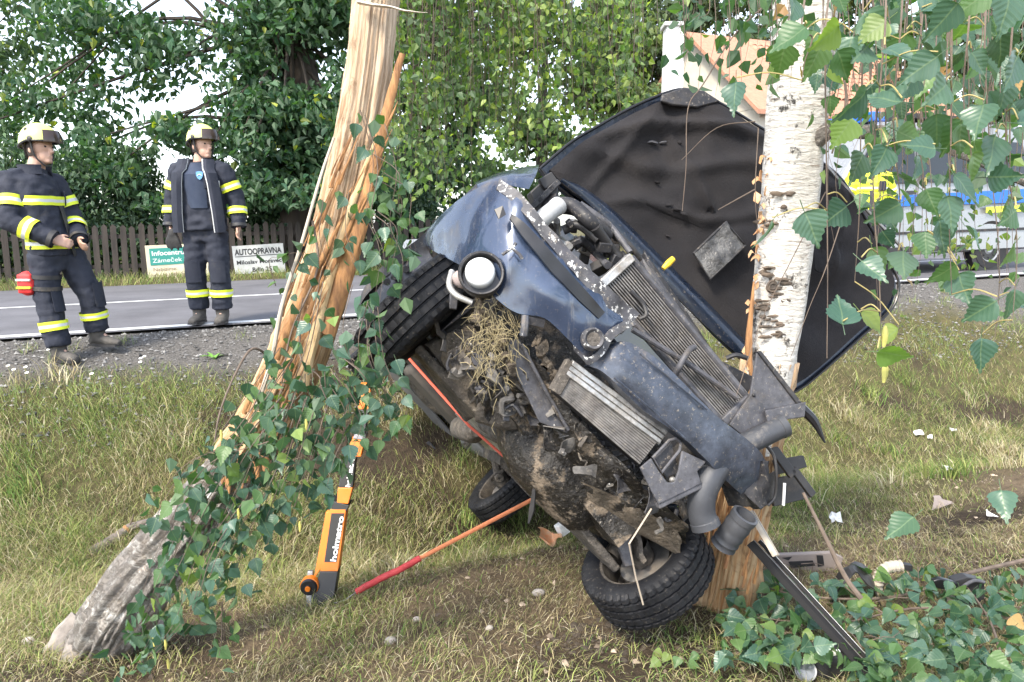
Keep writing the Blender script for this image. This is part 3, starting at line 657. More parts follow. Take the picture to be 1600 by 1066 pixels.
# police estate/van nearer to us
pv = V((*xy(-.75, 7.6), 0)); pv.z = .022 * 7.75
prof = [(0, .35), (.03, .85), (.2, 1.12), (.75, 1.3), (1.35, 2.1), (1.7, 2.27), (4.6, 2.3), (4.85, 2.18), (4.95, 1.1), (4.95, .5), (4.85, .3), (.2, .28)]
t, pt = vehicle('police_van', 'silver police van with blue and yellow stripes parked on the road', 'van', pv, 4.95, prof, 1.9,
    [('window', [(1.0, 1.36), (1.45, 1.98), (2.25, 2.02), (2.25, 1.36)], glass), ('window', [(2.36, 1.38), (2.36, 2.02), (3.4, 2.03), (3.4, 1.38)], glass), ('window', [(3.5, 1.38), (3.5, 2.03), (4.6, 2.0), (4.75, 1.38)], glass),
     ('blue_stripe', [(.2, 1.0), (.2, 1.12), (4.9, 1.28), (4.9, 1.06)], vblue), ('yellow_stripe', [(3.7, .9), (3.7, .99), (4.9, 1.03), (4.9, .92)], vyel),
     ('sill_trim', [(1.25, .34), (1.25, .42), (3.35, .42), (3.35, .34)], M['black']), ('side_rail', [(.9, .6), (.9, .64), (4.9, .66), (4.9, .62)], M['black']),
     ('door_gap', [(2.3, .45), (2.3, 2.1), (2.315, 2.1), (2.315, .45)], M['black']), ('door_gap', [(3.45, .45), (3.45, 2.1), (3.465, 2.1), (3.465, .45)], M['black']), ('door_handle', [(2.05, 1.2), (2.05, 1.25), (2.24, 1.25), (2.24, 1.2)], M['black'])],
    [.85, 3.9], .35, silver)
mb = MB(); mb.box(pt(1.75, 2.35, .95), V((RD.x, RD.y, 0)) * .14, rn3 * .6, V((0, 0, .07))); mb.build('light_bar', flat('blue_lens', (.02, .15, .65), .15), t, bevel=.02)
mb = MB(); mb.box(pt(3.2, 2.36, .95), V((RD.x, RD.y, 0)) * .9, rn3 * .65, V((0, 0, .04))); mb.build('roof_rack', M['black'], t, bevel=.01)
mb = MB(); mb.box(pt(.03, .55, .95), V((RD.x, RD.y, 0)) * .08, rn3 * .9, V((0, 0, .16))); mb.build('bumper', M['black'], t, bevel=.03)
# ================================================================== people
SKIN = pmat('skin', (.52, .33, .25), (.46, .28, .21), scale=12, rough=.55); NAVY = pmat('navy_fire_cloth', (.022, .026, .04), (.036, .04, .056), scale=5, rough=.8, bump=.9, bscale=60, spec=.25, dirt=(.11, .1, .09), dlo=.58, dhi=.85, dscale=6)
SHIRT = pmat('navy_shirt', (.03, .042, .075), (.036, .05, .085), scale=9, rough=.9, bump=.4, bscale=80); LIN = pmat('grey_lining', (.16, .16, .18), (.11, .11, .13), rough=.9)
YEL = flat('reflective_yellow', (.72, .82, .04), .5); SIL = flat('reflective_silver', (.62, .63, .63), .35); HELM = flat('helmet_yellow', (.7, .78, .22), .28); BOOT = pmat('worn_boot', (.05, .048, .046), (.11, .1, .09), scale=10, rough=.8)
HAIR = flat('dark_hair', (.03, .022, .018), .8); REDB = flat('red_pouch', (.6, .03, .03), .6); VIS = flat('smoked_visor', (.05, .035, .03), .08); EYE = flat('eye', (.03, .02, .02), .2); GLV = pmat('black_glove', (.02, .02, .022), (.04, .04, .04), rough=.8)
def remeshed(mb, name, mat, parent, vox=.016, smooth=4, wr=0., wscale=14, seed=0, ang=None):
    me = bpy.data.meshes.new('tmp'); me.from_pydata([tuple(p) for p in mb.v], [], mb.f); fixn(me)
    ob = bpy.data.objects.new('tmp', me); col.objects.link(ob)
    m = ob.modifiers.new('r', 'REMESH'); m.mode = 'VOXEL'; m.voxel_size = vox
    if smooth: q = ob.modifiers.new('s', 'SMOOTH'); q.iterations = smooth; q.factor = .5
    dg = bpy.context.evaluated_depsgraph_get(); me2 = bpy.data.meshes.new_from_object(ob.evaluated_get(dg)); bpy.data.objects.remove(ob)
    n = len(me2.vertices); co_ = np.zeros(n * 3); me2.vertices.foreach_get('co', co_); co_ = co_.reshape(-1, 3); nr = np.zeros(n * 3); me2.vertices.foreach_get('normal', nr); nr = nr.reshape(-1, 3)
    if wr:
        d = np.array([noise.noise(V((p[0] * wscale, p[1] * wscale, p[2] * wscale * 1.6 + seed))) + .5 * noise.noise(V((p[0] * wscale * 2.1, p[1] * wscale * 2.1, p[2] * wscale * 2.1 - seed))) for p in co_]); co_ = co_ + nr * (d * wr)[:, None]
    o = np.array(OFF[parent.name]); me2.vertices.foreach_set('co', (co_ - o).ravel()); me2.materials.clear(); me2.materials.append(mat); me2.shade_smooth(); me2.update()
    ob = bpy.data.objects.new(name, me2); col.objects.link(ob); ob.parent = parent; OFF[ob.name] = V(o); return ob
def person(base, label, J, yaw_t, yaw_h, open_jacket, coat='fire', tall=1.):
    """J: joints in metres relative to base, x = right, y = away, z = up. yaw: direction the body faces, 0 = towards -Y"""
    t = thing('person', base, label, 'person'); B = V(base)
    j = {k: B + V(p) for k, p in J.items() if isinstance(p, tuple)}
    def rotz(a): return Matrix.Rotation(a, 3, 'Z')
    Rt, Rh = rotz(yaw_t), rotz(yaw_h)
    def ell(c, z, rx, ry, n=20, Rm=Rt): return [V((c.x, c.y, 0)) + V((0, 0, z)) + Rm @ V((math.cos(a) * rx, math.sin(a) * ry, 0)) for a in [2 * math.pi * q / n for q in range(n)]]
    def rings(mb, rs):
        n = len(rs[0]); vs_ = [p for r in rs for p in r]; fs = [(i * n + q, i * n + (q + 1) % n, (i + 1) * n + (q + 1) % n, (i + 1) * n + q) for i in range(len(rs) - 1) for q in range(n)]
        fs += [tuple(range(n - 1, -1, -1)), tuple(range((len(rs) - 1) * n, len(rs) * n))]; mb.add(vs_, fs)
    hd = j['head']
    # --- body: one continuous skin surface
    mb = MB()
    mb.ball(hd + V((0, 0, .03)), .078, .095, .105, 20, Rh); mb.ball(hd + Rh @ V((0, -.03, -.045)), .058, .062, .07, 16, Rh)
    mb.ball(hd + Rh @ V((0, -.072, -.085)), .032, .026, .022, 12, Rh)
    mb.tube([hd + Rh @ V((0, -.085, .035)), hd + Rh @ V((0, -.115, -.018)), hd + Rh @ V((0, -.095, -.03))], [.011, .017, .012], 8)
    for s_ in (-1, 1): mb.ball(hd + Rh @ V((s_ * .08, .012, 0)), .012, .022, .034, 10, Rh)
    mb.ball(hd + Rh @ V((0, -.09, -.052)), .026, .012, .009, 10, Rh)
    mb.tube([j['neck'] - V((0, 0, .05)), lerp(j['neck'], hd, .5), hd], [.07, .058, .06], 12)
    rings(mb, [ell(j['hip'], j['hip'].z - .05, .13, .1), ell(j['chest'], j['chest'].z, .15, .1), ell(j['neck'], j['neck'].z - .05, .12, .07)])
    for s_ in 'LR':
        mb.tube([j['sh' + s_], j['el' + s_], j['wr' + s_]], [.05, .042, .028], 10)
        mb.tube([j['hp' + s_], j['kn' + s_], j['an' + s_]], [.08, .055, .04], 10)
        mb.tube([j['an' + s_], lerp(j['an' + s_], j['to' + s_], .5)], [.034, .022], 8)
        # hand: palm, four fingers, thumb
        w_, f_ = j['wr' + s_], (j['ha' + s_] - j['wr' + s_]).normalized(); sd_ = V(J.get('palm' + s_, (0, 1, 0))).normalized(); sd_ = (sd_ - f_ * sd_.dot(f_)).normalized(); nm = f_.cross(sd_)
        pc = w_ + f_ * .055; mb.tube([w_ - f_ * .01, w_ + f_ * .03, w_ + f_ * .085], [(.022, .03), (.016, .042), (.014, .042)], 10, ref=nm)
        cu = J.get('curl' + s_, .5)
        for q, (of, ln) in enumerate([(-.032, .062), (-.011, .074), (.011, .07), (.031, .054)]):
            p0 = w_ + f_ * .08 + sd_ * of; d1 = (f_ + nm * cu * .5).normalized(); d2 = (f_ * (1 - cu * .6) + nm * cu * 1.2).normalized()
            mb.tube([p0, p0 + d1 * ln * .5, p0 + d1 * ln * .5 + d2 * ln * .5], [.0105, .01, .008], 7)
        tb = w_ + f_ * .03 - sd_ * .035; mb.tube([tb, tb - sd_ * .022 + f_ * .03 + nm * .012, tb - sd_ * .022 + f_ * .058 + nm * .028], [.014, .011, .009], 7)
    remeshed(mb, 'body', SKIN, t, .009, 2)
    for s_ in (-1, 1): MB().ball(hd + Rh @ V((s_ * .032, -.083, .025)), .011, .008, .008, 8, Rh).build('eye', EYE, t)
    # --- hair rim below the helmet
    MB().lathe(hd + V((0, 0, -.0)), V((0, 0, 1)), [(-.05, .07), (-.02, .088), (.03, .09), (.06, .08)], 20, a0=0, a1=2 * math.pi).v
    mb = MB(); rows = []
    for z, r in ((-.045, .078), (-.01, .09), (.03, .094), (.07, .092)):
        rows.append([hd + Rh @ V((math.sin(a) * r * .92, math.cos(a) * r * 1.05, z)) for a in np.linspace(-1.75, 1.75, 14)])
    mb.sheet(rows, .006).build('hair', HAIR, t)
    # --- helmet with brim, visor, chin strap
    if coat == 'fire':
        hc = hd + V((0, 0, .075)); tilt = J.get('htilt', 0.); Rq = Rh @ Matrix.Rotation(tilt, 3, 'X')
        mb = MB(); rows = []
        for th in np.linspace(.02, 1.62, 10):
            rows.append([hc + Rq @ V((math.sin(th) * math.sin(a) * .122, -math.sin(th) * math.cos(a) * (.148 + .02 * (math.cos(a) < 0) * -math.cos(a)), math.cos(th) * .135 - (.045 * max(0, -math.cos(a)) * (th / 1.62) ** 3))) for a in np.linspace(0, 2 * math.pi, 29)])
        mb.sheet(rows, -.006); he = mb.build('helmet', HELM, t)
        mb = MB(); mb.tube([p + V((0, 0, -.004)) for p in rows[-1][:-1]], (.009), 6, closed=True); mb.build('rim', M['black'], he)
        mb = MB(); rows = [[hc + Rq @ V((math.sin(a) * r, -math.cos(a) * (r + .028), z)) for a in np.linspace(-.7, .7, 14)] for z, r in ((.07, .122), (.035, .138), (.0, .146), (-.022, .144))]
        mb.sheet(rows, .003).build('visor', VIS, he)
        for s_ in (-1, 1):
            MB().ball(hc + Rq @ V((s_ * .12, -.03, .0)), .012, .024, .024, 10, Rq).build('visor_hinge', M['black'], he)
            MB().ball(hc + Rq @ V((s_ * .098, .02, .075)), .008, .014, .014, 10, Rq).build('vent_badge', M['black'], he)
            MB().tube(cr([hc + Rq @ V((s_ * .105, -.02, -.02)), hd + Rh @ V((s_ * .083, -.03, -.05)), hd + Rh @ V((s_ * .03, -.062, -.118)), hd + Rh @ V((0, -.065, -.12))], 5), .0065, 6).build('chin_strap', M['black'], he)
        MB().tube(cr([hc + Rq @ V((-.1, .06, -.03)), hd + Rh @ V((0, .1, -.07)), hc + Rq @ V((.1, .06, -.03))], 5), .012, 6).build('neck_strap', M['black'], he)
    # --- trousers
    mb = MB(); wz = j['hip'].z + .17
    rings(mb, [ell(j['hip'], j['hip'].z - .16, .165, .115), ell(j['hip'], j['hip'].z - .03, .185, .13), ell(lerp(j['hip'], j['chest'], .25), j['hip'].z + .08, .17, .118), ell(lerp(j['hip'], j['chest'], .5), wz, .158, .108)])
    for s_ in 'LR':
        h_, k_, a_ = j['hp' + s_], j['kn' + s_], j['an' + s_]
        mb.tube(cr([h_ + V((0, 0, .03)), lerp(h_, k_, .5), k_, lerp(k_, a_, .5), a_ + V((0, 0, .02))], 3), resample([.112, .108, .098, .09, .094, .092], 13), 14)
    tro = remeshed(mb, 'trousers', NAVY, t, .014, 3, .011, 13, 3.)
    def band(name, a, b_, r, parent, nst=3, ry=None, Rm=None, mats=(YEL, SIL, YEL)):
        ax = (b_ - a); L_ = ax.length; ax.normalize(); e1 = V((1, 0, 0)) - ax * ax.x; e1.normalize()
        if Rm is not None: e1 = Rm @ V((1, 0, 0)); e1 = (e1 - ax * e1.dot(ax)).normalized()
        e2 = ax.cross(e1); mb = MB(); n = 26
        for q in range(3):
            rows = [[a + ax * (L_ * f) + e1 * (math.cos(u_) * r) + e2 * (math.sin(u_) * (ry or r)) for u_ in np.linspace(0, 2 * math.pi, n)] for f in (q / 3, (q + 1) / 3)]
            mb.sheet(rows, mi=q)
        mb.jitter(.004, 18, 2); return mb.build(name, list(mats), parent)
    for s_ in 'LR':
        k_, a_ = j['kn' + s_], j['an' + s_]; d = (a_ - k_).normalized(); band('reflective_band', lerp(k_, a_, .44), lerp(k_, a_, .62), .105, tro)
        # knee pad, boot
        nf = Rt @ V((0, -1, 0)); mb = MB(); up_ = -d; sx = up_.cross(nf).normalized()
        rows = [[k_ + up_ * z + (sx * math.sin(u_) + nf * math.cos(u_)) * .107 for u_ in np.linspace(-.75, .75, 7)] for z in np.linspace(-.1, .1, 5)]; mb.sheet(rows, .006).build('knee_pad', NAVY, tro)
        f_ = j['to' + s_]; fw = V((f_.x - a_.x, f_.y - a_.y, 0)); fl = fw.length; fw.normalize(); gz_ = f_.z - .035; sx = V((-fw.y, fw.x, 0))
        mb = MB(); prof = [(-.07, .035, .07), (-.05, .045, .1), (0, .048, .12), (.05, .046, .1), (.1, .048, .078), (fl, .046, .066), (fl + .04, .03, .05)]
        rows = []
        for x_, w_, h_ in prof: rows.append([V((a_.x, a_.y, gz_)) + fw * x_ + sx * (math.cos(u_) * w_) + V((0, 0, max(0, (math.sin(u_) * .5 + .5)) * h_)) for u_ in np.linspace(0, 2 * math.pi, 15)[:-1]])
        rings(mb, rows); mb.tube([V((a_.x, a_.y, gz_ + .05)), V((a_.x, a_.y, gz_ + .05)) + (k_ - a_).normalized() * .16], [.058, .07], 12)
        bt = remeshed(mb, 'boot', BOOT, t, .01, 2, .004, 25); MB().prism([V((a_.x, a_.y, gz_ - .0)) + fw * x_ + sx * w_ for x_, w_ in ((-.075, -.03), (-.075, .03), (.0, .048), (.1, .05), (fl + .02, .046), (fl + .045, 0), (fl + .02, -.046), (.1, -.05), (0, -.048))], V((0, 0, .02))).build('sole', M['black'], bt, smooth=False)
    # --- jacket
    hem = j['hip'].z + J.get('hem', -.02)
    mb = MB(); tc = lerp(j['hip'], j['chest'], .3)
    rr = [ell(lerp(j['hip'], j['chest'], .05), hem, .215, .155), ell(lerp(j['hip'], j['chest'], .3), hem + .12, .21, .15), ell(lerp(j['hip'], j['chest'], .75), lerp(hem, j['chest'].z, .72), .215, .15), ell(j['chest'], j['chest'].z + .03, .225, .145), ell(lerp(j['chest'], j['neck'], .6), j['neck'].z - .1, .2, .12), ell(j['neck'], j['neck'].z - .05, .105, .09), ell(j['neck'], j['neck'].z - .015, .08, .08)]
    rings(mb, rr)
    for s_ in 'LR':
        sh, el, wr_ = j['sh' + s_], j['el' + s_], j['wr' + s_]
        mb.tube(cr([lerp(j['neck'], sh, .5) - V((0, 0, .06)), sh, lerp(sh, el, .5), el, lerp(el, wr_, .55), wr_ + (el - wr_).normalized() * -.012], 3), resample([.085, .098, .088, .08, .072, .066], 16), 14)
    jk = remeshed(mb, 'jacket', NAVY if coat == 'fire' else YEL, t, .014, 3, .013, 12, 9.)
    for s_ in 'LR':
        sh, el, wr_ = j['sh' + s_], j['el' + s_], j['wr' + s_]
        band('reflective_band', lerp(sh, el, .42), lerp(sh, el, .68), .1, jk); band('reflective_band', lerp(el, wr_, .3), lerp(el, wr_, .58), .089, jk)
        band('cuff', lerp(el, wr_, .93), wr_ + (wr_ - el).normalized() * .012, .072, jk, mats=(M['black'],) * 3)
    cx = lerp(j['hip'], j['chest'], .12)
    if not open_jacket:
        zb = hem + .06; band('reflective_band', V((cx.x, cx.y, zb)), V((cx.x, cx.y, zb + .08)), .222, jk, ry=.165, Rm=Rt)
        zb = j['chest'].z - .08; c2 = lerp(j['hip'], j['chest'], .8); band('reflective_band', V((c2.x, c2.y, zb)), V((c2.x, c2.y, zb + .07)), .222, jk, ry=.158, Rm=Rt)
        mb = MB(); fr = [lerp(j['hip'], j['chest'], f) for f in (0, .3, .7, 1, 1.25)]
        zs = [hem, hem + .15, lerp(hem, j['chest'].z, .7), j['chest'].z + .03, j['neck'].z - .06]
        mb.sheet([[V((c_.x, c_.y, z)) + Rt @ V((x_, -.168 + .0 * z + (.03 if z > j['chest'].z else 0) + (.03 if z > j['neck'].z - .1 else 0), 0)) for x_ in (-.02, .02)] for c_, z in zip(fr, zs)], .006).build('zip_flap', M['black'], jk)
    else:
        # open front: shirt panel and hanging edges with grey lining
        mb = MB(); rows = []
        for f, z, wd, yo in ((0, j['hip'].z + .14, .085, -.145), (.4, j['hip'].z + .26, .09, -.15), (.7, j['chest'].z - .06, .1, -.158), (1, j['chest'].z + .05, .1, -.158), (1.2, j['neck'].z - .1, .075, -.125), (1.5, j['neck'].z - .035, .05, -.098)):
            c_ = lerp(j['hip'], j['chest'], min(f, 1)); rows.append([V((c_.x, c_.y, z)) + Rt @ V((x_ * wd, yo - .02 + .03 * x_ * x_, 0)) for x_ in np.linspace(-1, 1, 7)])
        sh_ = mb.sheet(rows, .004).build('shirt', SHIRT, t)
        # small crest on the shirt
        cc = j['chest'] + Rt @ V((.055, -.176, .035)); mb = MB(); mb.prism([cc + Rt @ V((x_ * .03, 0, z_ * .034)) for x_, z_ in ((-1, 1), (0, 1.15), (1, 1), (1, 0), (.6, -.7), (0, -1.1), (-.6, -.7), (-1, 0))], Rt @ V((0, -.003, 0))); mb.build('crest', flat('crest_blue', (.12, .3, .55), .6), sh_, smooth=False)
        MB().tube([cc + Rt @ V((-.02, -.004, .0)), cc + Rt @ V((0, -.005, .012)), cc + Rt @ V((.02, -.004, 0))], .004, 5).build('crest_mark', SIL, sh_)
        for s_ in (-1, 1):
            mb = MB(); rows = []
            for f, z, x0, yo in ((0, hem - .02, .15, -.135), (.3, hem + .15, .145, -.15), (.7, j['chest'].z - .04, .125, -.16), (1, j['chest'].z + .06, .11, -.16), (1.2, j['neck'].z - .09, .085, -.125), (1.4, j['neck'].z - .0, .075, -.085)):
                c_ = lerp(j['hip'], j['chest'], min(f, 1)); rows.append([V((c_.x, c_.y, z)) + Rt @ V((s_ * (x0 + dx + .025), yo + dy, 0)) for dx, dy in ((-.035, -.012), (0, -.026), (.03, -.01), (.06, .02))])
            fl_ = mb.sheet(rows, .008).build('front_flap', NAVY, jk)
            MB().tube([r[0] for r in rows], .006, 6).build('zip', SIL, fl_)
            for z0 in (.3, .62):
                z = lerp(hem, j['neck'].z, z0); c_ = lerp(j['hip'], j['chest'], min(1, z0 * 1.4)); mb = MB(); mb.box(V((c_.x, c_.y, z)) + Rt @ V((s_ * .19, -.135, 0)), Rt @ V((.02, .012 * s_, 0)), Rt @ V((0, .006, 0)), V((0, 0, .05))); mb.build('reflective_patch', YEL if z0 < .5 else SIL, jk, bevel=.003)
    # collar
    mb = MB(); rows = [[V((j['neck'].x, j['neck'].y, j['neck'].z + z)) + Rt @ V((math.sin(a) * r, math.cos(a) * r, 0)) for a in np.linspace(-2.5, 2.5, 18)] for z, r in ((-.06, .115), (-.02, .105), (.015, .112))]; mb.sheet(rows, .008).build('collar', NAVY, jk)
    # chest pocket
    mb = MB(); c_ = j['chest'] + Rt @ V((.13, -.14, -.02)); mb.box(c_, Rt @ V((.045, .02, 0)), Rt @ V((0, .012, 0)), V((0, 0, .06))); mb.build('radio_pocket', NAVY, jk, bevel=.008)
    return t, j, Rt
# man standing on the edge line, facing us, head turned
b2 = P(331, 505, 7.02); b2.z = .02
def q2(px, py, y=0.): return ((px - 322) / 164.5, y, (505 - py) / 164.5)
J2 = dict(head=q2(324, 237), neck=q2(318, 256, .02), chest=q2(317, 287), hip=q2(319, 352), shL=q2(286, 271, .02), elL=q2(272, 315, .03), wrL=q2(270, 354, -.02), haL=q2(273, 368, -.03),
          shR=q2(351, 273, .02), elR=q2(368, 316, .05), wrR=q2(373, 355, .0), haR=q2(371, 369, -.02), hpL=q2(305, 368), hpR=q2(336, 368), knL=q2(303, 425, -.02), knR=q2(341, 425, -.02), anL=q2(304, 487), anR=q2(340, 487), toL=q2(302, 500, -.13), toR=q2(342, 500, -.13), hem=-.06, htilt=-.05, palmL=(0, 1, 0), palmR=(0, 1, 0), curlL=.9, curlR=.7)
man, j2, R2 = person(b2, 'firefighter with open dark jacket and navy shirt standing on the white edge line', J2, R(5), R(58), True)
gl = thing('work_glove', j2['haL'] + V((.02, -.04, -.05)), 'pair of black work gloves held in the standing firefighter\'s hand', 'gloves')
mb = MB(); c_ = j2['haL'] + V((.015, -.045, .0))
for k in range(5): mb.tube(cr([c_ + V((.0, 0, .03)), c_ + V((-.05 + .025 * k, -.01, -.06)), c_ + V((-.045 + .03 * k, .0, -.13 - .02 * (k % 2)))], 3), [.02] * 4 + [.016, .014, .01], 8)
mb.ball(c_, .045, .035, .06); remeshed(mb, 'glove_leather', GLV, gl, .009, 2)
# man on the verge, turned to the wreck, seen from his right side
b1 = P(124, 553, 5.95); b1.z = gz(b1.x, b1.y) + .01
def q1(px, py, y=0.): return ((px - 105) / 194., y, (553 - py) / 194.)
J1 = dict(head=q1(73, 238), neck=q1(62, 263), chest=q1(62, 305), hip=q1(80, 388), shL=q1(42, 285, -.15), elL=q1(50, 345, -.25), wrL=q1(104, 371, -.2), haL=q1(121, 377, -.17), shR=q1(70, 287, .16), elR=q1(90, 340, .2), wrR=q1(118, 372, .02), haR=q1(128, 382, -.04),
          hpL=q1(74, 398, -.1), hpR=q1(92, 398, .09), knL=q1(78, 462, -.12), knR=q1(118, 458, .1), anL=q1(88, 540, -.12), anR=q1(122, 522, .14), toL=q1(114, 553, -.16), toR=q1(152, 536, .12), hem=-.05, htilt=.0, palmL=(0, -.3, -1), palmR=(0, .3, -1), curlL=.7, curlR=.7)
b1v, j1, R1 = person(b1, 'firefighter with closed jacket, hands at his belly and red thigh pouch on the verge', J1, R(92), R(76), False)
# red first-aid pouch on the thigh with straps
pc = lerp(j1['hpL'], j1['knL'], .62) + V((-.1, -.07, 0))
po = thing('thigh_pouch', pc - V((0, 0, .09)), 'red first aid pouch strapped to the firefighter\'s thigh', 'pouch')
mb = MB(); mb.ball(pc, .075, .055, .1, 14); mb.box(pc, V((.055, 0, 0)), V((0, .045, 0)), V((0, 0, .075))); remeshed(mb, 'pouch_body', REDB, po, .01, 4)
for z in (-.03, .03): MB().box(pc + V((0, -.052, z)), V((.055, 0, 0)), V((0, .008, 0)), V((0, 0, .008))).build('pouch_stripe', YEL if z < 0 else SIL, po, bevel=.002)
for z in (-.04, .05):
    c_ = lerp(j1['hpL'], j1['knL'], .62) + V((0, 0, z)); MB().lathe(c_, V((.06, 0, 1)), [(-.016, .112), (.016, .112)], 22).build('thigh_strap', M['black'], po)

# officer in a hi-vis jacket standing beyond the raised bonnet
b3 = P(1352, 430, 9.6); b3.z = .022 * 9.2 + .0
b3.z = gz(b3.x, b3.y)
J3 = {k: ((p[0] * 1.0, p[1], p[2]) if isinstance(p, tuple) else p) for k, p in J2.items()}
person(b3, 'person in a yellow reflective jacket standing between the wreck and the police van', J3, R(-15), R(-40), False, coat='vest')
# ================================================================== the wrecked car
MUD = (.13, .108, .085)
PAINT = pmat('blue_paint', (.028, .045, .088), (.038, .058, .105), scale=2.5, rough=.22, metal=.35, coat=.7, dirt=MUD, dlo=.55, dhi=.8, dscale=4.5, chips=(.55, .56, .56), clo=.69, cscale=9, bump=.15, bscale=6, rvar=.08, grime=.22, streak=((9, 1.5, 1.5), 4., (.2, .2, .2), .6))
PAINTD = pmat('dark_blue_paint', (.007, .013, .028), (.011, .019, .037), scale=3, rough=.3, metal=.2, coat=.4, dirt=MUD, dlo=.62, dhi=.9, dscale=4, grime=0.5)
FLAKE = pmat('flaking_bumper_edge', (.05, .05, .06), (.085, .085, .09), scale=12, rough=.6, chips=(.68, .68, .66), clo=.585, cscale=48, bump=.5, bscale=30, grime=0.9)
BEAM = pmat('slate_beam', (.045, .055, .078), (.065, .076, .1), scale=4, rough=.33, metal=.2, dirt=MUD, dlo=.56, dhi=.75, dscale=7, chips=(.4, .39, .37), clo=.68, cscale=26, bump=.3, bscale=16, grime=0.9)
GREYP = pmat('grey_plastic', (.055, .056, .066), (.085, .085, .095), scale=7, rough=.55, dirt=MUD, dlo=.55, dhi=.8, dscale=9, bump=.3, grime=0.9)
DARKP = pmat('dark_plastic', (.018, .018, .022), (.034, .034, .038), scale=7, rough=.55, dirt=MUD, dlo=.55, dhi=.85, dscale=7, bump=.3, grime=0.9)
ALU = pmat('dirty_aluminium', (.5, .5, .5), (.34, .33, .32), scale=9, rough=.42, metal=.75, dirt=(.22, .18, .14), dlo=.5, dhi=.72, dscale=8, bump=.3, grime=0.9)
UNDER = pmat('muddy_underbody', (.12, .106, .092), (.065, .058, .053), scale=6, rough=.9, bump=1.4, bscale=22, dirt=(.25, .205, .155), dlo=.52, dhi=.72, dscale=5, grime=1., bdist=0.02)
OILY = pmat('oily_mud', (.012, .011, .011), (.03, .027, .024), scale=5, rough=.35, bump=1.6, bscale=18, dirt=(.24, .19, .14), dlo=.53, dhi=.6, dscale=7.5, grime=1., bdist=0.025)
MUDM = pmat('caked_mud', (.2, .16, .118), (.1, .082, .062), scale=9, rough=.97, bump=2., bscale=30, grime=1., bdist=0.03)
PAD = pmat('bonnet_insulation', (.015, .0145, .017), (.021, .019, .02), scale=5, rough=.88, bump=.8, bscale=110, spec=.3, dirt=(.045, .038, .034), dlo=.58, dhi=.95, dscale=3.5)
TYRE = pmat('dirty_tyre', (.009, .0095, .012), (.017, .018, .021), scale=8, rough=.62, dirt=(.1, .088, .076), dlo=.62, dhi=.9, dscale=9, bump=.5, spec=.25, bscale=50, grime=.25)
RIM = pmat('rusty_steel_rim', (.07, .065, .06), (.12, .105, .09), scale=8, rough=.7, metal=.4, dirt=MUD, dlo=.5, dhi=.7, grime=0.9)
LENS = pmat('lamp_lens', (.75, .78, .78), (.6, .63, .64), scale=7, rough=.12, dirt=MUD, dlo=.62, dhi=.9, dscale=14)
FINS = pmat('radiator_fins', (.2, .19, .18), (.13, .12, .115), scale=12, rough=.6, metal=.4, dirt=MUD, dlo=.5, dhi=.8, grime=0.9)
car = thing('wrecked_car', K(-1.2, .6, -.6), 'crashed dark blue car rolled on its side with raised bonnet and torn front', 'car')

# --- body shell (sides, roof, tail) as a lofted shell, with underbody
def sec(a, pts): return [K(a, b, c) for b, c in pts]
def shell(fw, fr, fr2): 
    return [(-.72 * fw, .02), (-.8 * fw, .1), (-.82 * fw, .3), (-.8 * fw, .58), (-.74 * fw, fr2), (-.55 * fw, fr), (0, fr + .04), (.55 * fw, fr), (.74 * fw, fr2), (.8 * fw, .58), (.82 * fw, .3), (.8 * fw, .1), (.72 * fw, .02)]
mb = MB(); rows = [sec(a, shell(*q)) for a, q in [(-.38, (.97, .62, .6)), (-.75, (1, .72, .66)), (-1.15, (1, 1.12, .8)), (-1.7, (1, 1.2, .85)), (-2.4, (1, 1.16, .82)), (-2.8, (.98, 1.05, .75)), (-3.02, (.95, .72, .64)), (-3.1, (.9, .5, .5))]]
rows = [cr(r, 3) for r in rows]; mb.sheet(rows, -.012); mb.build('body_shell', PAINTD, car)
MB().prism([K(-3.08, b, c) for b, c in shell(.9, .5, .5)], hh * .02).build('tail_panel', PAINTD, car)
for s_ in (-1, 1):
    q = [K(-1.0, s_ * .79, .66), K(-1.2, s_ * .7, .98), K(-1.75, s_ * .67, 1.05), K(-1.75, s_ * .795, .66)]; MB().prism(q, ll * (.02 * s_)).build('side_window', M['blackclean'], car)
    q = [K(-1.82, s_ * .795, .66), K(-1.82, s_ * .67, 1.05), K(-2.3, s_ * .68, 1.02), K(-2.5, s_ * .79, .66)]; MB().prism(q, ll * (.02 * s_)).build('side_window', M['blackclean'], car)
MB().sheet([[K(-.6, b, .68 + .03 * (1 - (b / .7) ** 2)) for b in np.linspace(-.7, .7, 7)], [K(-1.12, b * .78, 1.1 + .04 * (1 - (b / .7) ** 2)) for b in np.linspace(-.7, .7, 7)]], uu * .012).build('windscreen', M['blackclean'], car)
# floor pan with tunnel, swages and dents
def floor_c(a, b):
    z = .02 + .07 * math.exp(-(b / .13) ** 2) + .012 * math.sin(b * 26) * (abs(b) > .2) - .015 * math.exp(-((abs(b) - .62) / .06) ** 2) * 3
    if -2.75 < a < -2.05: z += .1
    return z + .02 * noise.noise(V((a * 4, b * 4, 0))) + .01 * noise.noise(V((a * 11, b * 11, 3)))
mb = MB(); mb.sheet([[K(a, b * (.5 if b > 0 and -2.9 < a < -1.5 else 1), floor_c(a, b)) for b in np.linspace(-.74, .64, 44)] for a in np.linspace(.12, -3.05, 80)], uu * .02); mb.build('floor_pan', UNDER, car)
for s_ in (-1,):
    mb = MB(); mb.tube([K(-.6, s_ * .62, -.14 + .15), K(-1.1, s_ * .62, -.17 + .15), K(-1.5, s_ * .6, -.15 + .15)], [(.05, .03)] * 3, 10, ref=ll).jitter(.012, 6); mb.build('sill', UNDER, car)
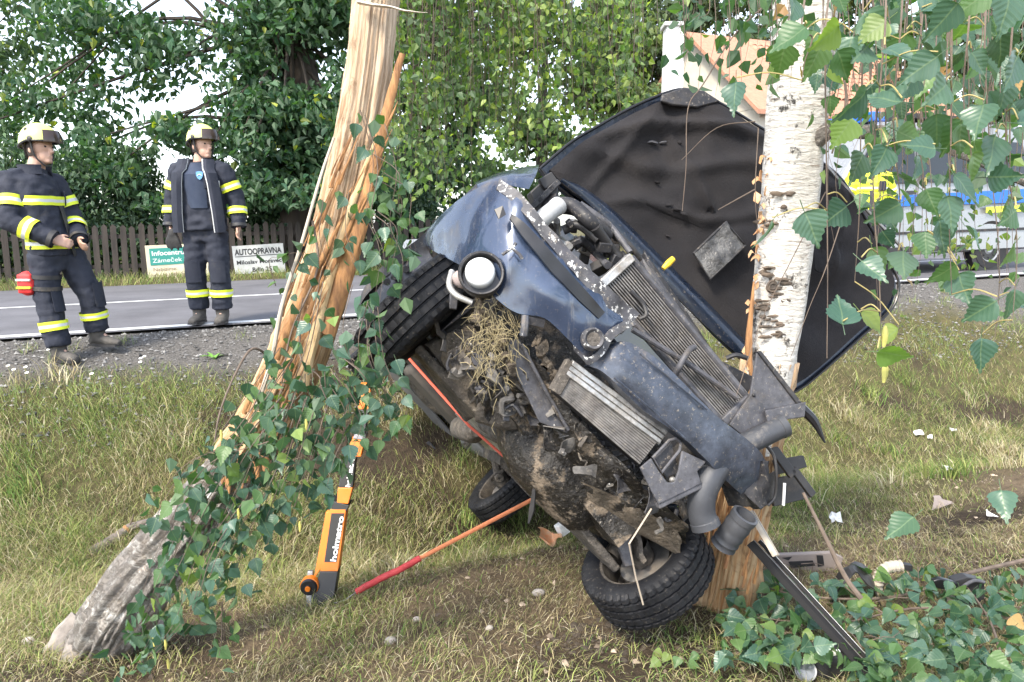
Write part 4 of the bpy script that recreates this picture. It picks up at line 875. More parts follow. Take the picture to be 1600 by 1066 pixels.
mb = MB(); mb.tube(cr([K(.0, .1, -.12 + .15), K(-.5, .05, -.17 + .15), K(-1.1, -.02, -.18 + .15), K(-1.7, .0, -.18 + .15), K(-2.1, -.2, -.14 + .15), K(-2.6, -.3, -.13 + .15), K(-3.1, -.3, -.14 + .15)], 5), .026, 10); mb.build('exhaust_pipe', RIM, car)
mb = MB(); mb.tube(cr([K(-1.05, -.02, -.2 + .15), K(-1.15, -.02, -.2 + .15), K(-1.55, -.01, -.2 + .15), K(-1.65, 0, -.19 + .15)], 4), resample([.03, .075, .075, .03], 13), 14); mb.build('muffler', UNDER, car)
mb = MB(); mb.ball(K(-2.6, -.2, -.1 + .15), .12, .1, .24, 14, Matrix((hh, ll, uu)).transposed() @ Matrix.Rotation(R(90), 3, 'X')); mb.build('rear_silencer', UNDER, car)
mb = MB(); mb.box(K(-1.75, -.2, -.16 + .15), hh * .22, ll * .3, uu * .05); o = mb.build('fuel_tank', pmat('tank_plastic', (.05, .047, .045), (.1, .085, .07), rough=.8, dirt=MUD, dlo=.45, dhi=.65), car, bevel=.04)
mb = MB(); mb.box(K(-1.0, .0, -.19 + .15), hh * .3, ll * .14, uu * .006); mb.jitter(.015, 5).build('heat_shield', ALU, car)
mb = MB(); mb.tube([K(-2.36, -.68, .0 + .15), K(-2.3, -.4, -.1 + .15), K(-2.25, 0, -.12 + .15), K(-2.33, .4, -.08 + .15), K(-2.36, .64, -.06)], .03, 10); mb.build('rear_axle_beam', UNDER, car)
for s_ in (-1,):
    mb = MB(); mb.tube([K(-1.75, s_ * .5, -.12 + .15), K(-2.36, s_ * .62, -.03 + .15)], [(.035, .025)] * 2, 8); mb.build('trailing_arm', UNDER, car)
    mb = MB(); mb.tube(cr([K(-2.4, s_ * .55, -.05 + .15), K(-2.42, s_ * .55, .2 + .15)], 2), .05, 12); mb.build('rear_spring', RIM, car)
mb = MB(); mb.sheet([[K(a, b, c + .15) for b in np.linspace(-.8, .8, 12)] for a, c in ((-2.95, -.16), (-3.05, -.2), (-3.17, -.1), (-3.2, .12), (-3.17, .4), (-3.08, .5))], .012); mb.jitter(.015, 4).build('rear_bumper', pmat('grey_bumper', (.11, .11, .115), (.15, .15, .15), rough=.6, dirt=MUD, dlo=.5, dhi=.75), car)
mb = MB(); mb.sheet([[K(-2.85 - .1 * t_, b, -.2 - .03 * math.sin(t_ * 3)) for t_ in np.linspace(0, 3, 6)] for b in np.linspace(.1, .62, 6)], .01); mb.build('spare_wheel_well', GREYP, car)

# --- wheels
def wheel(c, ax, inner_sign, r=.285, w_=.185, rot=0.):
    c = V(c); ax = V(ax).normalized(); wt = thing('wheel', c, None, None); wt.parent = car; wt.location = c - OFF[car.name]
    h = w_ / 2; g = .013
    prof = [(-h * .86, r * .66), (-h * .98, r * .72), (-h * 1.04, r * .84), (-h * .99, r * .93), (-h * .88, r * .985)]
    gr = [-.62, -.22, .22, .62]; xs = [-.86]
    for q in gr: prof += [((q - .07) * h, r), ((q - .05) * h, r - g), ((q + .05) * h, r - g), ((q + .07) * h, r)]
    prof += [(h * .88, r * .985), (h * .99, r * .93), (h * 1.04, r * .84), (h * .98, r * .72), (h * .86, r * .66)]
    npf = len(prof); n = 176
    def wob(j, k):
        if 3 <= k <= npf - 4:
            side = 0 if k < 8 else (1 if k < npf - 9 else 0)
            ph = (j + (2 if k > npf / 2 else 0) + (k if k < npf / 2 else npf - k) // 3) % 4
            if ph == 0: return -.009 if k in (3, 4, 5, npf - 4, npf - 5, npf - 6) else (-.004 if k in (8, 9, 12, 13, 16, 17) else 0)
        return 0
    ty = MB().lathe(c, ax, prof, n, wob=wob).build('tyre', TYRE, wt, ang=30)
    R_ = r * .67
    MB().lathe(c, ax, [(-h * .86, R_), (-h * .8, R_ * .93), (-h * .3, R_ * .88), (h * .3, R_ * .88), (h * .8, R_ * .93), (h * .86, R_)], 40).build('rim', RIM, wt)
    s_ = -inner_sign
    MB().lathe(c, ax, [(s_ * h * .55, R_ * .9), (s_ * h * .7, R_ * .6), (s_ * h * .5, R_ * .35), (s_ * h * .6, .0)], 40).build('wheel_disc', RIM, wt)
    MB().lathe(c + ax * (inner_sign * h * .1), ax, [(-.012, 0), (-.012, R_ * .62), (.012, R_ * .62), (.012, 0)], 36).build('brake_disc', M['steel'], wt)
    mb = MB().lathe(c + ax * (inner_sign * h * .55), ax, [(-.06, .06), (.02, .055), (.03, .03), (.03, 0)], 18); mb.build('hub_carrier', RIM, wt)
    e = ax.orthogonal().normalized(); e2 = ax.cross(e)
    for k in range(4):
        a = k * math.pi / 2 + .4; MB().ball(c + ax * (s_ * h * .62) + (e * math.cos(a) + e2 * math.sin(a)) * .05, .011, n=8).build('wheel_bolt', M['steel'], wt)
    return wt
axFR = (ll + hh * .12).normalized(); axFL = (ll * .97 - hh * .2 - uu * .1).normalized()
wheel(K(.02, -.72, .0), axFR, 1); wheel(K(.0, .71, .0), axFL, -1, r=.274, w_=.19); wheel(K(-2.25, .64, -.03), (ll - hh * .06).normalized(), -1, r=.3, w_=.19); wheel(K(-2.36, -.7, 0), ll, 1)
# front suspension
for s_ in (-1, 1):
    mb = MB(); mb.prism([K(.1, s_ * .25, -.12), K(-.2, s_ * .25, -.14), K(-.08, s_ * .6, -.13), K(.04, s_ * .62, -.13)], uu * .035); mb.jitter(.01, 6); mb.build('control_arm', UNDER, car, bevel=.008)
    mb = MB(); mb.tube([K(-.02, s_ * .58, -.08), K(-.08, s_ * .54, .25), K(-.1, s_ * .52, .5)], [.03, .04, .045], 12); mb.build('suspension_strut', RIM, car)
    mb = MB(); mb.tube([K(-.12, s_ * .2, -.05), K(-.1, s_ * .62, -.03)], .012, 8); mb.build('track_rod', M['steel'], car)
    mb = MB(); mb.tube([K(0, s_ * .2, .0), K(0, s_ * .6, .0)], [.03, .02], 10); mb.build('drive_shaft', RIM, car)
# pale upright seen inside the lower front wheel
mb = MB(); mb.prism([FA(950, 806, .12), FA(983, 812, .12), FA(990, 884, .1), FA(978, 886, .1)], hh * -.03); mb.build('wheel_upright', GREYP, car, bevel=.004)
# front subframe + engine lump behind everything (dark mass)
mb = MB(); mb.box(K(-.08, 0, .16), hh * .3, ll * .5, uu * .22); mb.ball(K(.05, .1, -.03), .2, .3, .14, 16, Matrix((hh, ll, uu)).transposed()); mb.ball(K(.05, -.28, .02), .17, .16, .15, 14, Matrix((hh, ll, uu)).transposed())
mb.jitter(.05, 4, 1).jitter(.015, 14, 2); mb.build('engine_block', OILY, car)
mb = MB(); mb.box(K(-.42, 0, .28), hh * .02, ll * .74, uu * .34); mb.jitter(.02, 5).build('bulkhead', DARKP, car)
mb = MB()
for k in range(5): pass
mb = MB(); mb.tube(cr([FA(748, 640, .1), FA(790, 648, .14), FA(832, 650, .14)], 4), resample([.05, .062, .05], 9), 16); mb.build('gearbox_housing', UNDER, car)
MB().lathe(FA(826, 644, .2), hh, [(-.1, .04), (0, .038), (.01, .03), (.0, .022), (.012, .018), (.004, .01), (.01, 0)], 20).build('pulley', RIM, car)

# --- lower front: crumpled splash panel, oily mud, torn edge
def pxsheet(cols, n=8, m=30, amp=.0, sc_=8, seed=0, thick=.006, bulge=0.):
    """cols: list of ((px,py) top, (px,py) bottom, a_top, a_bottom) across the front"""
    T = cr([FA(*c[0], c[2]) for c in cols], 6); Bt = cr([FA(*c[1], c[3]) for c in cols], 6); g = []
    for p, q in zip(T, Bt): g.append([lerp(p, q, k / (n - 1)) + hh * (bulge * math.sin(math.pi * k / (n - 1))) for k in range(n)])
    mb = MB(); mb.sheet(g, hh * -thick)
    if amp:
        o = V((seed * 5.1, 0, 0)); N = len(mb.v) // 2
        for k in range(N):
            d = hh * (noise.noise(mb.v[k] * sc_ + o) + .5 * noise.noise(mb.v[k] * sc_ * 2.3 - o)) * amp; mb.v[k] = mb.v[k] + d; mb.v[k + N] = mb.v[k + N] + d
    return mb
mb = pxsheet([((742, 470), (700, 560), .3, .05), ((790, 520), (742, 600), .36, .1), ((850, 580), (800, 660), .42, .16), ((900, 650), (850, 725), .42, .2), ((960, 712), (930, 790), .42, .2), ((1020, 775), (1010, 822), .4, .22), ((1075, 820), (1072, 850), .36, .24)], 14, amp=.05, sc_=9, seed=2)
mb.build('undertray', OILY, car, ang=25)
mb = pxsheet([((850, 735), (845, 770), .16, .05), ((905, 752), (900, 800), .26, .1), ((960, 775), (955, 818), .3, .16), ((1010, 800), (1005, 838), .32, .2), ((1062, 828), (1060, 868), .32, .2)], 8, amp=.03, sc_=12, seed=5, thick=.02); mb.build('muddy_lower_lip', MUDM, car)
mb = MB(); q = [(790, 532), (812, 530), (832, 572), (892, 668), (887, 677), (843, 660), (828, 628), (808, 588)]; mb.prism([FA(x, y, .42 - .0006 * (x - 790)) for x, y in q], hh * -.012); mb.build('torn_liner_panel', GREYP, car, smooth=False, bevel=.003)
MB().tube([FA(815, 538, .43), FA(850, 605, .41), FA(888, 672, .38)], .007, 8).build('panel_edge', GREYP, car)
mb = pxsheet([((700, 520), (688, 560), .2, .1), ((745, 520), (735, 640), .25, .05), ((780, 545), (770, 630), .28, .1)], 8, amp=.03, sc_=10, seed=8); mb.build('inner_wing', UNDER, car)
# mud and uprooted grass hanging below the lamp
mb = MB()
for x, y, r in [(750, 478, .022), (762, 492, .028), (770, 512, .026), (782, 532, .024), (794, 556, .02), (800, 575, .018), (748, 500, .02), (838, 528, .02), (846, 548, .022), (858, 566, .024), (866, 584, .02)]: mb.ball(FA(x, y, .44), r, r * .8, r * 1.1, 12)
mb.jitter(.03, 18, 1).jitter(.02, 60, 2); cl_ = mb.build('mud_clump', MUDM, car); cl_['kind'] = 'stuff'
mb = MB(); rr_ = random.Random(4)
for k in range(320):
    p = FA(rr_.gauss(772, 22), rr_.gauss(520, 40), .47 + rr_.uniform(-.02, .03)); d = V((rr_.gauss(0, .6), rr_.gauss(0, .4) - .3, rr_.gauss(-.7, .6))).normalized(); l_ = rr_.uniform(.02, .06)
    mb.tube([p, p + d * l_ * .6, p + d * l_ + V((rr_.gauss(0, .012), 0, -.01))], [.0012, .001, .0005], 3, caps=False)
o = mb.build('caught_grass', flat('straw', (.3, .25, .14), .9), car); o['kind'] = 'stuff'

# --- bumper cover (blue), wraps round the corner
cols = [((668, 358), (660, 380), .02, .0), ((695, 330), (676, 391), .16, .14), ((735, 300), (706, 408), .3, .3), ((775, 284), (735, 424), .41, .42), ((809, 305), (775, 466), .49, .5), ((843, 346), (809, 489), .52, .53), ((888, 395), (851, 497), .54, .55), ((925, 433), (888, 530), .54, .55), ((960, 466), (920, 563), .52, .53), ((996, 492), (948, 538), .49, .49)]
mb = pxsheet(cols, 16, amp=.013, sc_=7, seed=3, thick=.005, bulge=.03); bc = mb.build('bumper_cover', PAINT, car, ang=35)
def covpt(px, py, up=.0): return FA(px, py, .535 + up)
# flaking upper lip and grille slot
cols = [((780, 281), (776, 296), .43, .44), ((812, 300), (802, 316), .5, .5), ((846, 341), (836, 356), .535, .54), ((890, 389), (878, 405), .555, .56), ((928, 428), (914, 446), .555, .56), ((962, 460), (946, 484), .54, .545), ((1000, 490), (972, 522), .51, .515)]
pxsheet(cols, 5, amp=.012, sc_=14, seed=6, thick=.012).build('bumper_upper_lip', FLAKE, bc)
cols = [((800, 334), (797, 342), .55, .55), ((828, 356), (820, 372), .575, .575), ((870, 404), (860, 421), .59, .59), ((912, 450), (900, 464), .59, .59), ((946, 488), (936, 498), .575, .575)]
pxsheet(cols, 4, amp=.006, sc_=10, seed=7, thick=.012).build('grille_slot', M['blackclean'], bc)
MB().prism([covpt(772, 328, .0) , covpt(785, 322, .01), covpt(790, 336, .02), covpt(779, 343, .02)], hh * .006).build('towing_eye_hole', M['blackclean'], bc, smooth=False)
lc = FA(752, 431, .50); lax = (hh + ll * -.25 - uu * .05).normalized()
MB().lathe(lc, lax, [(-.02, .074), (.03, .079), (.038, .075), (.036, .069), (.0, .066), (-.03, .064)], 36).build('lamp_surround', DARKP, bc)
MB().lathe(lc - lax * .01 + ll * .006, lax, [(-.06, .064), (.01, .066), (.012, 0)], 30).build('lamp_pocket', M['blackclean'], bc)
MB().lathe(lc + lax * .012 - ll * .006, lax, [(-.03, .05), (.018, .051), (.026, .046), (.034, .032), (.038, .014), (.039, 0)], 36).build('fog_lamp', LENS, bc)
hc_ = FA(927, 530, .585); MB().lathe(hc_, hh, [(.0, .021), (.012, .033), (.0, .04), (-.02, .04)], 26).build('sensor_ring', FLAKE, bc); MB().lathe(hc_ + hh * .004, hh, [(0, .024), (.001, 0)], 22).build('sensor_hole', UNDER, bc)
for pts, r in (([(785, 398), (800, 388), (812, 398), (816, 405)], .006), ([(800, 388), (806, 380)], .006)):
    MB().tube([covpt(x, y, .05) for x, y in pts], [r] * len(pts), 6).build('paint_gouge', FLAKE, bc)
pxsheet([((896, 540), (898, 548), .585, .58), ((910, 552), (912, 562), .585, .58), ((922, 558), (922, 570), .58, .575), ((938, 544), (946, 551), .57, .565), ((950, 518), (962, 526), .56, .555), ((978, 500), (996, 506), .54, .535)], 4, amp=.008, sc_=20, seed=21, thick=.01).build('bumper_lower_lip', FLAKE, bc)
# torn flap of cover beside the lower edge
MB().prism([covpt(815, 492, .02), covpt(852, 500, .02), (covpt(850, 512, .0)), covpt(818, 505, .0)], hh * -.008).build('bumper_bracket', GREYP, car)
MB().tube(cr([FA(821, 495, .55), FA(820, 510, .56), FA(818, 524, .55)], 3), .014, 8).build('bracket_tab', BEAM, car)
# silver bracket tube beside the wheel
MB().tube(cr([FA(706, 424, .42), FA(702, 446, .45), FA(714, 462, .47), FA(738, 473, .48)], 5), .011, 10).build('lamp_bracket', pmat('pale_metal', (.5, .5, .49), (.4, .4, .39), rough=.45, metal=.6, dirt=MUD, dlo=.6, dhi=.8), car)
MB().prism([FA(704, 448, .4), FA(718, 444, .4), FA(714, 484, .38), (FA(703, 482, .38))], hh * -.02).build('mounting_plate', GREYP, car, bevel=.003)
MB().ball(FA(722, 436, .44), .035, .03, .03, 12).jitter(.012, 15).build('bulb_holder', pmat('pinkish_plastic', (.4, .32, .31), (.3, .25, .24), rough=.6, dirt=MUD), car)

# --- wing and arch liner on the raised side
cols = [((742, 285), (745, 300), .22, .3), ((779, 270), (776, 287), .2, .36), ((815, 262), (806, 292), .16, .38), ((843, 257), (826, 296), .12, .34)]
pxsheet(cols, 6, amp=.01, seed=4, thick=.006, bulge=.03).build('wing_top', PAINT, car)
cols = [((560, 470), (557, 492), -.3, -.3), ((575, 440), (572, 462), -.22, -.2), ((610, 405), (612, 425), -.1, -.1), ((655, 372), (664, 388), .0, .02), ((690, 338), (700, 352), .05, .1), ((745, 287), (748, 300), .1, .16)]
pxsheet(cols, 4, amp=.01, seed=9, thick=.02).build('wing_edge', DARKP, car)
cols = [((556, 476), (590, 520), -.3, -.05), ((574, 446), (602, 478), -.24, .0), ((606, 412), (630, 450), -.12, .06), ((645, 390), (660, 425), -.02, .12), ((668, 385), (684, 408), .05, .16)]
pxsheet(cols, 9, amp=.004, seed=10, thick=.008, bulge=-.05).build('arch_liner', GREYP, car)
for x, y in ((604, 440), (616, 432), (633, 420)):
    MB().tube([FA(x, y, -.06), FA(x + 1, y + 1, .05)], [.017, .014], 8).build('liner_stud', DARKP, car)
MB().tube(cr([FA(595, 486, .05), FA(615, 465, .07), FA(645, 440, .1), FA(668, 418, .14)], 4), .012, 8).build('liner_lip', DARKP, car)

# --- cooling pack
def slab(q, a, th, mat, name, parent=car, bevel=.004): return MB().prism([FA(x, y, a) for x, y in q], hh * -th).build(name, mat, parent, smooth=False, bevel=bevel)
rq = [(986, 402), (1168, 622), (1128, 660), (938, 446)]; ra = .36
rad = slab(rq, ra, .035, M['blackclean'], 'radiator')
c0, c1_, c2_, c3 = [FA(x, y, ra + .004) for x, y in rq]; mb = MB()
for k in range(15):
    f = (k + .7) / 15.4; mb.box((lerp(c0, c3, f) + lerp(c1_, c2_, f)) / 2, (lerp(c1_, c2_, f) - lerp(c0, c3, f)) / 2 * .985, (c3 - c0).normalized() * .0026, hh * .004)
o = mb.build('cooling_fins', FINS, rad, smooth=False); o['kind'] = 'stuff'
for (p, q) in ((c0, c1_), (c3, c2_)): MB().tube([p, q], .014, 8).build('radiator_frame', GREYP, rad)
for (p, q) in ((c0, c3), (c1_, c2_)): MB().box((p + q) / 2, (q - p) / 2, (c1_ - c0).normalized() * .018, hh * .02).build('radiator_tank', ALU if p == c0 else GREYP, rad, bevel=.005)
MB().tube([FA(988, 515, .41), FA(1075, 568, .42), FA(1152, 622, .41)], .011, 8).build('condenser_pipe', GREYP, car)
MB().tube(cr([FA(1052, 592, .42), FA(1062, 572, .46), FA(1076, 548, .46), FA(1085, 543, .44)], 4), .012, 10).build('hose_clip', GREYP, car)
MB().tube(cr([FA(1000, 498, .42), FA(1010, 492, .43), FA(1004, 474, .42), FA(985, 455, .42)], 4), .009, 8).build('latch_cable', M['black'], car)
iq = [(893, 566), (1040, 676), (1000, 728), (866, 612)]; ia = .47
ic = slab(iq, ia, .05, M['blackclean'], 'intercooler'); c0, c1_, c2_, c3 = [FA(x, y, ia + .004) for x, y in iq]
mb = MB()
for k in range(11):
    f = .36 + .6 * k / 10; mb.box((lerp(c0, c3, f) + lerp(c1_, c2_, f)) / 2, (lerp(c1_, c2_, f) - lerp(c0, c3, f)) / 2 * .97, (c3 - c0).normalized() * .0034, hh * .005)
o = mb.build('cooling_fins', FINS, ic, smooth=False); o['kind'] = 'stuff'
for f in (.02, .16, .3): MB().box((lerp(c0, c3, f) + lerp(c1_, c2_, f)) / 2 + hh * .004, (c1_ - c0) / 2, (c3 - c0).normalized() * .009, hh * .012).build('intercooler_rail', ALU, ic, bevel=.003)
MB().box((lerp(c0, c3, .16) + lerp(c1_, c2_, .16)) / 2, (c1_ - c0) / 2, (c3 - c0).normalized() * .03, hh * .005).build('intercooler_plate', ALU, ic)
MB().box((c0 + c3) / 2, (c3 - c0) / 2, (c1_ - c0).normalized() * .022, hh * .018).jitter(.012, 12).build('intercooler_end', UNDER, ic, bevel=.004)
# --- bumper beam
cols = [((940, 545), (921, 572), .50, .50), ((980, 534), (945, 584), .54, .54), ((1038, 569), (1005, 640), .565, .565), ((1113, 644), (1075, 691), .56, .56), ((1170, 690), (1120, 738), .52, .53), ((1198, 722), (1155, 770), .44, .46), ((1206, 765), (1176, 792), .3, .34)]
mb = pxsheet(cols, 9, amp=.016, sc_=7, seed=12, thick=.06, bulge=.018); mb.build('bumper_beam', BEAM, car, ang=50)
for a_, b_ in (((1000, 552), (1105, 640)), ((960, 590), (1070, 685))): MB().tube([FA(*a_, .58), FA((a_[0] + b_[0]) / 2, (a_[1] + b_[1]) / 2, .588), FA(*b_, .58)], .004, 6).build('beam_crease', BEAM, car)
mb = MB(); mb.ball(FA(1172, 755, .42), .075, .05, .09, 16).jitter(.045, 14, 3).jitter(.02, 30, 4); mb.build('crushed_beam_end', DARKP, car)
pxsheet([((1122, 742), (1138, 790), .4, .36), ((1160, 770), (1165, 792), .46, .42), ((1205, 740), (1200, 788), .42, .38), ((1214, 735), (1212, 775), .36, .34)], 5, amp=.01, thick=.006).build('corner_plate', DARKP, car)
# grey bracket with cut-out and clip
q = [(1000, 731), (1018, 716), (1029, 735), (1043, 754), (1053, 754), (1060, 736), (1066, 704), (1104, 722), (1090, 737), (1097, 756), (1029, 789)]
slab(q, .545, .01, GREYP, 'radiator_bracket'); slab([(1098, 752), (1097, 764), (1031, 796), (1029, 788)], .54, .03, GREYP, 'bracket_flange')
slab([(1022, 716), (1050, 690), (1062, 738), (1042, 748)], .51, .02, DARKP, 'bracket_web')
MB().tube([FA(x, y, .53) for x, y in ((1020, 715), (1046, 688), (1056, 685), (1064, 692), (1062, 704), (1034, 738))], .006, 8, closed=True).build('wire_clip', GREYP, car)
MB().ball(FA(1051, 750, .535), .014, .01, .012, 10).build('clip_bolt', M['steel'], car)
# --- air hoses
def hose(pts, rad, name, mat, ribs=0, openend=True):
    p = cr([FA(x, y, a) for x, y, a in pts], 6); mb = MB()
    rr = [rad * (1 + (.07 if ribs and (i % ribs == 0) else 0)) for i in range(len(p))]
    mb.tube(p, rr, 18, caps=False); mb.tube(p, [x * .86 for x in rr], 18, caps=False)
    o = mb.build(name, mat, car)
    d = (p[-1] - p[-2]).normalized(); MB().lathe(p[-1], d, [(-.03, rad * .84), (-.02, rad * 1.06), (.004, rad * 1.08), (.006, rad * .86), (-.03, rad * .84)], 20).build('hose_collar', mat, o)
    MB().lathe(p[-1] - d * .05, d, [(0, rad * .84), (.001, 0)], 18).build('hose_inside', M['blackclean'], o); return o
HOSE = pmat('hose_rubber', (.035, .038, .046), (.055, .058, .066), scale=6, rough=.5, dirt=(.3, .27, .24), dlo=.58, dhi=.85, dscale=10, bump=.3)
hose([(1128, 722, .46), (1112, 742, .5), (1098, 772, .5), (1096, 800, .49), (1103, 822, .49)], .05, 'air_hose', HOSE)
hose([(1148, 700, .4), (1178, 688, .42), (1224, 665, .43)], .043, 'air_pipe', HOSE)
hose([(1130, 852, .42), (1142, 835, .45), (1164, 806, .5)], .047, 'ribbed_duct', HOSE, ribs=3)
# --- torn inner wing plate and splinters at the tree side
slab([(1183, 549), (1222, 588), (1250, 632), (1262, 634), (1259, 652), (1200, 658), (1160, 680), (1140, 664), (1172, 618)], .4, .012, GREYP, 'torn_wing_plate')
slab([(1184, 550), (1190, 548), (1256, 632), (1248, 634)], .41, .03, DARKP, 'wing_flange'); slab([(1196, 642), (1260, 628), (1258, 652), (1200, 660)], .43, .01, GREYP, 'plate_fold')
MB().ball(FA(1178, 618, .402), .007, n=8).build('plate_hole', M['blackclean'], car)
MB().tube(cr([FA(1250, 636, .4), FA(1272, 658, .41), FA(1289, 692, .42)], 5), resample([(.022), .018, .004], 11), 8).build('rubber_seal', M['blackclean'], car)
slab([(1142, 672), (1182, 655), (1200, 690), (1165, 712)], .37, .05, DARKP, 'headlamp_stub')
for q, a in (([(1202, 702), (1216, 698), (1246, 738), (1236, 748)], .3), ([(1210, 720), (1256, 712), (1262, 730), (1216, 742)], .22), ([(1205, 750), (1240, 742), (1274, 772), (1268, 778), (1210, 792)], .18), ([(1236, 735), (1246, 730), (1276, 770), (1268, 778)], .3)):
    slab(q, a, .02, M['black'], 'broken_strut', bevel=.003)
MB().tube([FA(1226, 755, .33), FA(1224, 790, .33)], .006, 6).build('loose_wire', M['white'], car)
MB().tube(cr([FA(1190, 690, .43), FA(1208, 710, .42), FA(1213, 740, .42), FA(1211, 775, .4), (FA(1200, 790, .4))], 5), .006, 6).build('edge_seal', M['black'], car)
# --- engine bay clutter between bumper lip and bonnet
eb = random.Random(11)
ebm = [DARKP, GREYP, M['black'], ALU]
hose([(838, 352, .25), (852, 338, .26), (872, 322, .22)], .034, 'intake_pipe', pmat('pale_intake', (.42, .43, .44), (.3, .31, .32), rough=.5, dirt=MUD, dlo=.55, dhi=.8))
for pts, r, mi in [([(868, 318), (895, 322), (920, 345), (948, 368)], .03, 0), ([(905, 320), (940, 345), (965, 372)], .018, 1), ([(880, 360), (905, 352), (935, 375)], .02, 2), ([(885, 395), (905, 375), (930, 395), (950, 415)], .016, 1), ([(870, 345), (872, 370), (890, 385)], .014, 3), ([(930, 355), (955, 390), (968, 402)], .022, 2), ([(900, 388), (925, 368), (940, 352)], .01, 1), ([(860, 330), (900, 335), (918, 366), (912, 392)], .012, 2), ([(915, 330), (950, 350), (985, 395)], .013, 1), ([(955, 360), (985, 385), (1010, 420)], .012, 2)]:
    MB().tube(cr([FA(x, y, .12 + eb.uniform(-.06, .12)) for x, y in pts], 5), r, 10).build('engine_hose', ebm[mi], car)
for k in range(26):
    x = eb.uniform(858, 975); y = 300 + (x - 858) * .75 + eb.uniform(15, 62); s_ = eb.uniform(.012, .035)
    mb = MB(); rt = Matrix.Rotation(eb.uniform(0, 3), 3, V((eb.random(), eb.random(), eb.random() + .1)).normalized())
    mb.box(FA(x, y, eb.uniform(-.02, .2)), rt @ V((s_, 0, 0)), rt @ V((0, s_ * eb.uniform(.4, 1), 0)), rt @ V((0, 0, s_ * eb.uniform(.5, 1.3)))); mb.build('engine_part', ebm[k % 4] if k % 3 else DARKP, car, bevel=.004)
MB().prism([FA(x, y, .08) for x, y in ((828, 300), (852, 278), (872, 292), (876, 318), (845, 345))], hh * -.06).build('cowl_block', M['black'], car, bevel=.006)
for k in range(4): MB().box(FA(838 + 9 * k, 318 - 9 * k, .1), hh * .012, ll * .012, uu * .03).build('cowl_rib', DARKP, car, bevel=.003)
slab([(842, 280), (862, 268), (872, 282), (852, 296)], .1, .03, M['black'], 'hinge_block')
# plastic slam-panel strips beside the radiator, yellow dipstick
pxsheet([((1004, 404), (1000, 410), .3, .3), ((1022, 424), (1010, 440), .32, .32), ((1060, 478), (1048, 495), .33, .33), ((1090, 515), (1085, 525), .3, .3)], 4, thick=.01, bulge=.02).build('slam_panel_strip', GREYP, car)
pxsheet([((1006, 392), (1004, 398), .2, .2), ((1030, 425), (1016, 432), .24, .26), ((1075, 490), (1060, 500), .25, .27), ((1108, 540), (1094, 540), .22, .24)], 4, thick=.01, bulge=.015).build('slam_panel_strip', DARKP, car)
MB().tube(cr([FA(1036, 420, .25), FA(1044, 412, .25), FA(1052, 404, .25)], 3), resample([.009, .014, .012], 7), 8).build('dipstick_handle', flat('dipstick_yellow', (.75, .5, .03), .4), car)
MB().tube(cr([FA(1135, 560, .33), FA(1150, 555, .35), FA(1168, 560, .35)], 4), .01, 8).build('bonnet_catch', M['black'], car); slab([(1120, 560), (1180, 590), (1165, 625), (1120, 590)], .3, .02, DARKP, 'slam_panel_end')

# --- raised bonnet: dented lining seen from below
hn = hh; BP = K(-.15, 0, .9)
def HB(px, py, d=0.): return onplane(px, py, hn, BP) + hh * d
out = [(845, 262), (870, 240), (900, 216), (940, 193), (985, 168), (1030, 148), (1062, 138), (1085, 140), (1110, 150), (1150, 172), (1200, 203), (1255, 232), (1310, 270), (1340, 312), (1375, 375), (1402, 425), (1408, 450), (1395, 485), (1350, 525), (1300, 570), (1246, 612), (1215, 600), (1172, 568), (1135, 535), (1100, 500), (1050, 450), (1000, 400), (940, 345), (895, 308), (866, 285)]
oc = cr([V((x, y, 0)) for x, y in out + [out[0]]], 3)[:-1]; cen = V((1130, 370, 0))
def lining(p):
    """relief of the lining: pressed ribs, sagging pad, edge rim"""
    n1 = noise.noise(V((p.x * .012, p.y * .012, 1))); n2 = noise.noise(V((p.x * .03, p.y * .03, 4)))
    rib = .03 * math.exp(-((p.y - 250 - .12 * (p.x - 1000) - 14 * math.sin(p.x * .02)) / 12) ** 2) + .022 * math.exp(-((p.y - 325 - .1 * (p.x - 1000) - 10 * math.sin(p.x * .03)) / 10) ** 2)
    rib += .024 * math.exp(-((p.x - 1040 - .5 * (p.y - 200)) / 10) ** 2) * (p.y < 330) + .022 * math.exp(-((p.x - 950 + .8 * (p.y - 260)) / 10) ** 2)
    arch = .03 * math.exp(-((p.y - 195 - .0011 * (p.x - 1060) ** 2) / 9) ** 2)
    return .05 * n1 + .014 * n2 + 1.15 * rib + 1.3 * arch
def bonnet(scales, hfun, thick, name, mat, parent, ang=60):
    mb = MB(); g = []
    for k in scales: g.append([HB(*(cen + (p - cen) * k).xy, hfun(cen + (p - cen) * k, k)) for p in oc + [oc[0]]])
    mb.sheet(g, hh * -thick); return mb.build(name, mat, parent, ang=ang)
hood = bonnet(list(np.linspace(.02, 1.0, 14)), lambda p, k: -.03 + .02 * noise.noise(V((p.x * .01, p.y * .01, 7))) - .05 * (1 - k), .02, 'bonnet', PAINTD, car)
bonnet(list(np.linspace(.02, .955, 40)), lambda p, k: lining(p) * min(1, (.99 - k) * 9) + .012, .02, 'insulation_pad', PAD, hood)
g = [HB(p.x, p.y, -.015) for p in oc]; MB().tube(g, .007, 8, closed=True).build('bonnet_rim', M['blackclean'], hood)
# painted leading edge seen past the radiator
T = cr([HB(x, y, .05) for x, y in ((872, 284), (905, 297), (950, 330), (1010, 388), (1075, 452), (1130, 508), (1180, 562))], 5); Bt = cr([HB(x, y, .09) for x, y in ((866, 292), (895, 314), (935, 352), (990, 412), (1050, 474), (1108, 530), (1165, 580))], 5)
MB().sheet([[lerp(p, q, k / 5) + hh * (.025 * math.sin(math.pi * k / 5)) for k in range(6)] for p, q in zip(T, Bt)], .012).build('bonnet_front_edge', PAINTD, hood)
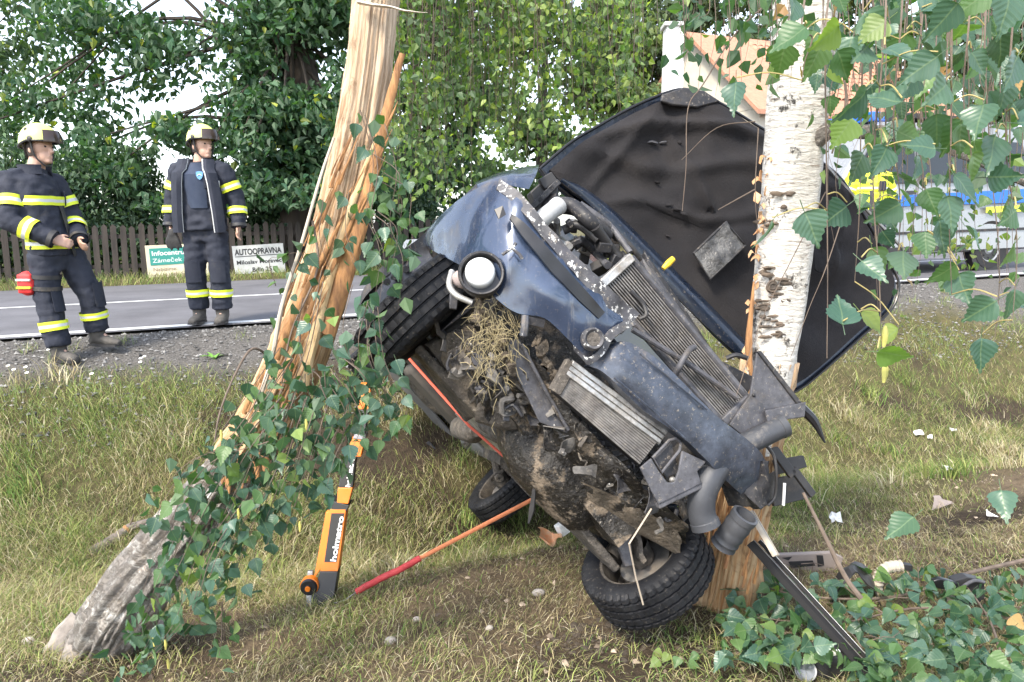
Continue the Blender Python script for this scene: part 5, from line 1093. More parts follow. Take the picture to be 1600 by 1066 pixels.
# corner tip of bare paint, sticker patch, tears
pxq = [(1030, 152), (1062, 141), (1095, 146), (1120, 162), (1085, 172), (1045, 168), (1028, 162)]
MB().prism([HB(x, y, .035) for x, y in pxq], hh * -.02).build('bare_corner', DARKP, hood, bevel=.006)
lab = pmat('crumpled_film', (.03, .029, .029), (.14, .14, .14), scale=14, rough=.18, bump=1., bscale=11, bdist=.03)
T = [HB(1072, 400, .07), HB(1122, 352, .07)]; Bt = [HB(1096, 440, .08), HB(1150, 388, .08)]
mb = MB(); mb.sheet([[lerp(lerp(T[0], T[1], i / 9), lerp(Bt[0], Bt[1], i / 9), k / 7) for k in range(8)] for i in range(10)], .006).jitter(.014, 14, 3); lb = mb.build('sticker_patch', lab, hood)
MB().tube([T[0], lerp(T[0], T[1], .5), T[1], Bt[1], Bt[0]], .006, 6, closed=True).build('sticker_border', DARKP, lb)
for (x, y, l_) in ((1015, 225, 14), (1035, 224, 8), (1060, 224, 6), (1040, 322, 9), (1052, 330, 10), (1062, 336, 7), (1025, 285, 6), (1045, 368, 5)):
    mb = MB(); mb.ball(HB(x, y, lining(V((x, y, 0))) + .02), l_ * .0022, .008, .006, 8).jitter(.01, 30, x); mb.build('lining_tear', GREYP if x < 1040 and y < 230 else PAD, hood)
# crumpled far wing visible to the right of the trunk
pxsheet([((1278, 255), (1290, 330), -.2, -.2), ((1300, 268), (1305, 340), -.18, -.2), ((1340, 310), (1330, 350), -.16, -.2), ((1400, 380), (1385, 392), -.16, -.2)], 6, amp=.03, sc_=9, seed=4).build('torn_wing_trim', GREYP, car)
MB().tube(cr([HB(1285, 262, .03), HB(1330, 315, .04), HB(1405, 392, .03)], 4), .008, 6).build('trim_strip', M['steel'], car)
mb = pxsheet([((1275, 330), (1270, 420), .02, .02), ((1300, 335), (1300, 430), .03, .03), ((1318, 345), (1312, 420), .02, .02)], 8, amp=.03, sc_=14, seed=6); mb.build('hanging_lining_scrap', PAD, car)
# dangling black cable
MB().tube(cr([FA(833, 640, .24), FA(838, 690, .2), FA(836, 745, .18), FA(832, 790, .15), FA(826, 818, .14)], 5), resample([.006, .006, .006, .008, .012, .004], 21), 6).build('dangling_cable', M['black'], car)
MB().tube([FA(1018, 795, .4), FA(983, 850, .4), FA(993, 900, .33), FA(1005, 945, .3)], .0035, 6).build('bent_wire', flat('pale_wire', (.4, .34, .27), .6), car)

# crumpled clutter, torn lips and mud crusts on the lower front
cr_ = random.Random(23); DUST = pmat('dusty_metal', (.17, .16, .15), (.09, .085, .08), scale=9, rough=.7, metal=.3, grime=1., bump=.5)
cmats = [UNDER, OILY, DUST, DARKP, GREYP, DUST]
for k in range(130):
    f = cr_.random(); x = lerp(700, 1075, f) + cr_.uniform(-25, 25); y = lerp(560, 815, f) + cr_.uniform(-70, 22) * (1 if f > .2 else .5); a = cr_.uniform(.2, .4)
    rt = Matrix.Rotation(cr_.uniform(0, 3.1), 3, V((cr_.random() - .5, cr_.random() - .5, cr_.random() - .5)).normalized())
    kind = cr_.random()
    if kind < .45:
        p = FA(x, y, a); d = (ll * cr_.uniform(-1, 1) + uu * cr_.uniform(-.6, .6) + hh * cr_.uniform(-.3, .3)).normalized(); l_ = cr_.uniform(.04, .14); sd2 = d.orthogonal().normalized() * cr_.uniform(.01, .035)
        mb = MB(); mb.sheet([[p + d * (l_ * (i / 6 - .5)) + sd2 * (q_ - 1.5) * .7 for q_ in range(4)] for i in range(7)], .004).jitter(.028, 16, k); mb.build('torn_scrap', cmats[k % 6], car, ang=18)
    elif kind < .75:
        p = FA(x, y, a); pts = [p]
        for q_ in range(4): pts.append(pts[-1] + (ll * cr_.gauss(.5, 1) + uu * cr_.gauss(0, .7) + hh * cr_.gauss(0, .5)).normalized() * cr_.uniform(.02, .05))
        MB().tube(cr(pts, 3), cr_.uniform(.004, .014), 7).build('bent_pipe', cmats[k % 6], car)
    else:
        p = FA(x, y, a); mb = MB(); d = rt @ V((1, 0, 0)); e = rt @ V((0, 1, 0)); s_ = cr_.uniform(.015, .04)
        mb.prism([p + d * s_ * q[0] + e * s_ * q[1] for q in ((-1, -.6), (1, -.5), (1.1, .3), (.3, .45), (.2, 1), (-.9, .8))], d.cross(e) * .004); mb.build('bracket', cmats[k % 6], car, smooth=False, bevel=.002)
        MB().ball(p + d.cross(e) * .006, .006, n=6).build('bolt', M['steel'], car)

# exposed underside traced from behind the lower front: arch panel, exhaust can, tail, rear suspension links
slab([(668, 541), (700, 522), (738, 500), (748, 530), (742, 566), (760, 612), (722, 612), (694, 575)], .02, .02, UNDER, 'arch_panel', bevel=.006)
slab([(652, 552), (668, 545), (712, 606), (742, 652), (728, 660), (690, 612)], -.25, .03, UNDER, 'rocker_rail', bevel=.008)
slab([(700, 520), (716, 512), (775, 560), (768, 574)], .1, .03, UNDER, 'tow_bracket', bevel=.006)
mb = MB(); mb.tube(cr([FA(792, 680, -.1), FA(815, 686, -.05), FA(840, 694, .0)], 5), resample([.062, .07, .06], 11), 18).jitter(.008, 14, 3); mb.build('exhaust_can', UNDER, car)
for x in (799, 828): MB().lathe(FA(x, 682 + (x - 799) * .25, -.08 + (x - 799) * .002), (FA(840, 694, 0) - FA(792, 680, -.1)), [(-.006, .068), (0, .077), (.006, .068)], 20).build('exhaust_band', RIM, car)
MB().tube(cr([FA(758, 660, -.5), FA(775, 672, -.35), FA(794, 681, -.12)], 5), .04, 12).jitter(.006, 20).build('exhaust_downpipe', UNDER, car)
mb = MB(); mb.sheet([[FA(x + dx, y + dy, -2.85 + .05 * k) for k, (dx, dy) in enumerate(((0, 0), (6, -4), (13, -7), (20, -8)))] for x, y in ((713, 655), (715, 668), (719, 682), (727, 697), (738, 709), (752, 719), (762, 724))], .02); mb.build('rear_bumper_corner', pmat('pale_grey_bumper', (.2, .2, .2), (.27, .26, .25), rough=.6, dirt=(.25, .21, .17), dlo=.55, dhi=.75, grime=.5), car)
MB().tube(cr([FA(757, 682, -2.2), FA(775, 696, -2.25), FA(795, 726, -2.3)], 4), resample([.035, .045, .03], 9), 10).jitter(.008, 12).build('trailing_arm', pmat('dusty_arm', (.24, .21, .18), (.15, .13, .115), rough=.9, bump=.8, grime=.6), car)
for q, r in (([(778, 748), (796, 742), (822, 730)], .022), ([(786, 738), (800, 750), (824, 742)], .014), ([(796, 726), (806, 738), (812, 752)], .02)): MB().tube(cr([FA(x, y, -2.28) for x, y in q], 3), r, 8).build('suspension_link', UNDER, car)
MB().lathe(FA(780, 747, -2.2), hh, [(-.02, .03), (.0, .034), (.02, .028), (.02, .012), (.0, .01)], 16).build('link_bush', RIM, car)
# ================================================================== birches and leaves
BIRCH = None
def uvtube(path, rads, n, name, mat, parent, ridge=.0, seed=0, amp=.0, cap=True, spiral=0., crack=False, lob=(3, 7, 13, 22)):
    """trunk tube with lengthwise ridges and a UV map (u round, v along in metres)"""
    r_ = random.Random(seed); ph = [(k, r_.uniform(0, 6.3), 1 / (1 + .25 * i)) for i, k in enumerate(lob)]
    pts = [V(p) for p in path]; m = len(pts); vs_, fs, uvs = [], [], []; nrm = V((1, 0, 0)); L_ = 0
    for i, p in enumerate(pts):
        t = (pts[min(i + 1, m - 1)] - pts[max(i - 1, 0)]).normalized(); nrm = (nrm - t * nrm.dot(t)).normalized(); bi = t.cross(nrm)
        if i: L_ += (p - pts[i - 1]).length
        for j in range(n + 1):
            a = 2 * math.pi * j / n; q = sum(w_ * math.sin(k * a + f + spiral * L_) for k, f, w_ in ph) / 3
            rr = rads[i] * (1 + ridge * q)
            pos = p + (nrm * math.cos(a) + bi * math.sin(a)) * rr
            if amp: 
                c_ = V((math.cos(a) * 2, math.sin(a) * 2, L_ * (2.2 if crack else 6))); q_ = noise.noise(c_ + V((seed, 0, 0))) + .5 * noise.noise(c_ * 2.7)
                if crack: c3_ = V((math.cos(a) * 4.2, math.sin(a) * 4.2, L_ * 3.2)); q_ = q_ * .6 + .5 - 1.3 * max(0, .28 - abs(noise.noise(c3_ * 1.1))) * 2.2 - .9 * max(0, .2 - abs(noise.noise(c3_ * 2.7))) * 2
                pos += (nrm * math.cos(a) + bi * math.sin(a)) * amp * q_
            vs_.append(pos); uvs.append((j / n, L_))
    for i in range(m - 1):
        for j in range(n): fs.append((i * (n + 1) + j, i * (n + 1) + j + 1, (i + 1) * (n + 1) + j + 1, (i + 1) * (n + 1) + j))
    if cap: fs.append(tuple((m - 1) * (n + 1) + j for j in range(n)))
    o = OFF[parent.name]; me = bpy.data.meshes.new(name); me.from_pydata([tuple(p - o) for p in vs_], [], fs)
    uv = me.uv_layers.new(name='UVMap'); 
    for lp in me.loops: uv.data[lp.index].uv = uvs[lp.vertex_index]
    me.materials.append(mat); me.shade_smooth(); ob = bpy.data.objects.new(name, me); col.objects.link(ob); ob.parent = parent; OFF[ob.name] = o; return ob
def bare_wood():
    m, nt, b = newmat('bare_birch_wood'); uv = coords(nt, (7, .9, 1), 'UV'); uv2 = coords(nt, (26, 1.4, 1), 'UV'); u3 = coords(nt, (3, 3, 1), 'UV')
    f1 = ramp(nt, tex(nt, uv, 2.2, 7, .65, .6), .36, .64); f2 = ramp(nt, tex(nt, uv2, 2.5, 6, .7), .4, .62)
    sp = nt.nodes.new('ShaderNodeSeparateXYZ'); nt.links.new(coords(nt, None, 'UV'), sp.inputs[0])
    low = mixc(nt, f1, (.46, .26, .12), (.27, .125, .05)); low = mixc(nt, f2, low, (.58, .44, .28))
    up = mixc(nt, f1, (.58, .45, .32), (.46, .33, .22)); up = mixc(nt, f2, up, (.66, .56, .44))
    hgt = ramp(nt, sp.outputs[1], .9, 2.1); c = mixc(nt, hgt, low, up)
    st_ = ramp(nt, tex(nt, u3, 1.6, 8, .7, 1.), .54, .66, 0, .8); c = mixc(nt, st_, c, (.17, .095, .05))
    gr = ramp(nt, tex(nt, coords(nt, (60, 1.6, 1), 'UV'), 2, 6, .7), .56, .66, 0, .8); c = mixc(nt, gr, c, (.16, .09, .05))
    nt.links.new(c, b.inputs['Base Color']); b.inputs['Roughness'].default_value = .8; b.inputs['Specular IOR Level'].default_value = .25
    bn = _n(nt, 'ShaderNodeBump', Strength=1., Distance=.012); nt.links.new(tex(nt, uv2, 2.2, 8, .7, .3), bn.inputs['Height']); nt.links.new(bn.outputs[0], b.inputs['Normal']); return m
def birch_bark(name, rough_base=False):
    m, nt, b = newmat(name)
    lent = ramp(nt, tex(nt, coords(nt, (5, 34, 1), 'UV'), 1.6, 6, .7, .2), .56, .63, 0, .8)
    patch = ramp(nt, tex(nt, coords(nt, (4, 5, 1), 'UV'), 1.5, 9, .78, .15), .57 if not rough_base else .42, .62 if not rough_base else .56)
    fine = tex(nt, coords(nt, (10, 50, 1), 'UV'), 1.5, 5)
    c = mixc(nt, ramp(nt, fine, .35, .65), (.7, .675, .63), (.55, .52, .47)) if not rough_base else mixc(nt, ramp(nt, tex(nt, coords(nt, (9, 7, 1), 'UV'), 1.5, 8, .7), .4, .6), (.52, .48, .43), (.3, .27, .24))
    if rough_base:
        sp = nt.nodes.new('ShaderNodeSeparateXYZ'); nt.links.new(coords(nt, None, 'UV'), sp.inputs[0])
        wh = mixc(nt, 1., ramp(nt, tex(nt, coords(nt, (7, 9, 1), 'UV'), 1.5, 7, .7), .5, .56), ramp(nt, sp.outputs[1], .35, .6), 'MULTIPLY'); c = mixc(nt, wh, c, (.72, .7, .66))
    tan = ramp(nt, tex(nt, coords(nt, (3, 6, 1), 'UV'), 1.8, 6), .58, .75, 0, .5); c = mixc(nt, tan, c, (.5, .4, .28))
    c = mixc(nt, lent, c, (.22, .17, .13)); c = mixc(nt, patch, c, (.055, .05, .045) if not rough_base else (.17, .155, .14))
    nt.links.new(c, b.inputs['Base Color']); b.inputs['Roughness'].default_value = .75
    hgt = mixc(nt, patch, tex(nt, coords(nt, (8, 40, 1), 'UV'), 1.5, 6), (1, 1, 1)); bn = _n(nt, 'ShaderNodeBump', Strength=.9, Distance=.012 if not rough_base else .03); nt.links.new(hgt, bn.inputs['Height']); nt.links.new(bn.outputs[0], b.inputs['Normal']); return m
WOOD, BARKW, BARKR = bare_wood(), birch_bark('white_birch_bark'), birch_bark('rough_birch_bark', True)
TWIG = pmat('birch_twig', (.1, .075, .06), (.17, .13, .1), scale=20, rough=.8); PALE = pmat('pale_stick', (.5, .45, .38), (.36, .31, .25), scale=14, rough=.8); SPL = pmat('splinter_wood', (.46, .24, .1), (.2, .1, .05), scale=14, stretch=(4, 4, .8), rough=.85, bump=.8, bscale=40)
# ------------------------------------------------------------------ birch leaf shapes
def leaf_mesh(seed, mat, petiole=True):
    r_ = random.Random(seed); curl = r_.uniform(.05, .4); fold = r_.uniform(.08, .35); tw = r_.uniform(-.3, .3); wd = r_.uniform(.88, 1.08)
    ys = [0, .03, .07, .12, .17, .23, .3, .37, .44, .51, .58, .65, .72, .79, .86, .93, 1.]; ws = [.0, .16, .27, .35, .395, .415, .41, .385, .345, .3, .25, .2, .15, .105, .065, .03, 0]
    vs_, fs = [], []
    for i, (y, w_) in enumerate(zip(ys, ws)):
        se = (.025 if i % 2 else -.015) if 2 < i < 16 else 0
        for k, f in enumerate((-1, -.5, 0, .5, 1)):
            x = f * (w_ + (se if abs(f) == 1 else 0)) * wd; z = abs(f) * w_ * fold - curl * y * y * .5 + .02 * math.sin(9 * y + f * 3 + seed) + tw * x * y * .5
            vs_.append((x, y + (se * .6 if abs(f) == 1 else 0), z))
    for i in range(len(ys) - 1):
        for k in range(4): fs.append((i * 5 + k, i * 5 + k + 1, (i + 1) * 5 + k + 1, (i + 1) * 5 + k))
    if petiole:
        o = len(vs_)
        for t_ in (0, 1):
            for a in range(3): vs_.append((math.cos(a * 2.1) * .014, -.32 * t_, math.sin(a * 2.1) * .014 + .05 * t_))
        for a in range(3): fs.append((o + a, o + (a + 1) % 3, o + 3 + (a + 1) % 3, o + 3 + a))
    me = bpy.data.meshes.new('birch_leaf'); me.from_pydata(vs_, [], fs); me.materials.append(mat); me.shade_smooth(); return me
LM = {'teal': leafmat('birch_leaf_shade', True, ((.045, .105, .078), (.08, .15, .1)), .28, .36, .6), 'green': leafmat('birch_leaf_green', True, ((.055, .125, .055), (.11, .19, .065)), .35, .42), 'lime': leafmat('birch_leaf_light', True, ((.13, .22, .06), (.22, .28, .08)), .45, .45), 'dark': leafmat('birch_leaf_dark', True, ((.028, .075, .05), (.055, .11, .06)), .22, .4), 'brown': leafmat('birch_leaf_dead', True, ((.3, .17, .07), (.4, .26, .12)), .2, .7, .2)}  # light is in the tints: teal for shaded leaves, lime for backlit ones
LMESH = {k: [leaf_mesh(10 * i + j, m) for j in range(6)] for i, (k, m) in enumerate(LM.items())}
lr = random.Random(99)
def put_leaf(parent, pos, d, nm, size, kind):
    d = V(d).normalized(); nm = V(nm); nm = (nm - d * nm.dot(d)).normalized(); x = d.cross(nm)
    o = bpy.data.objects.new('leaf', lr.choice(LMESH[kind])); col.objects.link(o); o.parent = parent
    mt = Matrix((x, d, nm)).transposed().to_4x4(); mt.translation = V(pos) - OFF[parent.name]; o.matrix_local = mt @ Matrix.Diagonal((size * lr.uniform(.9, 1.1), size, size, 1)); return o
def hang_dir(sp=.7): return V((lr.gauss(0, sp), lr.gauss(0, sp * .7), -1)).normalized()
def face(sp=.7): return V((lr.gauss(0, sp), -1 + lr.gauss(0, .3), lr.gauss(.35, sp))).normalized()
def pick(w_):
    u_ = lr.random() * sum(w_.values())
    for k, v in w_.items():
        u_ -= v
        if u_ <= 0: return k
    return k
STUFFLEAF = {}
def stuff_leaves(name, parent, items, mat):
    """items: (pos, size, colour) small leaves joined into one mesh"""
    r_ = np.random.default_rng(len(items)); p = np.array([tuple(i[0]) for i in items]); s_ = np.array([i[1] for i in items]); c_ = np.array([i[2] for i in items])
    vv, tr, cc = leafcloud(p, s_, r_, droop=.6, asp=.8, cols=c_, flatn=.1); return npmesh(name, vv, tr, mat, parent, cc)

ROOTM = pmat('root_bark', (.3, .27, .24), (.16, .14, .125), scale=14, rough=.95, bump=1.5, bscale=40)
# ------------------------------------------------------------------ left: splintered, leaning birch
gb = G(170, 1000); lbt = thing('broken_birch', gb, 'splintered leaning birch trunk stripped to orange wood, beside the wreck', 'tree')
path = cr([P(335, 772, 2.9), P(388, 700, 2.88), P(438, 612, 2.86), P(482, 515, 2.84), P(522, 390, 2.82), P(550, 270, 2.8), P(573, 140, 2.78), P(588, 0, 2.76), P(600, -110, 2.75)], 8)
uvtube(path, resample([.092, .096, .098, .096, .086, .08, .076, .072, .07], len(path)), 150, 'stripped_trunk', WOOD, lbt, ridge=.2, seed=3, amp=.012, spiral=.5, lob=(2, 5, 9, 17, 29, 43))
path = cr([gb + V((-.2, .04, -.34)), gb + V((-.05, 0, -.08)), P(205, 935, 2.9), P(250, 875, 2.9), P(300, 815, 2.9), P(345, 760, 2.89), P(368, 728, 2.885)], 14)
uvtube(path, resample([.24, .165, .128, .116, .112, .108, .106], len(path)), 110, 'bark_base', BARKR, lbt, ridge=.07, seed=5, amp=.024, crack=True)
for a_ in (2.6, 3.6, 5.4, .3, 4.5):
    e = V((math.cos(a_), math.sin(a_), 0)); MB().tube(cr([gb + V((-.02, 0, .1)) + e * .08, gb + e * .22 + V((0, 0, -.0)), gb + e * .36 + V((0, 0, -.08))], 5), resample([.07, .055, .02], 11), 12).jitter(.025, 9, a_).jitter(.008, 30, a_).build('root', ROOTM, lbt)
# long splinters, spikes and shards
def splinter(pts, r0, r1, name='splinter', mat=None, flatk=.5):
    p = cr([P(*q) for q in pts], 5); n = len(p); MB().tube(p, [((lerp(r0, r1, i / (n - 1))), lerp(r0, r1, i / (n - 1)) * flatk) for i in range(n)], 7).jitter(.004, 20, r0 * 1000).build(name, mat or SPL, lbt)
splinter([(508, 520, 2.74), (548, 400, 2.72), (575, 300, 2.71), (600, 190, 2.7), (628, 84, 2.68)], .04, .012)
splinter([(470, 600, 2.72), (500, 480, 2.71), (530, 380, 2.71), (560, 290, 2.7), (606, 170, 2.7)], .03, .004, mat=pmat('pale_splinter', (.6, .46, .28), (.5, .33, .16), scale=10, stretch=(4, 4, 1), rough=.85, bump=.7))
splinter([(560, 4, 2.66), (600, 10, 2.65), (640, 18, 2.64), (668, 20, 2.63)], .02, .002, mat=flat('fresh_splinter', (.72, .66, .56), .8), flatk=.3)
splinter([(430, 560, 2.7), (470, 470, 2.69), (510, 390, 2.69), (540, 330, 2.7)], .018, .004)
for k in range(60):
    f = lr.random(); x = lerp(395, 560, f) + lr.choice([lr.uniform(-34, -10), lr.uniform(5, 40)]); y = lerp(690, 240, f); l_ = lr.uniform(30, 110); splinter([(x, y, 2.71), (x + l_ * .2, y - l_ * .5, 2.7), (x + l_ * .42, y - l_, 2.69)], lr.uniform(.003, .012), .001)
for k in range(9): x = lr.uniform(350, 440); y = 735 - (x - 350) * .5; splinter([(x, y, 2.77), (x + lr.uniform(-6, 14), y + lr.uniform(20, 55), 2.76)], .02, .003)
# pale sticks and thin twigs beside the trunk
for pts, r, m_ in (([(400, 640, 2.6), (425, 560, 2.62), (440, 480, 2.62), (470, 385, 2.64), (500, 280, 2.66), (522, 215, 2.68)], .009, PALE), ([(488, 345, 2.66), (497, 400, 2.65), (490, 440, 2.63), (455, 520, 2.6), (440, 600, 2.58)], .005, TWIG), ([(425, 560, 2.6), (395, 545, 2.5), (370, 580, 2.45), (345, 640, 2.4), (335, 690, 2.38)], .005, TWIG), ([(470, 500, 2.65), (470, 560, 2.6), (500, 590, 2.58), (525, 640, 2.55)], .004, TWIG)):
    p = cr([P(*q) for q in pts], 6); MB().tube(p, [r * (1 - .5 * i / len(p)) for i in range(len(p))], 7).build('side_twig', m_, lbt)
# curtain of hanging twigs with leaves
leaf_count = 0
def strand(parent, pts, spacing, size, kinds, lw=1., cap=300, twig_r=.0014, cnt=None, spread=16, stuff=None):
    p = cr([P(*q) for q in pts], 8); MB().tube(p, [twig_r * (1.3 - i / len(p)) for i in range(len(p))], 5).build('twig', TWIG, parent)
    L_ = 0; nxt = .01; side = 1
    for i in range(1, len(p)):
        L_ += (p[i] - p[i - 1]).length
        if L_ >= nxt:
            nxt = L_ + spacing * lr.uniform(.6, 1.4); side = -side; s_ = size * lr.uniform(.6, 1.3)
            off = V((side * lr.uniform(.1, .8) * s_, lr.gauss(0, .5) * s_, lr.uniform(-.2, .35) * s_)); k = pick(kinds)
            if cnt[0] < cap: put_leaf(parent, p[i] + off, (V((side * lr.uniform(0, .9), lr.gauss(0, .4), -1))), face(.55), s_, k); cnt[0] += 1
            elif stuff is not None: stuff.append((p[i] + off, s_, {'teal': (.06, .125, .09), 'green': (.08, .155, .06), 'lime': (.19, .27, .08), 'dark': (.04, .09, .055), 'brown': (.35, .2, .1)}[k]))
KD = {'teal': 5, 'green': 3, 'dark': 3, 'lime': .6}
cL = [0]; stL = []
main = [[(505, 440, 2.55), (480, 560, 2.5), (440, 660, 2.45), (400, 760, 2.42), (360, 880, 2.4), (300, 1000, 2.38)], [(455, 560, 2.45), (400, 640, 2.42), (350, 720, 2.4), (315, 820, 2.4), (280, 940, 2.4), (262, 1040, 2.42)],
        [(470, 590, 2.4), (440, 680, 2.36), (430, 760, 2.35), (415, 860, 2.36), (400, 930, 2.4)], [(500, 590, 2.4), (500, 680, 2.36), (480, 760, 2.36), (470, 820, 2.38)], [(520, 590, 2.42), (545, 640, 2.4), (530, 720, 2.4), (520, 790, 2.42)],
        [(540, 560, 2.42), (585, 600, 2.4), (600, 650, 2.42), (610, 690, 2.42)], [(575, 470, 2.45), (560, 540, 2.42), (580, 600, 2.42), (640, 670, 2.42)], [(590, 480, 2.45), (600, 560, 2.42), (625, 620, 2.42), (630, 660, 2.42)],
        [(570, 180, 2.6), (590, 260, 2.58), (580, 340, 2.56), (600, 400, 2.54), (592, 480, 2.5)], [(600, 270, 2.6), (640, 300, 2.62), (640, 350, 2.62), (650, 390, 2.62)], [(590, 330, 2.55), (620, 360, 2.54), (612, 420, 2.52)], [(545, 300, 2.6), (540, 360, 2.58), (560, 420, 2.56)],
        [(440, 620, 2.4), (380, 690, 2.36), (340, 800, 2.34), (310, 900, 2.34), (255, 1000, 2.36)], [(420, 640, 2.38), (400, 720, 2.34), (380, 800, 2.34), (350, 920, 2.34)], [(480, 620, 2.36), (455, 700, 2.34), (445, 780, 2.34), (430, 850, 2.36)],
        [(500, 600, 2.34), (520, 660, 2.34), (500, 720, 2.34), (495, 800, 2.34)], [(420, 690, 2.34), (340, 720, 2.34), (300, 780, 2.34), (290, 830, 2.35)], [(400, 780, 2.34), (360, 860, 2.32), (330, 960, 2.32), (250, 1045, 2.34)], [(540, 600, 2.38), (565, 660, 2.38), (545, 720, 2.38)], [(385, 940, 2.4), (384, 1000, 2.4), (380, 1025, 2.4)], [(460, 440, 2.6), (450, 400, 2.6), (470, 395, 2.6)]]
main = [[(x - 38 * max(0, min(1, (y - 690) / 200)), y, d) for x, y, d in m_] for m_ in main]
for m_ in main: strand(lbt, m_, .036, .058, KD, cnt=cL, stuff=stL)
for m_ in main * 2 + main[:6] + main[12:18] * 2:
    dx, dy = lr.gauss(0, 22), lr.gauss(0, 12); strand(lbt, [(x + dx, y + dy, d + lr.uniform(-.05, .15)) for x, y, d in m_], .05, .05, KD, cnt=cL, stuff=stL)
if stL: stuff_leaves('small_leaves', lbt, stL, LEAFM)
for x, y in ((478, 655), (372, 795), (240, 995), (262, 1030), (345, 672), (258, 1000), (468, 815)):
    p = P(x, y, 2.33); MB().tube([p, p + V((.001, 0, -.015)), p + V((.0, 0, -.035))], [.003, .0055, .003], 8).build('catkin', flat('catkin', (.42, .38, .1), .7), lbt)
# ------------------------------------------------------------------ right: standing white birch
rb0 = G(1132, 945); rbt = thing('white_birch', rb0, 'standing white birch with torn bark, trunk against the raised bonnet', 'tree')
axis = [rb0 + V((-.01, 0, -.1)), rb0, P(1152, 830, 3.14), P(1178, 700, 3.12), P(1203, 560, 3.1), P(1222, 420, 3.08), P(1238, 260, 3.05), P(1252, 90, 3.02), P(1262, -60, 3.0), P(1275, -300, 2.95), P(1290, -620, 2.9)]
path = cr(axis[3:], 9); uvtube(path, resample([.104, .106, .11, .114, .118, .118, .112, .1, .08][:8], len(path)), 64, 'trunk', BARKW, rbt, ridge=.025, seed=9, amp=.006)
path = cr(axis[:5], 8); uvtube(path, resample([.165, .135, .105, .1, .098], len(path)), 140, 'stripped_base', WOOD, rbt, ridge=.2, seed=12, amp=.02, lob=(2, 5, 9, 17, 29, 43))
# bark tatters on the impact side, bark ring at the foot
FL = pmat('bark_flake', (.4, .2, .09), (.6, .42, .26), scale=16, rough=.85)
for k in range(42):
    f = lr.random(); y = lerp(235, 600, f) if k < 34 else lr.uniform(600, 760); x = lerp(1190, 1172, f) + (1238 - 1222) * 0 + lr.uniform(-6, 10); x = 1238 - (y - 260) * .095 - 41 + lr.uniform(-5, 6)
    p = P(x, y, 3.02); d = V((lr.gauss(-.6, .5), lr.gauss(-.3, .5), lr.gauss(0, .7))).normalized(); l_ = lr.uniform(.012, .04); s2 = d.orthogonal().normalized() * lr.uniform(.004, .014)
    MB().sheet([[p + d * (l_ * i / 4) + s2 * q_ + V((0, 0, .01 * math.sin(i))) for q_ in (-1, 0, 1)] for i in range(5)], .002).jitter(.008, 30, k).build('bark_flake', FL, rbt)
splf = [(1178, 440), (1170, 540), (1176, 600)]
MB().tube(cr([P(x, y, 2.995) for x, y in splf], 5), resample([(.004), .016, .006], 11), 7).build('bare_streak', WOOD if False else SPL, rbt)
for k in range(26):
    x = lr.uniform(1098, 1180); y = lr.uniform(800, 935); l_ = lr.uniform(25, 80); MB().tube(cr([P(x, y, 3.02 - .1), P(x + l_ * .12, y - l_ * .5, 3.0 - .1), P(x + l_ * .2 + lr.uniform(-5, 5), y - l_, 2.99 - .1)], 4), resample([lr.uniform(.004, .011), .006, .001], 9), 6).build('splinter', SPL, rbt)
DKB = pmat('dark_bark_scar', (.06, .05, .042), (.2, .15, .11), scale=18, rough=.95, bump=1.5, bscale=30)
def on_trunk(px, py, out=0.):
    # front surface point of the trunk at a pixel
    best = min(cr(axis, 12), key=lambda q: abs((533 - FPX * ((q - cC).dot(cU)) / ((q - cC).dot(cF))) - py)); cx_ = 800 + FPX * (q := best - cC).dot(cR) / q.dot(cF)
    r_ = .113; dx = (px - cx_) / FPX * best.y; dx = max(-r_ * .95, min(r_ * .95, dx)); return P(px, py, best.y - math.sqrt(max(0, r_ * r_ - dx * dx)) - out)
for (x, y, w_, h_) in ((1212, 345, 36, 9), (1240, 322, 26, 8), (1206, 455, 14, 9), (1195, 425, 16, 14), (1222, 440, 22, 10), (1200, 492, 20, 12), (1215, 505, 26, 10), (1190, 470, 8, 16), (1225, 300, 16, 4), (1262, 140, 6, 40), (1205, 520, 20, 6), (1236, 466, 14, 5)):
    for q_ in range(5):
        xx, yy = x + lr.uniform(-.5, .5) * w_ * 1.5, y + lr.uniform(-.5, .5) * h_ * 1.5 + abs(lr.uniform(-.5, .5)) * 8
        mb = MB(); c_ = on_trunk(xx, yy, -.004); mb.ball(c_, lr.uniform(.012, .034), .0055, lr.uniform(.004, .011), 10).jitter(.006, 55, q_ + x); mb.build('bark_scar', DKB, rbt)
MB().lathe(on_trunk(1207, 448, .0), V((0, -1, .1)), [(-.004, .026), (.006, .022), (.004, .016), (.008, .012), (.003, .006), (.004, 0)], 20).jitter(.004, 30).build('branch_knot', DKB, rbt)
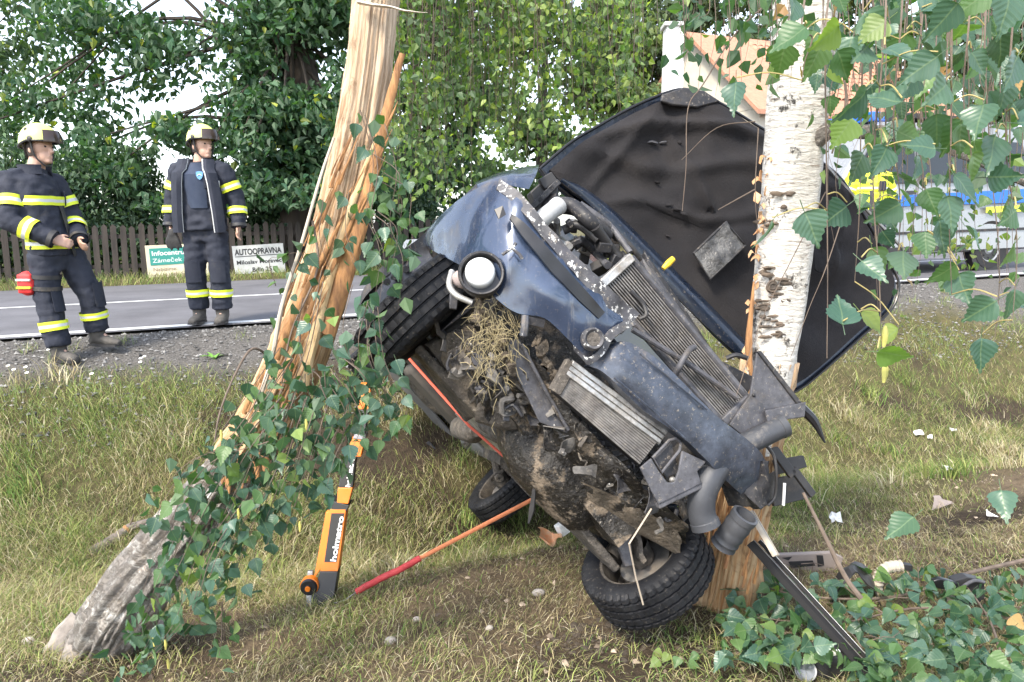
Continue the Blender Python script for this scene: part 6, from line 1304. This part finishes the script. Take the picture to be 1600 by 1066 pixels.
# side branch
p = cr([P(1248, 262, 3.1), P(1266, 228, 3.0), P(1300, 203, 2.92), P(1345, 206, 2.85), P(1430, 212, 2.75), P(1500, 238, 2.68), P(1570, 268, 2.6), P(1640, 300, 2.55)], 7)
uvtube(p, resample([.06, .042, .03, .026, .024, .021, .018, .015], len(p)), 20, 'branch', BARKR, rbt, ridge=.05, seed=2, amp=.004)
for pts, r in (([(1262, -20, 3.0), (1300, 60, 2.9), (1322, 150, 2.8), (1300, 240, 2.8)], .008), ([(1180, 190, 2.9), (1120, 200, 2.9), (1065, 250, 2.95)], .0022), ([(1262, -40, 3.0), (1160, 40, 2.7), (1100, 130, 2.6), (1075, 170, 2.6), (1072, 260, 2.6), (1066, 330, 2.6)], .0028), ([(1180, 296, 2.95), (1140, 318, 2.9), (1122, 328, 2.9)], .003), ([(1185, 200, 2.9), (1180, 300, 2.85), (1184, 360, 2.85)], .002), ([(1290, 300, 2.8), (1240, 400, 2.75), (1190, 500, 2.7), (1150, 620, 2.4)], .002), ([(1320, 330, 2.7), (1290, 420, 2.6), (1265, 480, 2.6), (1235, 560, 2.6)], .002)):
    p = cr([P(*q) for q in pts], 6); MB().tube(p, [r * (1.1 - .7 * i / len(p)) for i in range(len(p))], 6).build('twig', TWIG, rbt)
# big leaves hanging towards us
big = [(1350, 43), (1416, 74), (1382, 99), (1409, 182), (1353, 164), (1479, 153), (1510, 61), (1564, 74), (1497, 27), (1463, 9), (1465, 110), (1517, 104), (1537, 185), (1573, 151), (1504, 209), (1463, 200), (1260, 65), (1285, 90), (1308, 101), (1310, 63), (1332, 79), (1270, 14), (1578, 11), (1551, 38), (1355, 95), (1386, 54), (1332, 207), (1392, 295), (1490, 295), (1323, 344), (1348, 261), (1386, 252), (1461, 254), (1544, 299), (1257, 353), (1362, 409), (1346, 430), (1411, 414), (1494, 436), (1585, 403), (1467, 367), (1368, 340), (1481, 328), (1587, 351), (1447, 317), (1402, 227), (1501, 216), (1407, 340), (1345, 511), (1317, 530), (1371, 572), (1404, 535), (1498, 450), (1557, 492), (1585, 474), (1533, 551), (1592, 497), (1564, 788), (1428, 830), (1150, 150), (1240, 20), (1228, 88), (1206, 368), (1590, 110), (1545, 8), (1440, 40), (1590, 215), (1555, 235), (1430, 140), (1520, 260), (1440, 85)]
lime = {(1332, 207), (1310, 63), (1386, 54), (1345, 511), (1371, 572), (1404, 535)}
cR_ = [0]
tw_x = [1262, 1300, 1338, 1372, 1405, 1440, 1478, 1512, 1548, 1582]
tws = []
for k, x in enumerate(tw_x):
    d0 = 1.12 + .06 * (k % 3); bot = [130, 560, 440, 590, 420, 360, 460, 330, 560, 500][k]
    pts = [(x + 10, -90, d0 + .1), (x + lr.uniform(-12, 12), 40, d0), (x + lr.uniform(-14, 14), bot * .45, d0), (x + lr.uniform(-14, 14), bot * .75, d0), (x + lr.uniform(-10, 10), bot, d0)]
    p = cr([P(*q) for q in pts], 7); MB().tube(p, [.0013 * (1.4 - i / len(p)) for i in range(len(p))], 6).build('twig', TWIG, rbt); tws += [(a, 0) for a in p]
for x, y in big:
    near = y > 0; d = 1.02 + lr.uniform(0, .22); s_ = lr.uniform(.05, .064) * (1 if (x, y) != (1150, 150) else .95); p = P(x, y - 22, d)
    k = 'lime' if (x, y) in lime else pick({'teal': 7, 'green': 1.4, 'dark': 1})
    put_leaf(rbt, p, V((lr.gauss(0, .8), lr.gauss(-.1, .5), lr.gauss(-.9, .5))), face(.7), s_, k); cR_[0] += 1
    q = min(tws, key=lambda a: (a[0] - p).length + (.3 if a[0].z < p.z else 0))[0]
    if (q - p).length < .14: MB().tube(cr([q, lerp(q, p, .5) + V((0, 0, .012)), p + V((0, 0, .006))], 4), .0011, 5).build('leaf_stalk', flat('stalk_y', (.36, .3, .12), .6) if 'stalk_y' not in bpy.data.materials else bpy.data.materials['stalk_y'], rbt)
stR = []; KR = {'teal': 4, 'green': 3, 'dark': 4, 'lime': .5, 'brown': .25}
for k in range(84):
    x = lr.uniform(1270, 1610); d = lr.uniform(1.5, 2.9); y1 = lr.uniform(130, 330) if lr.random() < .75 else lr.uniform(330, 460)
    if x < 1300: y1 = min(y1, 130)
    pts = [(x + lr.uniform(-20, 20), -60, d), (x + lr.uniform(-10, 10), y1 * .4, d), (x + lr.uniform(-14, 14), y1 * .8, d), (x, y1, d)]
    strand(rbt, pts, .085, .055, KR, cnt=cR_, stuff=stR)
for k in range(10):
    x = lr.uniform(1300, 1600); d = lr.uniform(2.3, 3.0); y1 = lr.uniform(420, 640); strand(rbt, [(x, 120, d), (x + 8, y1 * .5, d), (x - 8, y1 * .8, d), (x + lr.uniform(-12, 12), y1, d)], .1, .04, {'green': 3, 'lime': 2, 'dark': 2}, cnt=cR_, stuff=stR)
for k in range(38):
    x = lr.uniform(1050, 1260); d = lr.uniform(2.0, 2.9); y1 = lr.uniform(20, 160); strand(rbt, [(x, -70, d), (x + 8, y1 * .4, d), (x + lr.uniform(-12, 12), y1, d)], .05, .048, KR, cnt=cR_, stuff=stR)
# yellowing bush of small leaves low at the right
for k in range(70): stR.append((P(lr.gauss(1500, 36), lr.gauss(375, 35), lr.uniform(2.6, 3.0)), lr.uniform(.02, .034), lr.choice([(.22, .26, .06), (.15, .22, .06), (.08, .15, .05)])))
stuff_leaves('small_leaves', rbt, stR, LEAFB)
for x, y in ((1383, 525), (1383, 582)):
    p = P(x, y - 16, 1.1); MB().tube(cr([p, p + V((0.001, 0, -.015)), p + V((0, 0, -.032))], 4), resample([.002, .005, .0045, .002], 9), 8).jitter(.0008, 200).build('catkin', flat('catkin_r', (.45, .43, .12), .7), rbt)
# ------------------------------------------------------------------ weeping birch behind the wreck
wb = P(1222, 430, 7.6); wb.z = gz(wb.x, wb.y)
wbt = thing('weeping_birch', wb, 'weeping birch with long hanging leafy branches behind the wreck', 'tree')
p = cr([wb - V((0, 0, .1)), wb + V((.03, 0, 2)), wb + V((0, .05, 4)), wb + V((-.1, .1, 6.5))], 8); uvtube(p, resample([.16, .13, .11, .06], len(p)), 24, 'trunk', BARKW, wbt, ridge=.02, seed=4, amp=.005)
wr_ = np.random.default_rng(8); items = []; mbt = MB()
for k in range(9):
    e = P(lerp(1000, 600, k / 8) + wr_.normal() * 20, -260 + wr_.normal() * 40, 7.2 + wr_.normal() * .4); s_ = wb + V((0, .05, 3.2 + .3 * k))
    mbt.tube(cr([s_, lerp(s_, e, .5) + V((0, 0, .5)), e], 6), resample([.05, .03, .012], 13), 6)
ws_ = 300
for k in range(ws_):
    x = wr_.uniform(575, 1010); d = wr_.uniform(6.4, 7.9); y1 = wr_.uniform(120, 330) if x < 860 else wr_.uniform(60, 260)
    if x > 900 and wr_.random() < .25: continue
    top = P(x + wr_.normal() * 15, -150, d); bot = P(x + wr_.normal() * 12, y1, d); m = int(14 + 20 * (y1 + 150) / 480)
    mid = lerp(top, bot, .5) + V((wr_.normal() * .08, 0, 0)); pts = cr([top, mid, bot], 8); mbt.tube(pts, [.004 * (1.2 - i / len(pts)) for i in range(len(pts))], 3, caps=False)
    sun = (x > 800) or wr_.random() < .3  # sunlight put into the colour: sunlit strands get brighter, yellower leaves
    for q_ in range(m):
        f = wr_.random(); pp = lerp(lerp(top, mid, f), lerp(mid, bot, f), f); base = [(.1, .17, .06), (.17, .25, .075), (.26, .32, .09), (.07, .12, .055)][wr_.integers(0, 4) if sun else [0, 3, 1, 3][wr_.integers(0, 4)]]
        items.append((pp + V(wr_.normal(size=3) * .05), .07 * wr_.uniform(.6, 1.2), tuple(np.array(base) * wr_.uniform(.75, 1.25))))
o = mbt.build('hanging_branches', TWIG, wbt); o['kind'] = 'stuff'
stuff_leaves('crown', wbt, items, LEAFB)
# ------------------------------------------------------------------ fallen leafy branch at the lower right
fb = G(1350, 1000); fbt = thing('fallen_branch', fb, 'fallen birch branch with green leaves lying over the car debris', 'branch')
cF_ = [0]; stF = []; KF = {'green': 4, 'teal': 3.5, 'lime': .9, 'dark': 4, 'brown': .1}
def gdown(x, y, up):
    g = G(x, y); return g + V((0, 0, up))
for pts, r in (([(1600, 905), (1500, 930), (1420, 960), (1330, 970), (1230, 960), (1170, 940)], .009), ([(1600, 1010), (1520, 990), (1420, 985), (1300, 1010), (1180, 1000)], .007), ([(1450, 1066), (1400, 1010), (1330, 960), (1290, 920)], .006), ([(1560, 1060), (1540, 1000), (1500, 940), (1450, 890)], .005)):
    p = cr([gdown(x, y, .1) for x, y in pts], 6); MB().tube(p, [r * (1.2 - i / len(p)) for i in range(len(p))], 7).build('twig', TWIG, fbt)
p = cr([P(1255, 770, 2.75), P(1285, 830, 2.7), P(1320, 900, 2.65), P(1345, 935, 2.62)], 6); MB().tube(p, resample([.006, .009, .011], len(p)), 7).build('twig', TWIG, fbt)
def in_fallen(x, y): return (y > 885 + max(0, (1250 - x)) * .35 + 18 * math.sin(x * .03) and not (1225 < x < 1330 and y > 1030)) and not (x < 1290 and y > 1035)
n_ = 0
while n_ < 540:
    x, y = lr.uniform(1130, 1612), lr.uniform(880, 1075)
    if not in_fallen(x, y): continue
    n_ += 1; up = abs(lr.gauss(.1, .07)); g = G(x, y + 30); v = ray(x, y); p = cC + v * ((g.y - .05 - up * .5) / v.y)
    s_ = lr.uniform(.056, .086) if cF_[0] < 300 else lr.uniform(.04, .06); k = pick(KF)
    if cF_[0] < 300: put_leaf(fbt, p, V((lr.gauss(0, .9), lr.gauss(-.3, .7), lr.gauss(-.45, .4))), V((lr.gauss(0, .8), lr.gauss(-.7, .7), .8)), s_, k); cF_[0] += 1
    else: stF.append((p - V((0, -.05, .04)), s_, {'teal': (.06, .125, .085), 'green': (.08, .16, .06), 'lime': (.18, .26, .08), 'dark': (.035, .085, .05), 'brown': (.35, .2, .1)}[k]))
for k in range(40):
    x, y = lr.uniform(1150, 1600), lr.uniform(905, 1060); d_ = V((lr.gauss(0, 1), lr.gauss(0, .5), lr.gauss(0, .15))).normalized(); p0_ = gdown(x, y, .06 + .06 * lr.random())
    MB().tube([p0_, p0_ + d_ * .06 + V((0, 0, .01)), p0_ + d_ * lr.uniform(.1, .2)], [.003, .002, .001], 5).build('twig', TWIG, fbt)
for x, y in ((1030, 1050), (1045, 1040), (1075, 1055), (1022, 1035), (1060, 1045), (1090, 1040), (1110, 850), (1100, 842), (1118, 862), (1100, 860), (1180, 700), (1255, 700)):
    if y > 1000: put_leaf(fbt, gdown(x, y, .05), V((lr.gauss(0, .8), -.3, -.3)), V((0, -.6, 1)), .05, 'lime' if x < 1060 else 'green')
stuff_leaves('small_leaves', fbt, stF, LEAFM)
# ================================================================== rescue gear and debris
ORG = pmat('strut_orange', (.75, .2, .015), (.66, .17, .012), scale=6, rough=.4, dirt=(.2, .15, .1), dlo=.66, dhi=.9); ORGS = pmat('orange_webbing', (.62, .22, .1), (.5, .17, .08), scale=60, rough=.8, bump=.4, bscale=120); REDS = pmat('red_sleeve', (.42, .045, .05), (.33, .03, .035), scale=18, rough=.75, bump=.6, bscale=30)
BLKM = flat('strut_black', (.015, .015, .017), .4)
sb0 = G(497, 948); DB = sb0.y; 
def SP(px, py): return P(px, py, DB + (948 - py) / 330 * .42)
stt = thing('rescue_strut', sb0, 'orange and black rescue stabilising strut leaning up to the wreck', 'strut')
wx = V((1, 0, 0)); 
def bar(q, th, name, mat, parent=stt, bevel=.004): return MB().prism([SP(x, y) for x, y in q], V((0, th, 0))).build(name, mat, parent, smooth=False, bevel=bevel)
bar([(512, 795), (541, 795), (528, 893), (500, 893)], .07, 'lower_tube', ORG); bar([(500, 893), (528, 893), (520, 942), (484, 942)], .075, 'foot_housing', BLKM)
bar([(524, 784), (546, 790), (541, 800), (514, 796), (505, 780)], .085, 'locking_collar', BLKM); bar([(528, 762), (551, 762), (544, 788), (526, 786)], .06, 'middle_tube', ORG)
bar([(535, 714), (556, 714), (551, 762), (529, 762)], .05, 'ratchet_rod', BLKM); bar([(548, 686), (569, 688), (564, 714), (543, 714)], .06, 'upper_tube', ORG)
bar([(546, 716), (552, 716), (546, 762), (540, 762)], .03, 'rod_edge', ORG); bar([(554, 678), (572, 680), (570, 688), (551, 686)], .065, 'end_cap', pmat('strut_steel', (.25, .25, .27), (.18, .18, .2), rough=.4, metal=.5))
bar([(557, 640), (576, 640), (570, 680), (555, 678)], .045, 'extension_tube', BLKM); bar([(562, 600), (580, 600), (576, 640), (559, 640)], .045, 'extension_tip', ORG)
for y in (722, 738, 752): bar([(541 - (y - 722) * .15, y), (550 - (y - 722) * .15, y), (549 - (y - 722) * .15, y + 7), (540 - (y - 722) * .15, y + 7)], .02, 'rod_tooth', M['white'], bevel=.002)
for y in (648, 664): bar([(562, y), (571, y), (570, y + 7), (561, y + 7)], .02, 'rod_tooth', M['white'], bevel=.002)
pl_ = bar([(509, 800), (516, 800), (508, 880), (494, 900), (490, 905)], .03, 'carry_handle', ORG)
# lettering runs up the tube
o_ = SP(519, 878) - V((0, .006, 0)); ex_ = (SP(533, 800) - SP(519, 878)).normalized(); ey_ = V((0, -1, 0)).cross(ex_); ey_ = -ey_ if ey_.x > 0 else ey_
pnl = MB().prism([SP(507, 878) - V((0, .003, 0)), SP(526, 878) - V((0, .003, 0)), SP(538, 802) - V((0, .003, 0)), SP(518, 802) - V((0, .003, 0))], V((0, .002, 0))); tn = ex_.cross(ey_)
lt = pnl.build('label_panel', BLKM, stt, smooth=False)
text('holmatro', SP(525, 877) - V((0, .006, 0)), ex_, ey_, .03, M['white'], stt, width=(SP(533, 803) - SP(519, 876)).length * .96, bold=.03, thick=0)
text('holmatro', SP(547, 761) - V((0, .004, 0)), (SP(554, 716) - SP(547, 761)).normalized(), ey_, .026, M['white'], stt, width=(SP(554, 716) - SP(547, 761)).length, bold=.03, thick=0)
wc = SP(484, 915); MB().lathe(wc, V((0, -1, 0)), [(-.02, .042), (.02, .042), (.03, .037), (.03, .017), (.036, .015), (.036, 0)], 30).build('strap_reel', BLKM, stt); MB().lathe(wc + V((0, -.0, 0)), V((0, -1, 0)), [(-.025, .038), (-.02, .046), (.012, .046), (.016, .038)], 30).build('reel_ring', ORG, stt); MB().lathe(wc + V((0, -.037, 0)), V((0, -1, 0)), [(0, .014), (.006, .012), (.006, 0)], 16).build('reel_knob', ORG, stt)
bar([(480, 893), (489, 893), (486, 950), (477, 950)], .02, 'ratchet_lever', M['steel']); bar([(478, 938), (516, 938), (510, 962), (486, 958)], .09, 'base_plate', BLKM); MB().tube(cr([SP(512, 950) - V((0, .03, 0)), SP(520, 946) - V((0, .04, 0)), SP(526, 940) - V((0, .04, 0))], 4), .006, 6).build('hook', M['steel'], stt)
# tension strap with red sleeve
a0 = SP(524, 938) - V((0, .03, 0)); dS = [(557, 925), (657, 872), (852, 770)]; e_ = FC(852, 770, -.05)
tsp = thing('tension_strap', a0, 'orange tension strap with red protective sleeve running from strut foot to wreck', 'strap')
pA, pE = P(557, 925, DB - .02), e_
vv_ = [P(557, 925, DB - .02), P(657, 872, lerp(DB, e_.y, .3))]
MB().tube(cr([vv_[0], lerp(*vv_, .35) + V((0, 0, .003)), lerp(*vv_, .7) - V((0, 0, .003)), vv_[1]], 6), .0165, 10).jitter(.003, 30).build('red_sleeve', REDS, tsp)
MB().tube([vv_[1], e_], [(.011, .004)] * 2, 8, ref=V((0, 0, 1))).build('webbing', ORGS, tsp); MB().tube(cr([a0, lerp(a0, vv_[0], .5) - V((0, 0, .01)), vv_[0]], 4), .003, 6).build('strap_tail', M['steel'], tsp)
MB().tube(cr([e_, e_ + uu * -.01 + ll * .02, FC(868, 778, -.02), FC(872, 772, -.0), FC(868, 768, 0)], 4), .006, 8).build('hook', M['steel'], tsp)
e2 = FC(637, 558, -.06); MB().tube([e_, lerp(e_, e2, .5) - uu * .03, e2], [(.007, .003)] * 3, 6).build('anchor_strap', flat('red_strap', (.55, .1, .06), .7), tsp)
# ------------------------------------------------------------------ loose debris
def lay(name, label, cat, q, up, th, mat, bend=0., bevel=.003, group=None):
    """flat-ish fragment traced on the ground plane, lifted by up"""
    g = [G(x, y) for x, y in q]; c = sum(g, V()) / len(g); t = thing(name, c, label, cat, group)
    pts = [p * 1 + V((0, 0, up - p.z * 0)) for p in g]; mb = MB(); mb.prism(pts, V((0, 0, th))); mb.build('fragment', mat, t, smooth=False, bevel=bevel); return t, c
def stand(name, label, cat, q, d, th, mat, group=None, part='fragment'):
    """upright fragment standing on the grass at depth d"""
    pts = [P(x, y, d) for x, y in q]; lo = min(pts, key=lambda p: p.z); t = thing(name, V((lo.x, lo.y, gz(lo.x, lo.y))), label, cat, group)
    MB().prism(pts, V((0, th, .0))).build(part, mat, t, smooth=False, bevel=.004); return t
foam = pmat('white_foam', (.78, .78, .77), (.7, .7, .68), rough=.8); taupe = pmat('taupe_plastic', (.3, .25, .22), (.24, .2, .18), scale=8, rough=.6, dirt=MUD, dlo=.6, dhi=.8)
g = P(882, 832, 3.95); g.z = gz(g.x, g.y) + .075; t = thing('white_block', g, 'small white foam block lying in the grass under the wreck', 'block')
mb = MB(); rt = Matrix.Rotation(R(-25), 3, 'Y') @ Matrix.Rotation(R(30), 3, 'Z'); mb.box(g + V((0, 0, .045)), rt @ V((.045, 0, 0)), rt @ V((0, .03, 0)), rt @ V((0, 0, .032))); mb.build('block', foam, t, smooth=False, bevel=.004); MB().box(g + V((0, 0, .045)) + rt @ V((0, 0, .033)), rt @ V((.035, 0, 0)), rt @ V((0, .022, 0)), rt @ V((0, 0, .002))).build('lid', foam, t, smooth=False)
g = P(935, 822, 4.05); g.z = gz(g.x, g.y) + .06; t = thing('white_shard', g, 'long white plastic shard in grass beside the white foam block', 'shard')
MB().box(g, V((.07, .02, -.035)), V((-.01, .02, .0)), V((.0, 0.004, .012))).jitter(.006, 20).build('fragment', foam, t, smooth=False, bevel=.003)
g = P(860, 850, 3.88); g.z = gz(g.x, g.y) + .02; t = thing('orange_scrap', g, 'crumpled orange wrapper lying in the grass near the white block', 'wrapper')
mb = MB(); mb.sheet([[g + V(((i - 5) * .013, (j - 3) * .016, .035)) for j in range(7)] for i in range(11)], .003).jitter(.05, 16, 3); mb.build('wrapper', pmat('orange_paper', (.7, .3, .13), (.6, .42, .28), scale=30, rough=.7), t, ang=20)
lay('teal_shard', 'small teal glass shard in the grass below the wreck', 'shard', [(903, 850), (922, 845), (927, 852), (907, 857)], .09, .006, flat('teal_glass', (.25, .45, .42), .2))
# white paper-like fragments on the right bank
for k, (x, y, w_, lab) in enumerate([(1482, 742, 16, 'white torn plate fragment halfway up the grassy bank'), (1548, 815, 14, 'pale fragment lying at the foot of the grassy bank'), (1436, 683, 10, 'tiny white chip high on the grassy bank'), (1490, 678, 8, 'very small white chip near the top of the bank'), (1305, 820, 20, 'crumpled translucent film lying behind the taupe panel'), (1470, 796, 22, 'grey beige splinter lying in the dry grass'), (1497, 1005, 12, 'white shard among the fallen birch leaves'), (1452, 690, 7, 'small white crumb on the upper bank')]):
    g = G(x, y); t = thing('plastic_fragment', g, lab, 'fragment', 'fragments scattered on the bank'); s_ = w_ / FPX * g.y; mb = MB(); mb.sheet([[g + V(((i - 2) * s_ * .3, (j - 1.5) * s_ * .2, .04 + .3 * s_ * (j - 1) * .5)) for j in range(4)] for i in range(5)], .002).jitter(s_ * .5, 20, k); mb.build('fragment', taupe if k == 5 else foam, t, ang=25)
# long black trim rails lying through the leaves
def rail(name, label, p0, p1, r, mat, edge=None):
    t = thing(name, p0, label, 'trim strip'); d = (p1 - p0).normalized(); s_ = d.cross(V((0, 0, 1))).normalized(); u_ = s_.cross(d)
    MB().prism([p0 + s_ * x + u_ * z for x, z in ((-r, 0), (-r, r * .5), (-r * .3, r * .9), (r * .5, r * .7), (r, 0))], p1 - p0).build('rail', mat, t, smooth=False, bevel=.003)
    MB().tube([p0 + u_ * r * .95 - s_ * r * .2, p1 + u_ * r * .95 - s_ * r * .2], r * .06, 6).build('highlight_bead', edge or M['steel'], t); return t  # pale bead stands in for the highlight along the rail
rail('door_trim', 'long black door trim rail leaning from the stump into the leaves', P(1172, 850, 2.9), P(1385, 1085, 2.44), .026, flat('matt_black_rubber', (.012, .012, .013), .75, 0, .2), M['steel'])
rail('window_trim', 'thin black window trim with a bright edge lying beside the door trim rail', P(1186, 846, 2.92), P(1395, 1075, 2.46), .012, flat('matt_black_trim', (.015, .015, .016), .7, 0, .2), M['white'])
rail('pale_trim', 'short pale metal strip standing against the stripped stump', P(1172, 800, 2.9), P(1212, 870, 2.75), .016, PALE)
# black mirror housing at the bottom
g = G(1300, 1062); t = thing('mirror_housing', g, 'broken black mirror housing with a silver clip lying under the leaves', 'mirror')
mb = MB(); mb.box(g + V((0, .02, .07)), V((.085, .02, .0)), V((-.02, .05, .01)), V((0, -.01, .06))); mb.build('shell', M['black'], t, bevel=.03); MB().box(g + V((-.02, -.03, .125)), V((.03, .006, .004)), V((0, .008, 0)), V((0, 0, .007))).build('silver_clip', flat('bright_clip', (.75, .76, .76), .3), t, bevel=.002)
MB().lathe(g + V((-.11, -.02, .05)), V((-.5, -.7, .5)), [(-.01, .036), (.004, .04), (.006, .034)], 24).build('glass_rim', M['steel'], t); MB().lathe(g + V((-.11, -.02, .05)), V((-.5, -.7, .5)), [(0, .036), (.001, 0)], 24).build('mirror_glass', flat('mirror_glass', (.12, .13, .14), .1, .2), t)
# taupe interior panel, black liner, ribbed arch, black bracket
p0 = G(1258, 892); dd = p0.y
t = stand('interior_panel', 'taupe plastic interior panel with slots lying in grass beside the stump', 'panel', [(1204, 868), (1300, 864), (1318, 872), (1310, 896), (1214, 894)], dd, .03, taupe)
for q in ([(1232, 878), (1270, 876), (1274, 884), (1236, 888)], [(1276, 868), (1286, 868), (1288, 884), (1278, 886)], [(1222, 872), (1238, 870), (1232, 876)]): MB().prism([P(x, y, dd - .004) for x, y in q], V((0, .002, 0))).build('slot', M['black'], t, smooth=False)
p0 = G(1330, 925); t = thing('wheel_liner', p0, 'crumpled black wheel arch liner lying behind the leaves', 'liner')
mb = MB(); mb.sheet([[P(lerp(1298, 1372, i / 10), 922 - 46 * math.sin(math.pi * i / 10) ** .7 + 20 * j / 6, p0.y - .02 * j) for j in range(7)] for i in range(11)], .006).jitter(.03, 12, 6); mb.build('liner', M['black'], t, ang=25)
p0 = G(1385, 925); t = thing('ribbed_duct_piece', p0, 'curved pale ribbed duct piece standing among the leaves', 'duct')
pth = cr([P(1368, 930, p0.y), P(1372, 905, p0.y), P(1385, 888, p0.y), P(1408, 884, p0.y)], 7); MB().tube(pth, [.026 * (1.12 if i % 2 else .92) for i in range(len(pth))], 12).build('duct', PALE, t, ang=20); MB().prism([P(1404, 882, p0.y), P(1426, 884, p0.y), P(1426, 892, p0.y), P(1406, 892, p0.y)], V((0, .03, 0))).build('black_end', M['black'], t)
p0 = G(1500, 950); d_ = p0.y
t = stand('black_bracket', 'black plastic lamp bracket with flat arm lying in the leaves', 'bracket', [(1490, 908), (1512, 902), (1538, 908), (1540, 935), (1518, 952), (1494, 950)], d_, .05, M['black']); MB().prism([P(x, y, d_ - .01) for x, y in ((1458, 908), (1470, 904), (1500, 912), (1496, 926), (1464, 920))], V((0, .03, 0))).build('arm', M['blackclean'], t, bevel=.006)
MB().tube(cr([P(1492, 945, d_ - .02), P(1500, 922, d_ - .02), P(1520, 908, d_ - .02), P(1538, 910, d_ - .02)], 5), .008, 8).build('curved_rim', GREYP, t); MB().prism([P(x, y, d_ - .015) for x, y in ((1482, 930), (1498, 926), (1496, 936), (1478, 940))], V((0, .02, 0))).build('pale_tab', taupe, t)
# dead branch on the ground, left; stones; clods
g0, g1 = G(140, 868), G(278, 835); t = thing('dead_branch', g0, 'broken grey brown dead branch lying in the grass left of the leaning birch', 'branch')
p = cr([G(140, 870) + V((0, 0, .02)), G(165, 858) + V((0, 0, .03)), G(195, 842) + V((0, 0, .05)), G(215, 834) + V((0, 0, .06)), G(275, 828) + V((0, 0, .1))], 6); MB().tube(p, resample([.03, .036, .03, .024, .016], len(p)), 10).jitter(.008, 18, 2).build('limb', pmat('dead_wood', (.2, .17, .15), (.12, .1, .09), scale=14, rough=.95, bump=1.), t)
MB().lathe(p[13], (p[14] - p[13]), [(-.012, .03), (.0, .034), (.012, .03)], 12).jitter(.006, 30).build('fresh_break', SPL, t)
p = cr([p[14], p[14] + V((.03, 0, .06)), p[14] + V((.045, .0, .1))], 3); MB().tube(p, .004, 6).build('twig', TWIG, t)
STN = pmat('field_stone', (.42, .38, .34), (.3, .27, .24), scale=12, rough=.9, bump=.8)
for x, y, r, lab in ((108, 995, .045, 'pale round stone at the foot of the leaning birch'), (652, 972, .022, 'small beige stone in the dry litter below the red sleeve'), (610, 1005, .03, 'flat grey stone in the foreground litter'), (840, 930, .03, 'dark grey stone near the oily tyre'), (765, 985, .02, 'little brown stone in the foreground litter'), (45, 1005, .03, 'brown stone in the bare soil beside the root base')):
    g = G(x, y); t = thing('stone', g, lab, 'stone', 'stones in the foreground'); MB().ball(g + V((0, 0, r * .35)), r, r * .8, r * .65, 14).jitter(r * .35, 9 / (r * 25), x).build('rock', STN, t)
dm = pmat('churned_soil', (.075, .058, .042), (.04, .032, .025), scale=20, rough=.97, bump=2., bscale=40)
clods = MB(); 
for k in range(260):
    x, y = lr.gauss(960, 90), lr.gauss(985, 22)
    if k % 3 == 0: x, y = lr.uniform(0, 260), lr.uniform(870, 1060)
    if k % 5 == 0: x, y = lr.uniform(900, 1160), lr.uniform(930, 1040)
    g = G(x, max(880, y)); r = lr.uniform(.006, .022); clods.ball(g, r, r, r * .7, 7)
for k in range(420):
    x, y = lr.gauss(925, 38), lr.gauss(1000, 16); g = G(x, min(1060, y)); r = lr.uniform(.003, .012); clods.ball(g, r, r, r * .6, 6)
tag(clods.jitter(.012, 25, 3).build('soil_clods', dm), 'dark churned soil clods around the lower wheel and the root base', 'soil', kind='stuff')
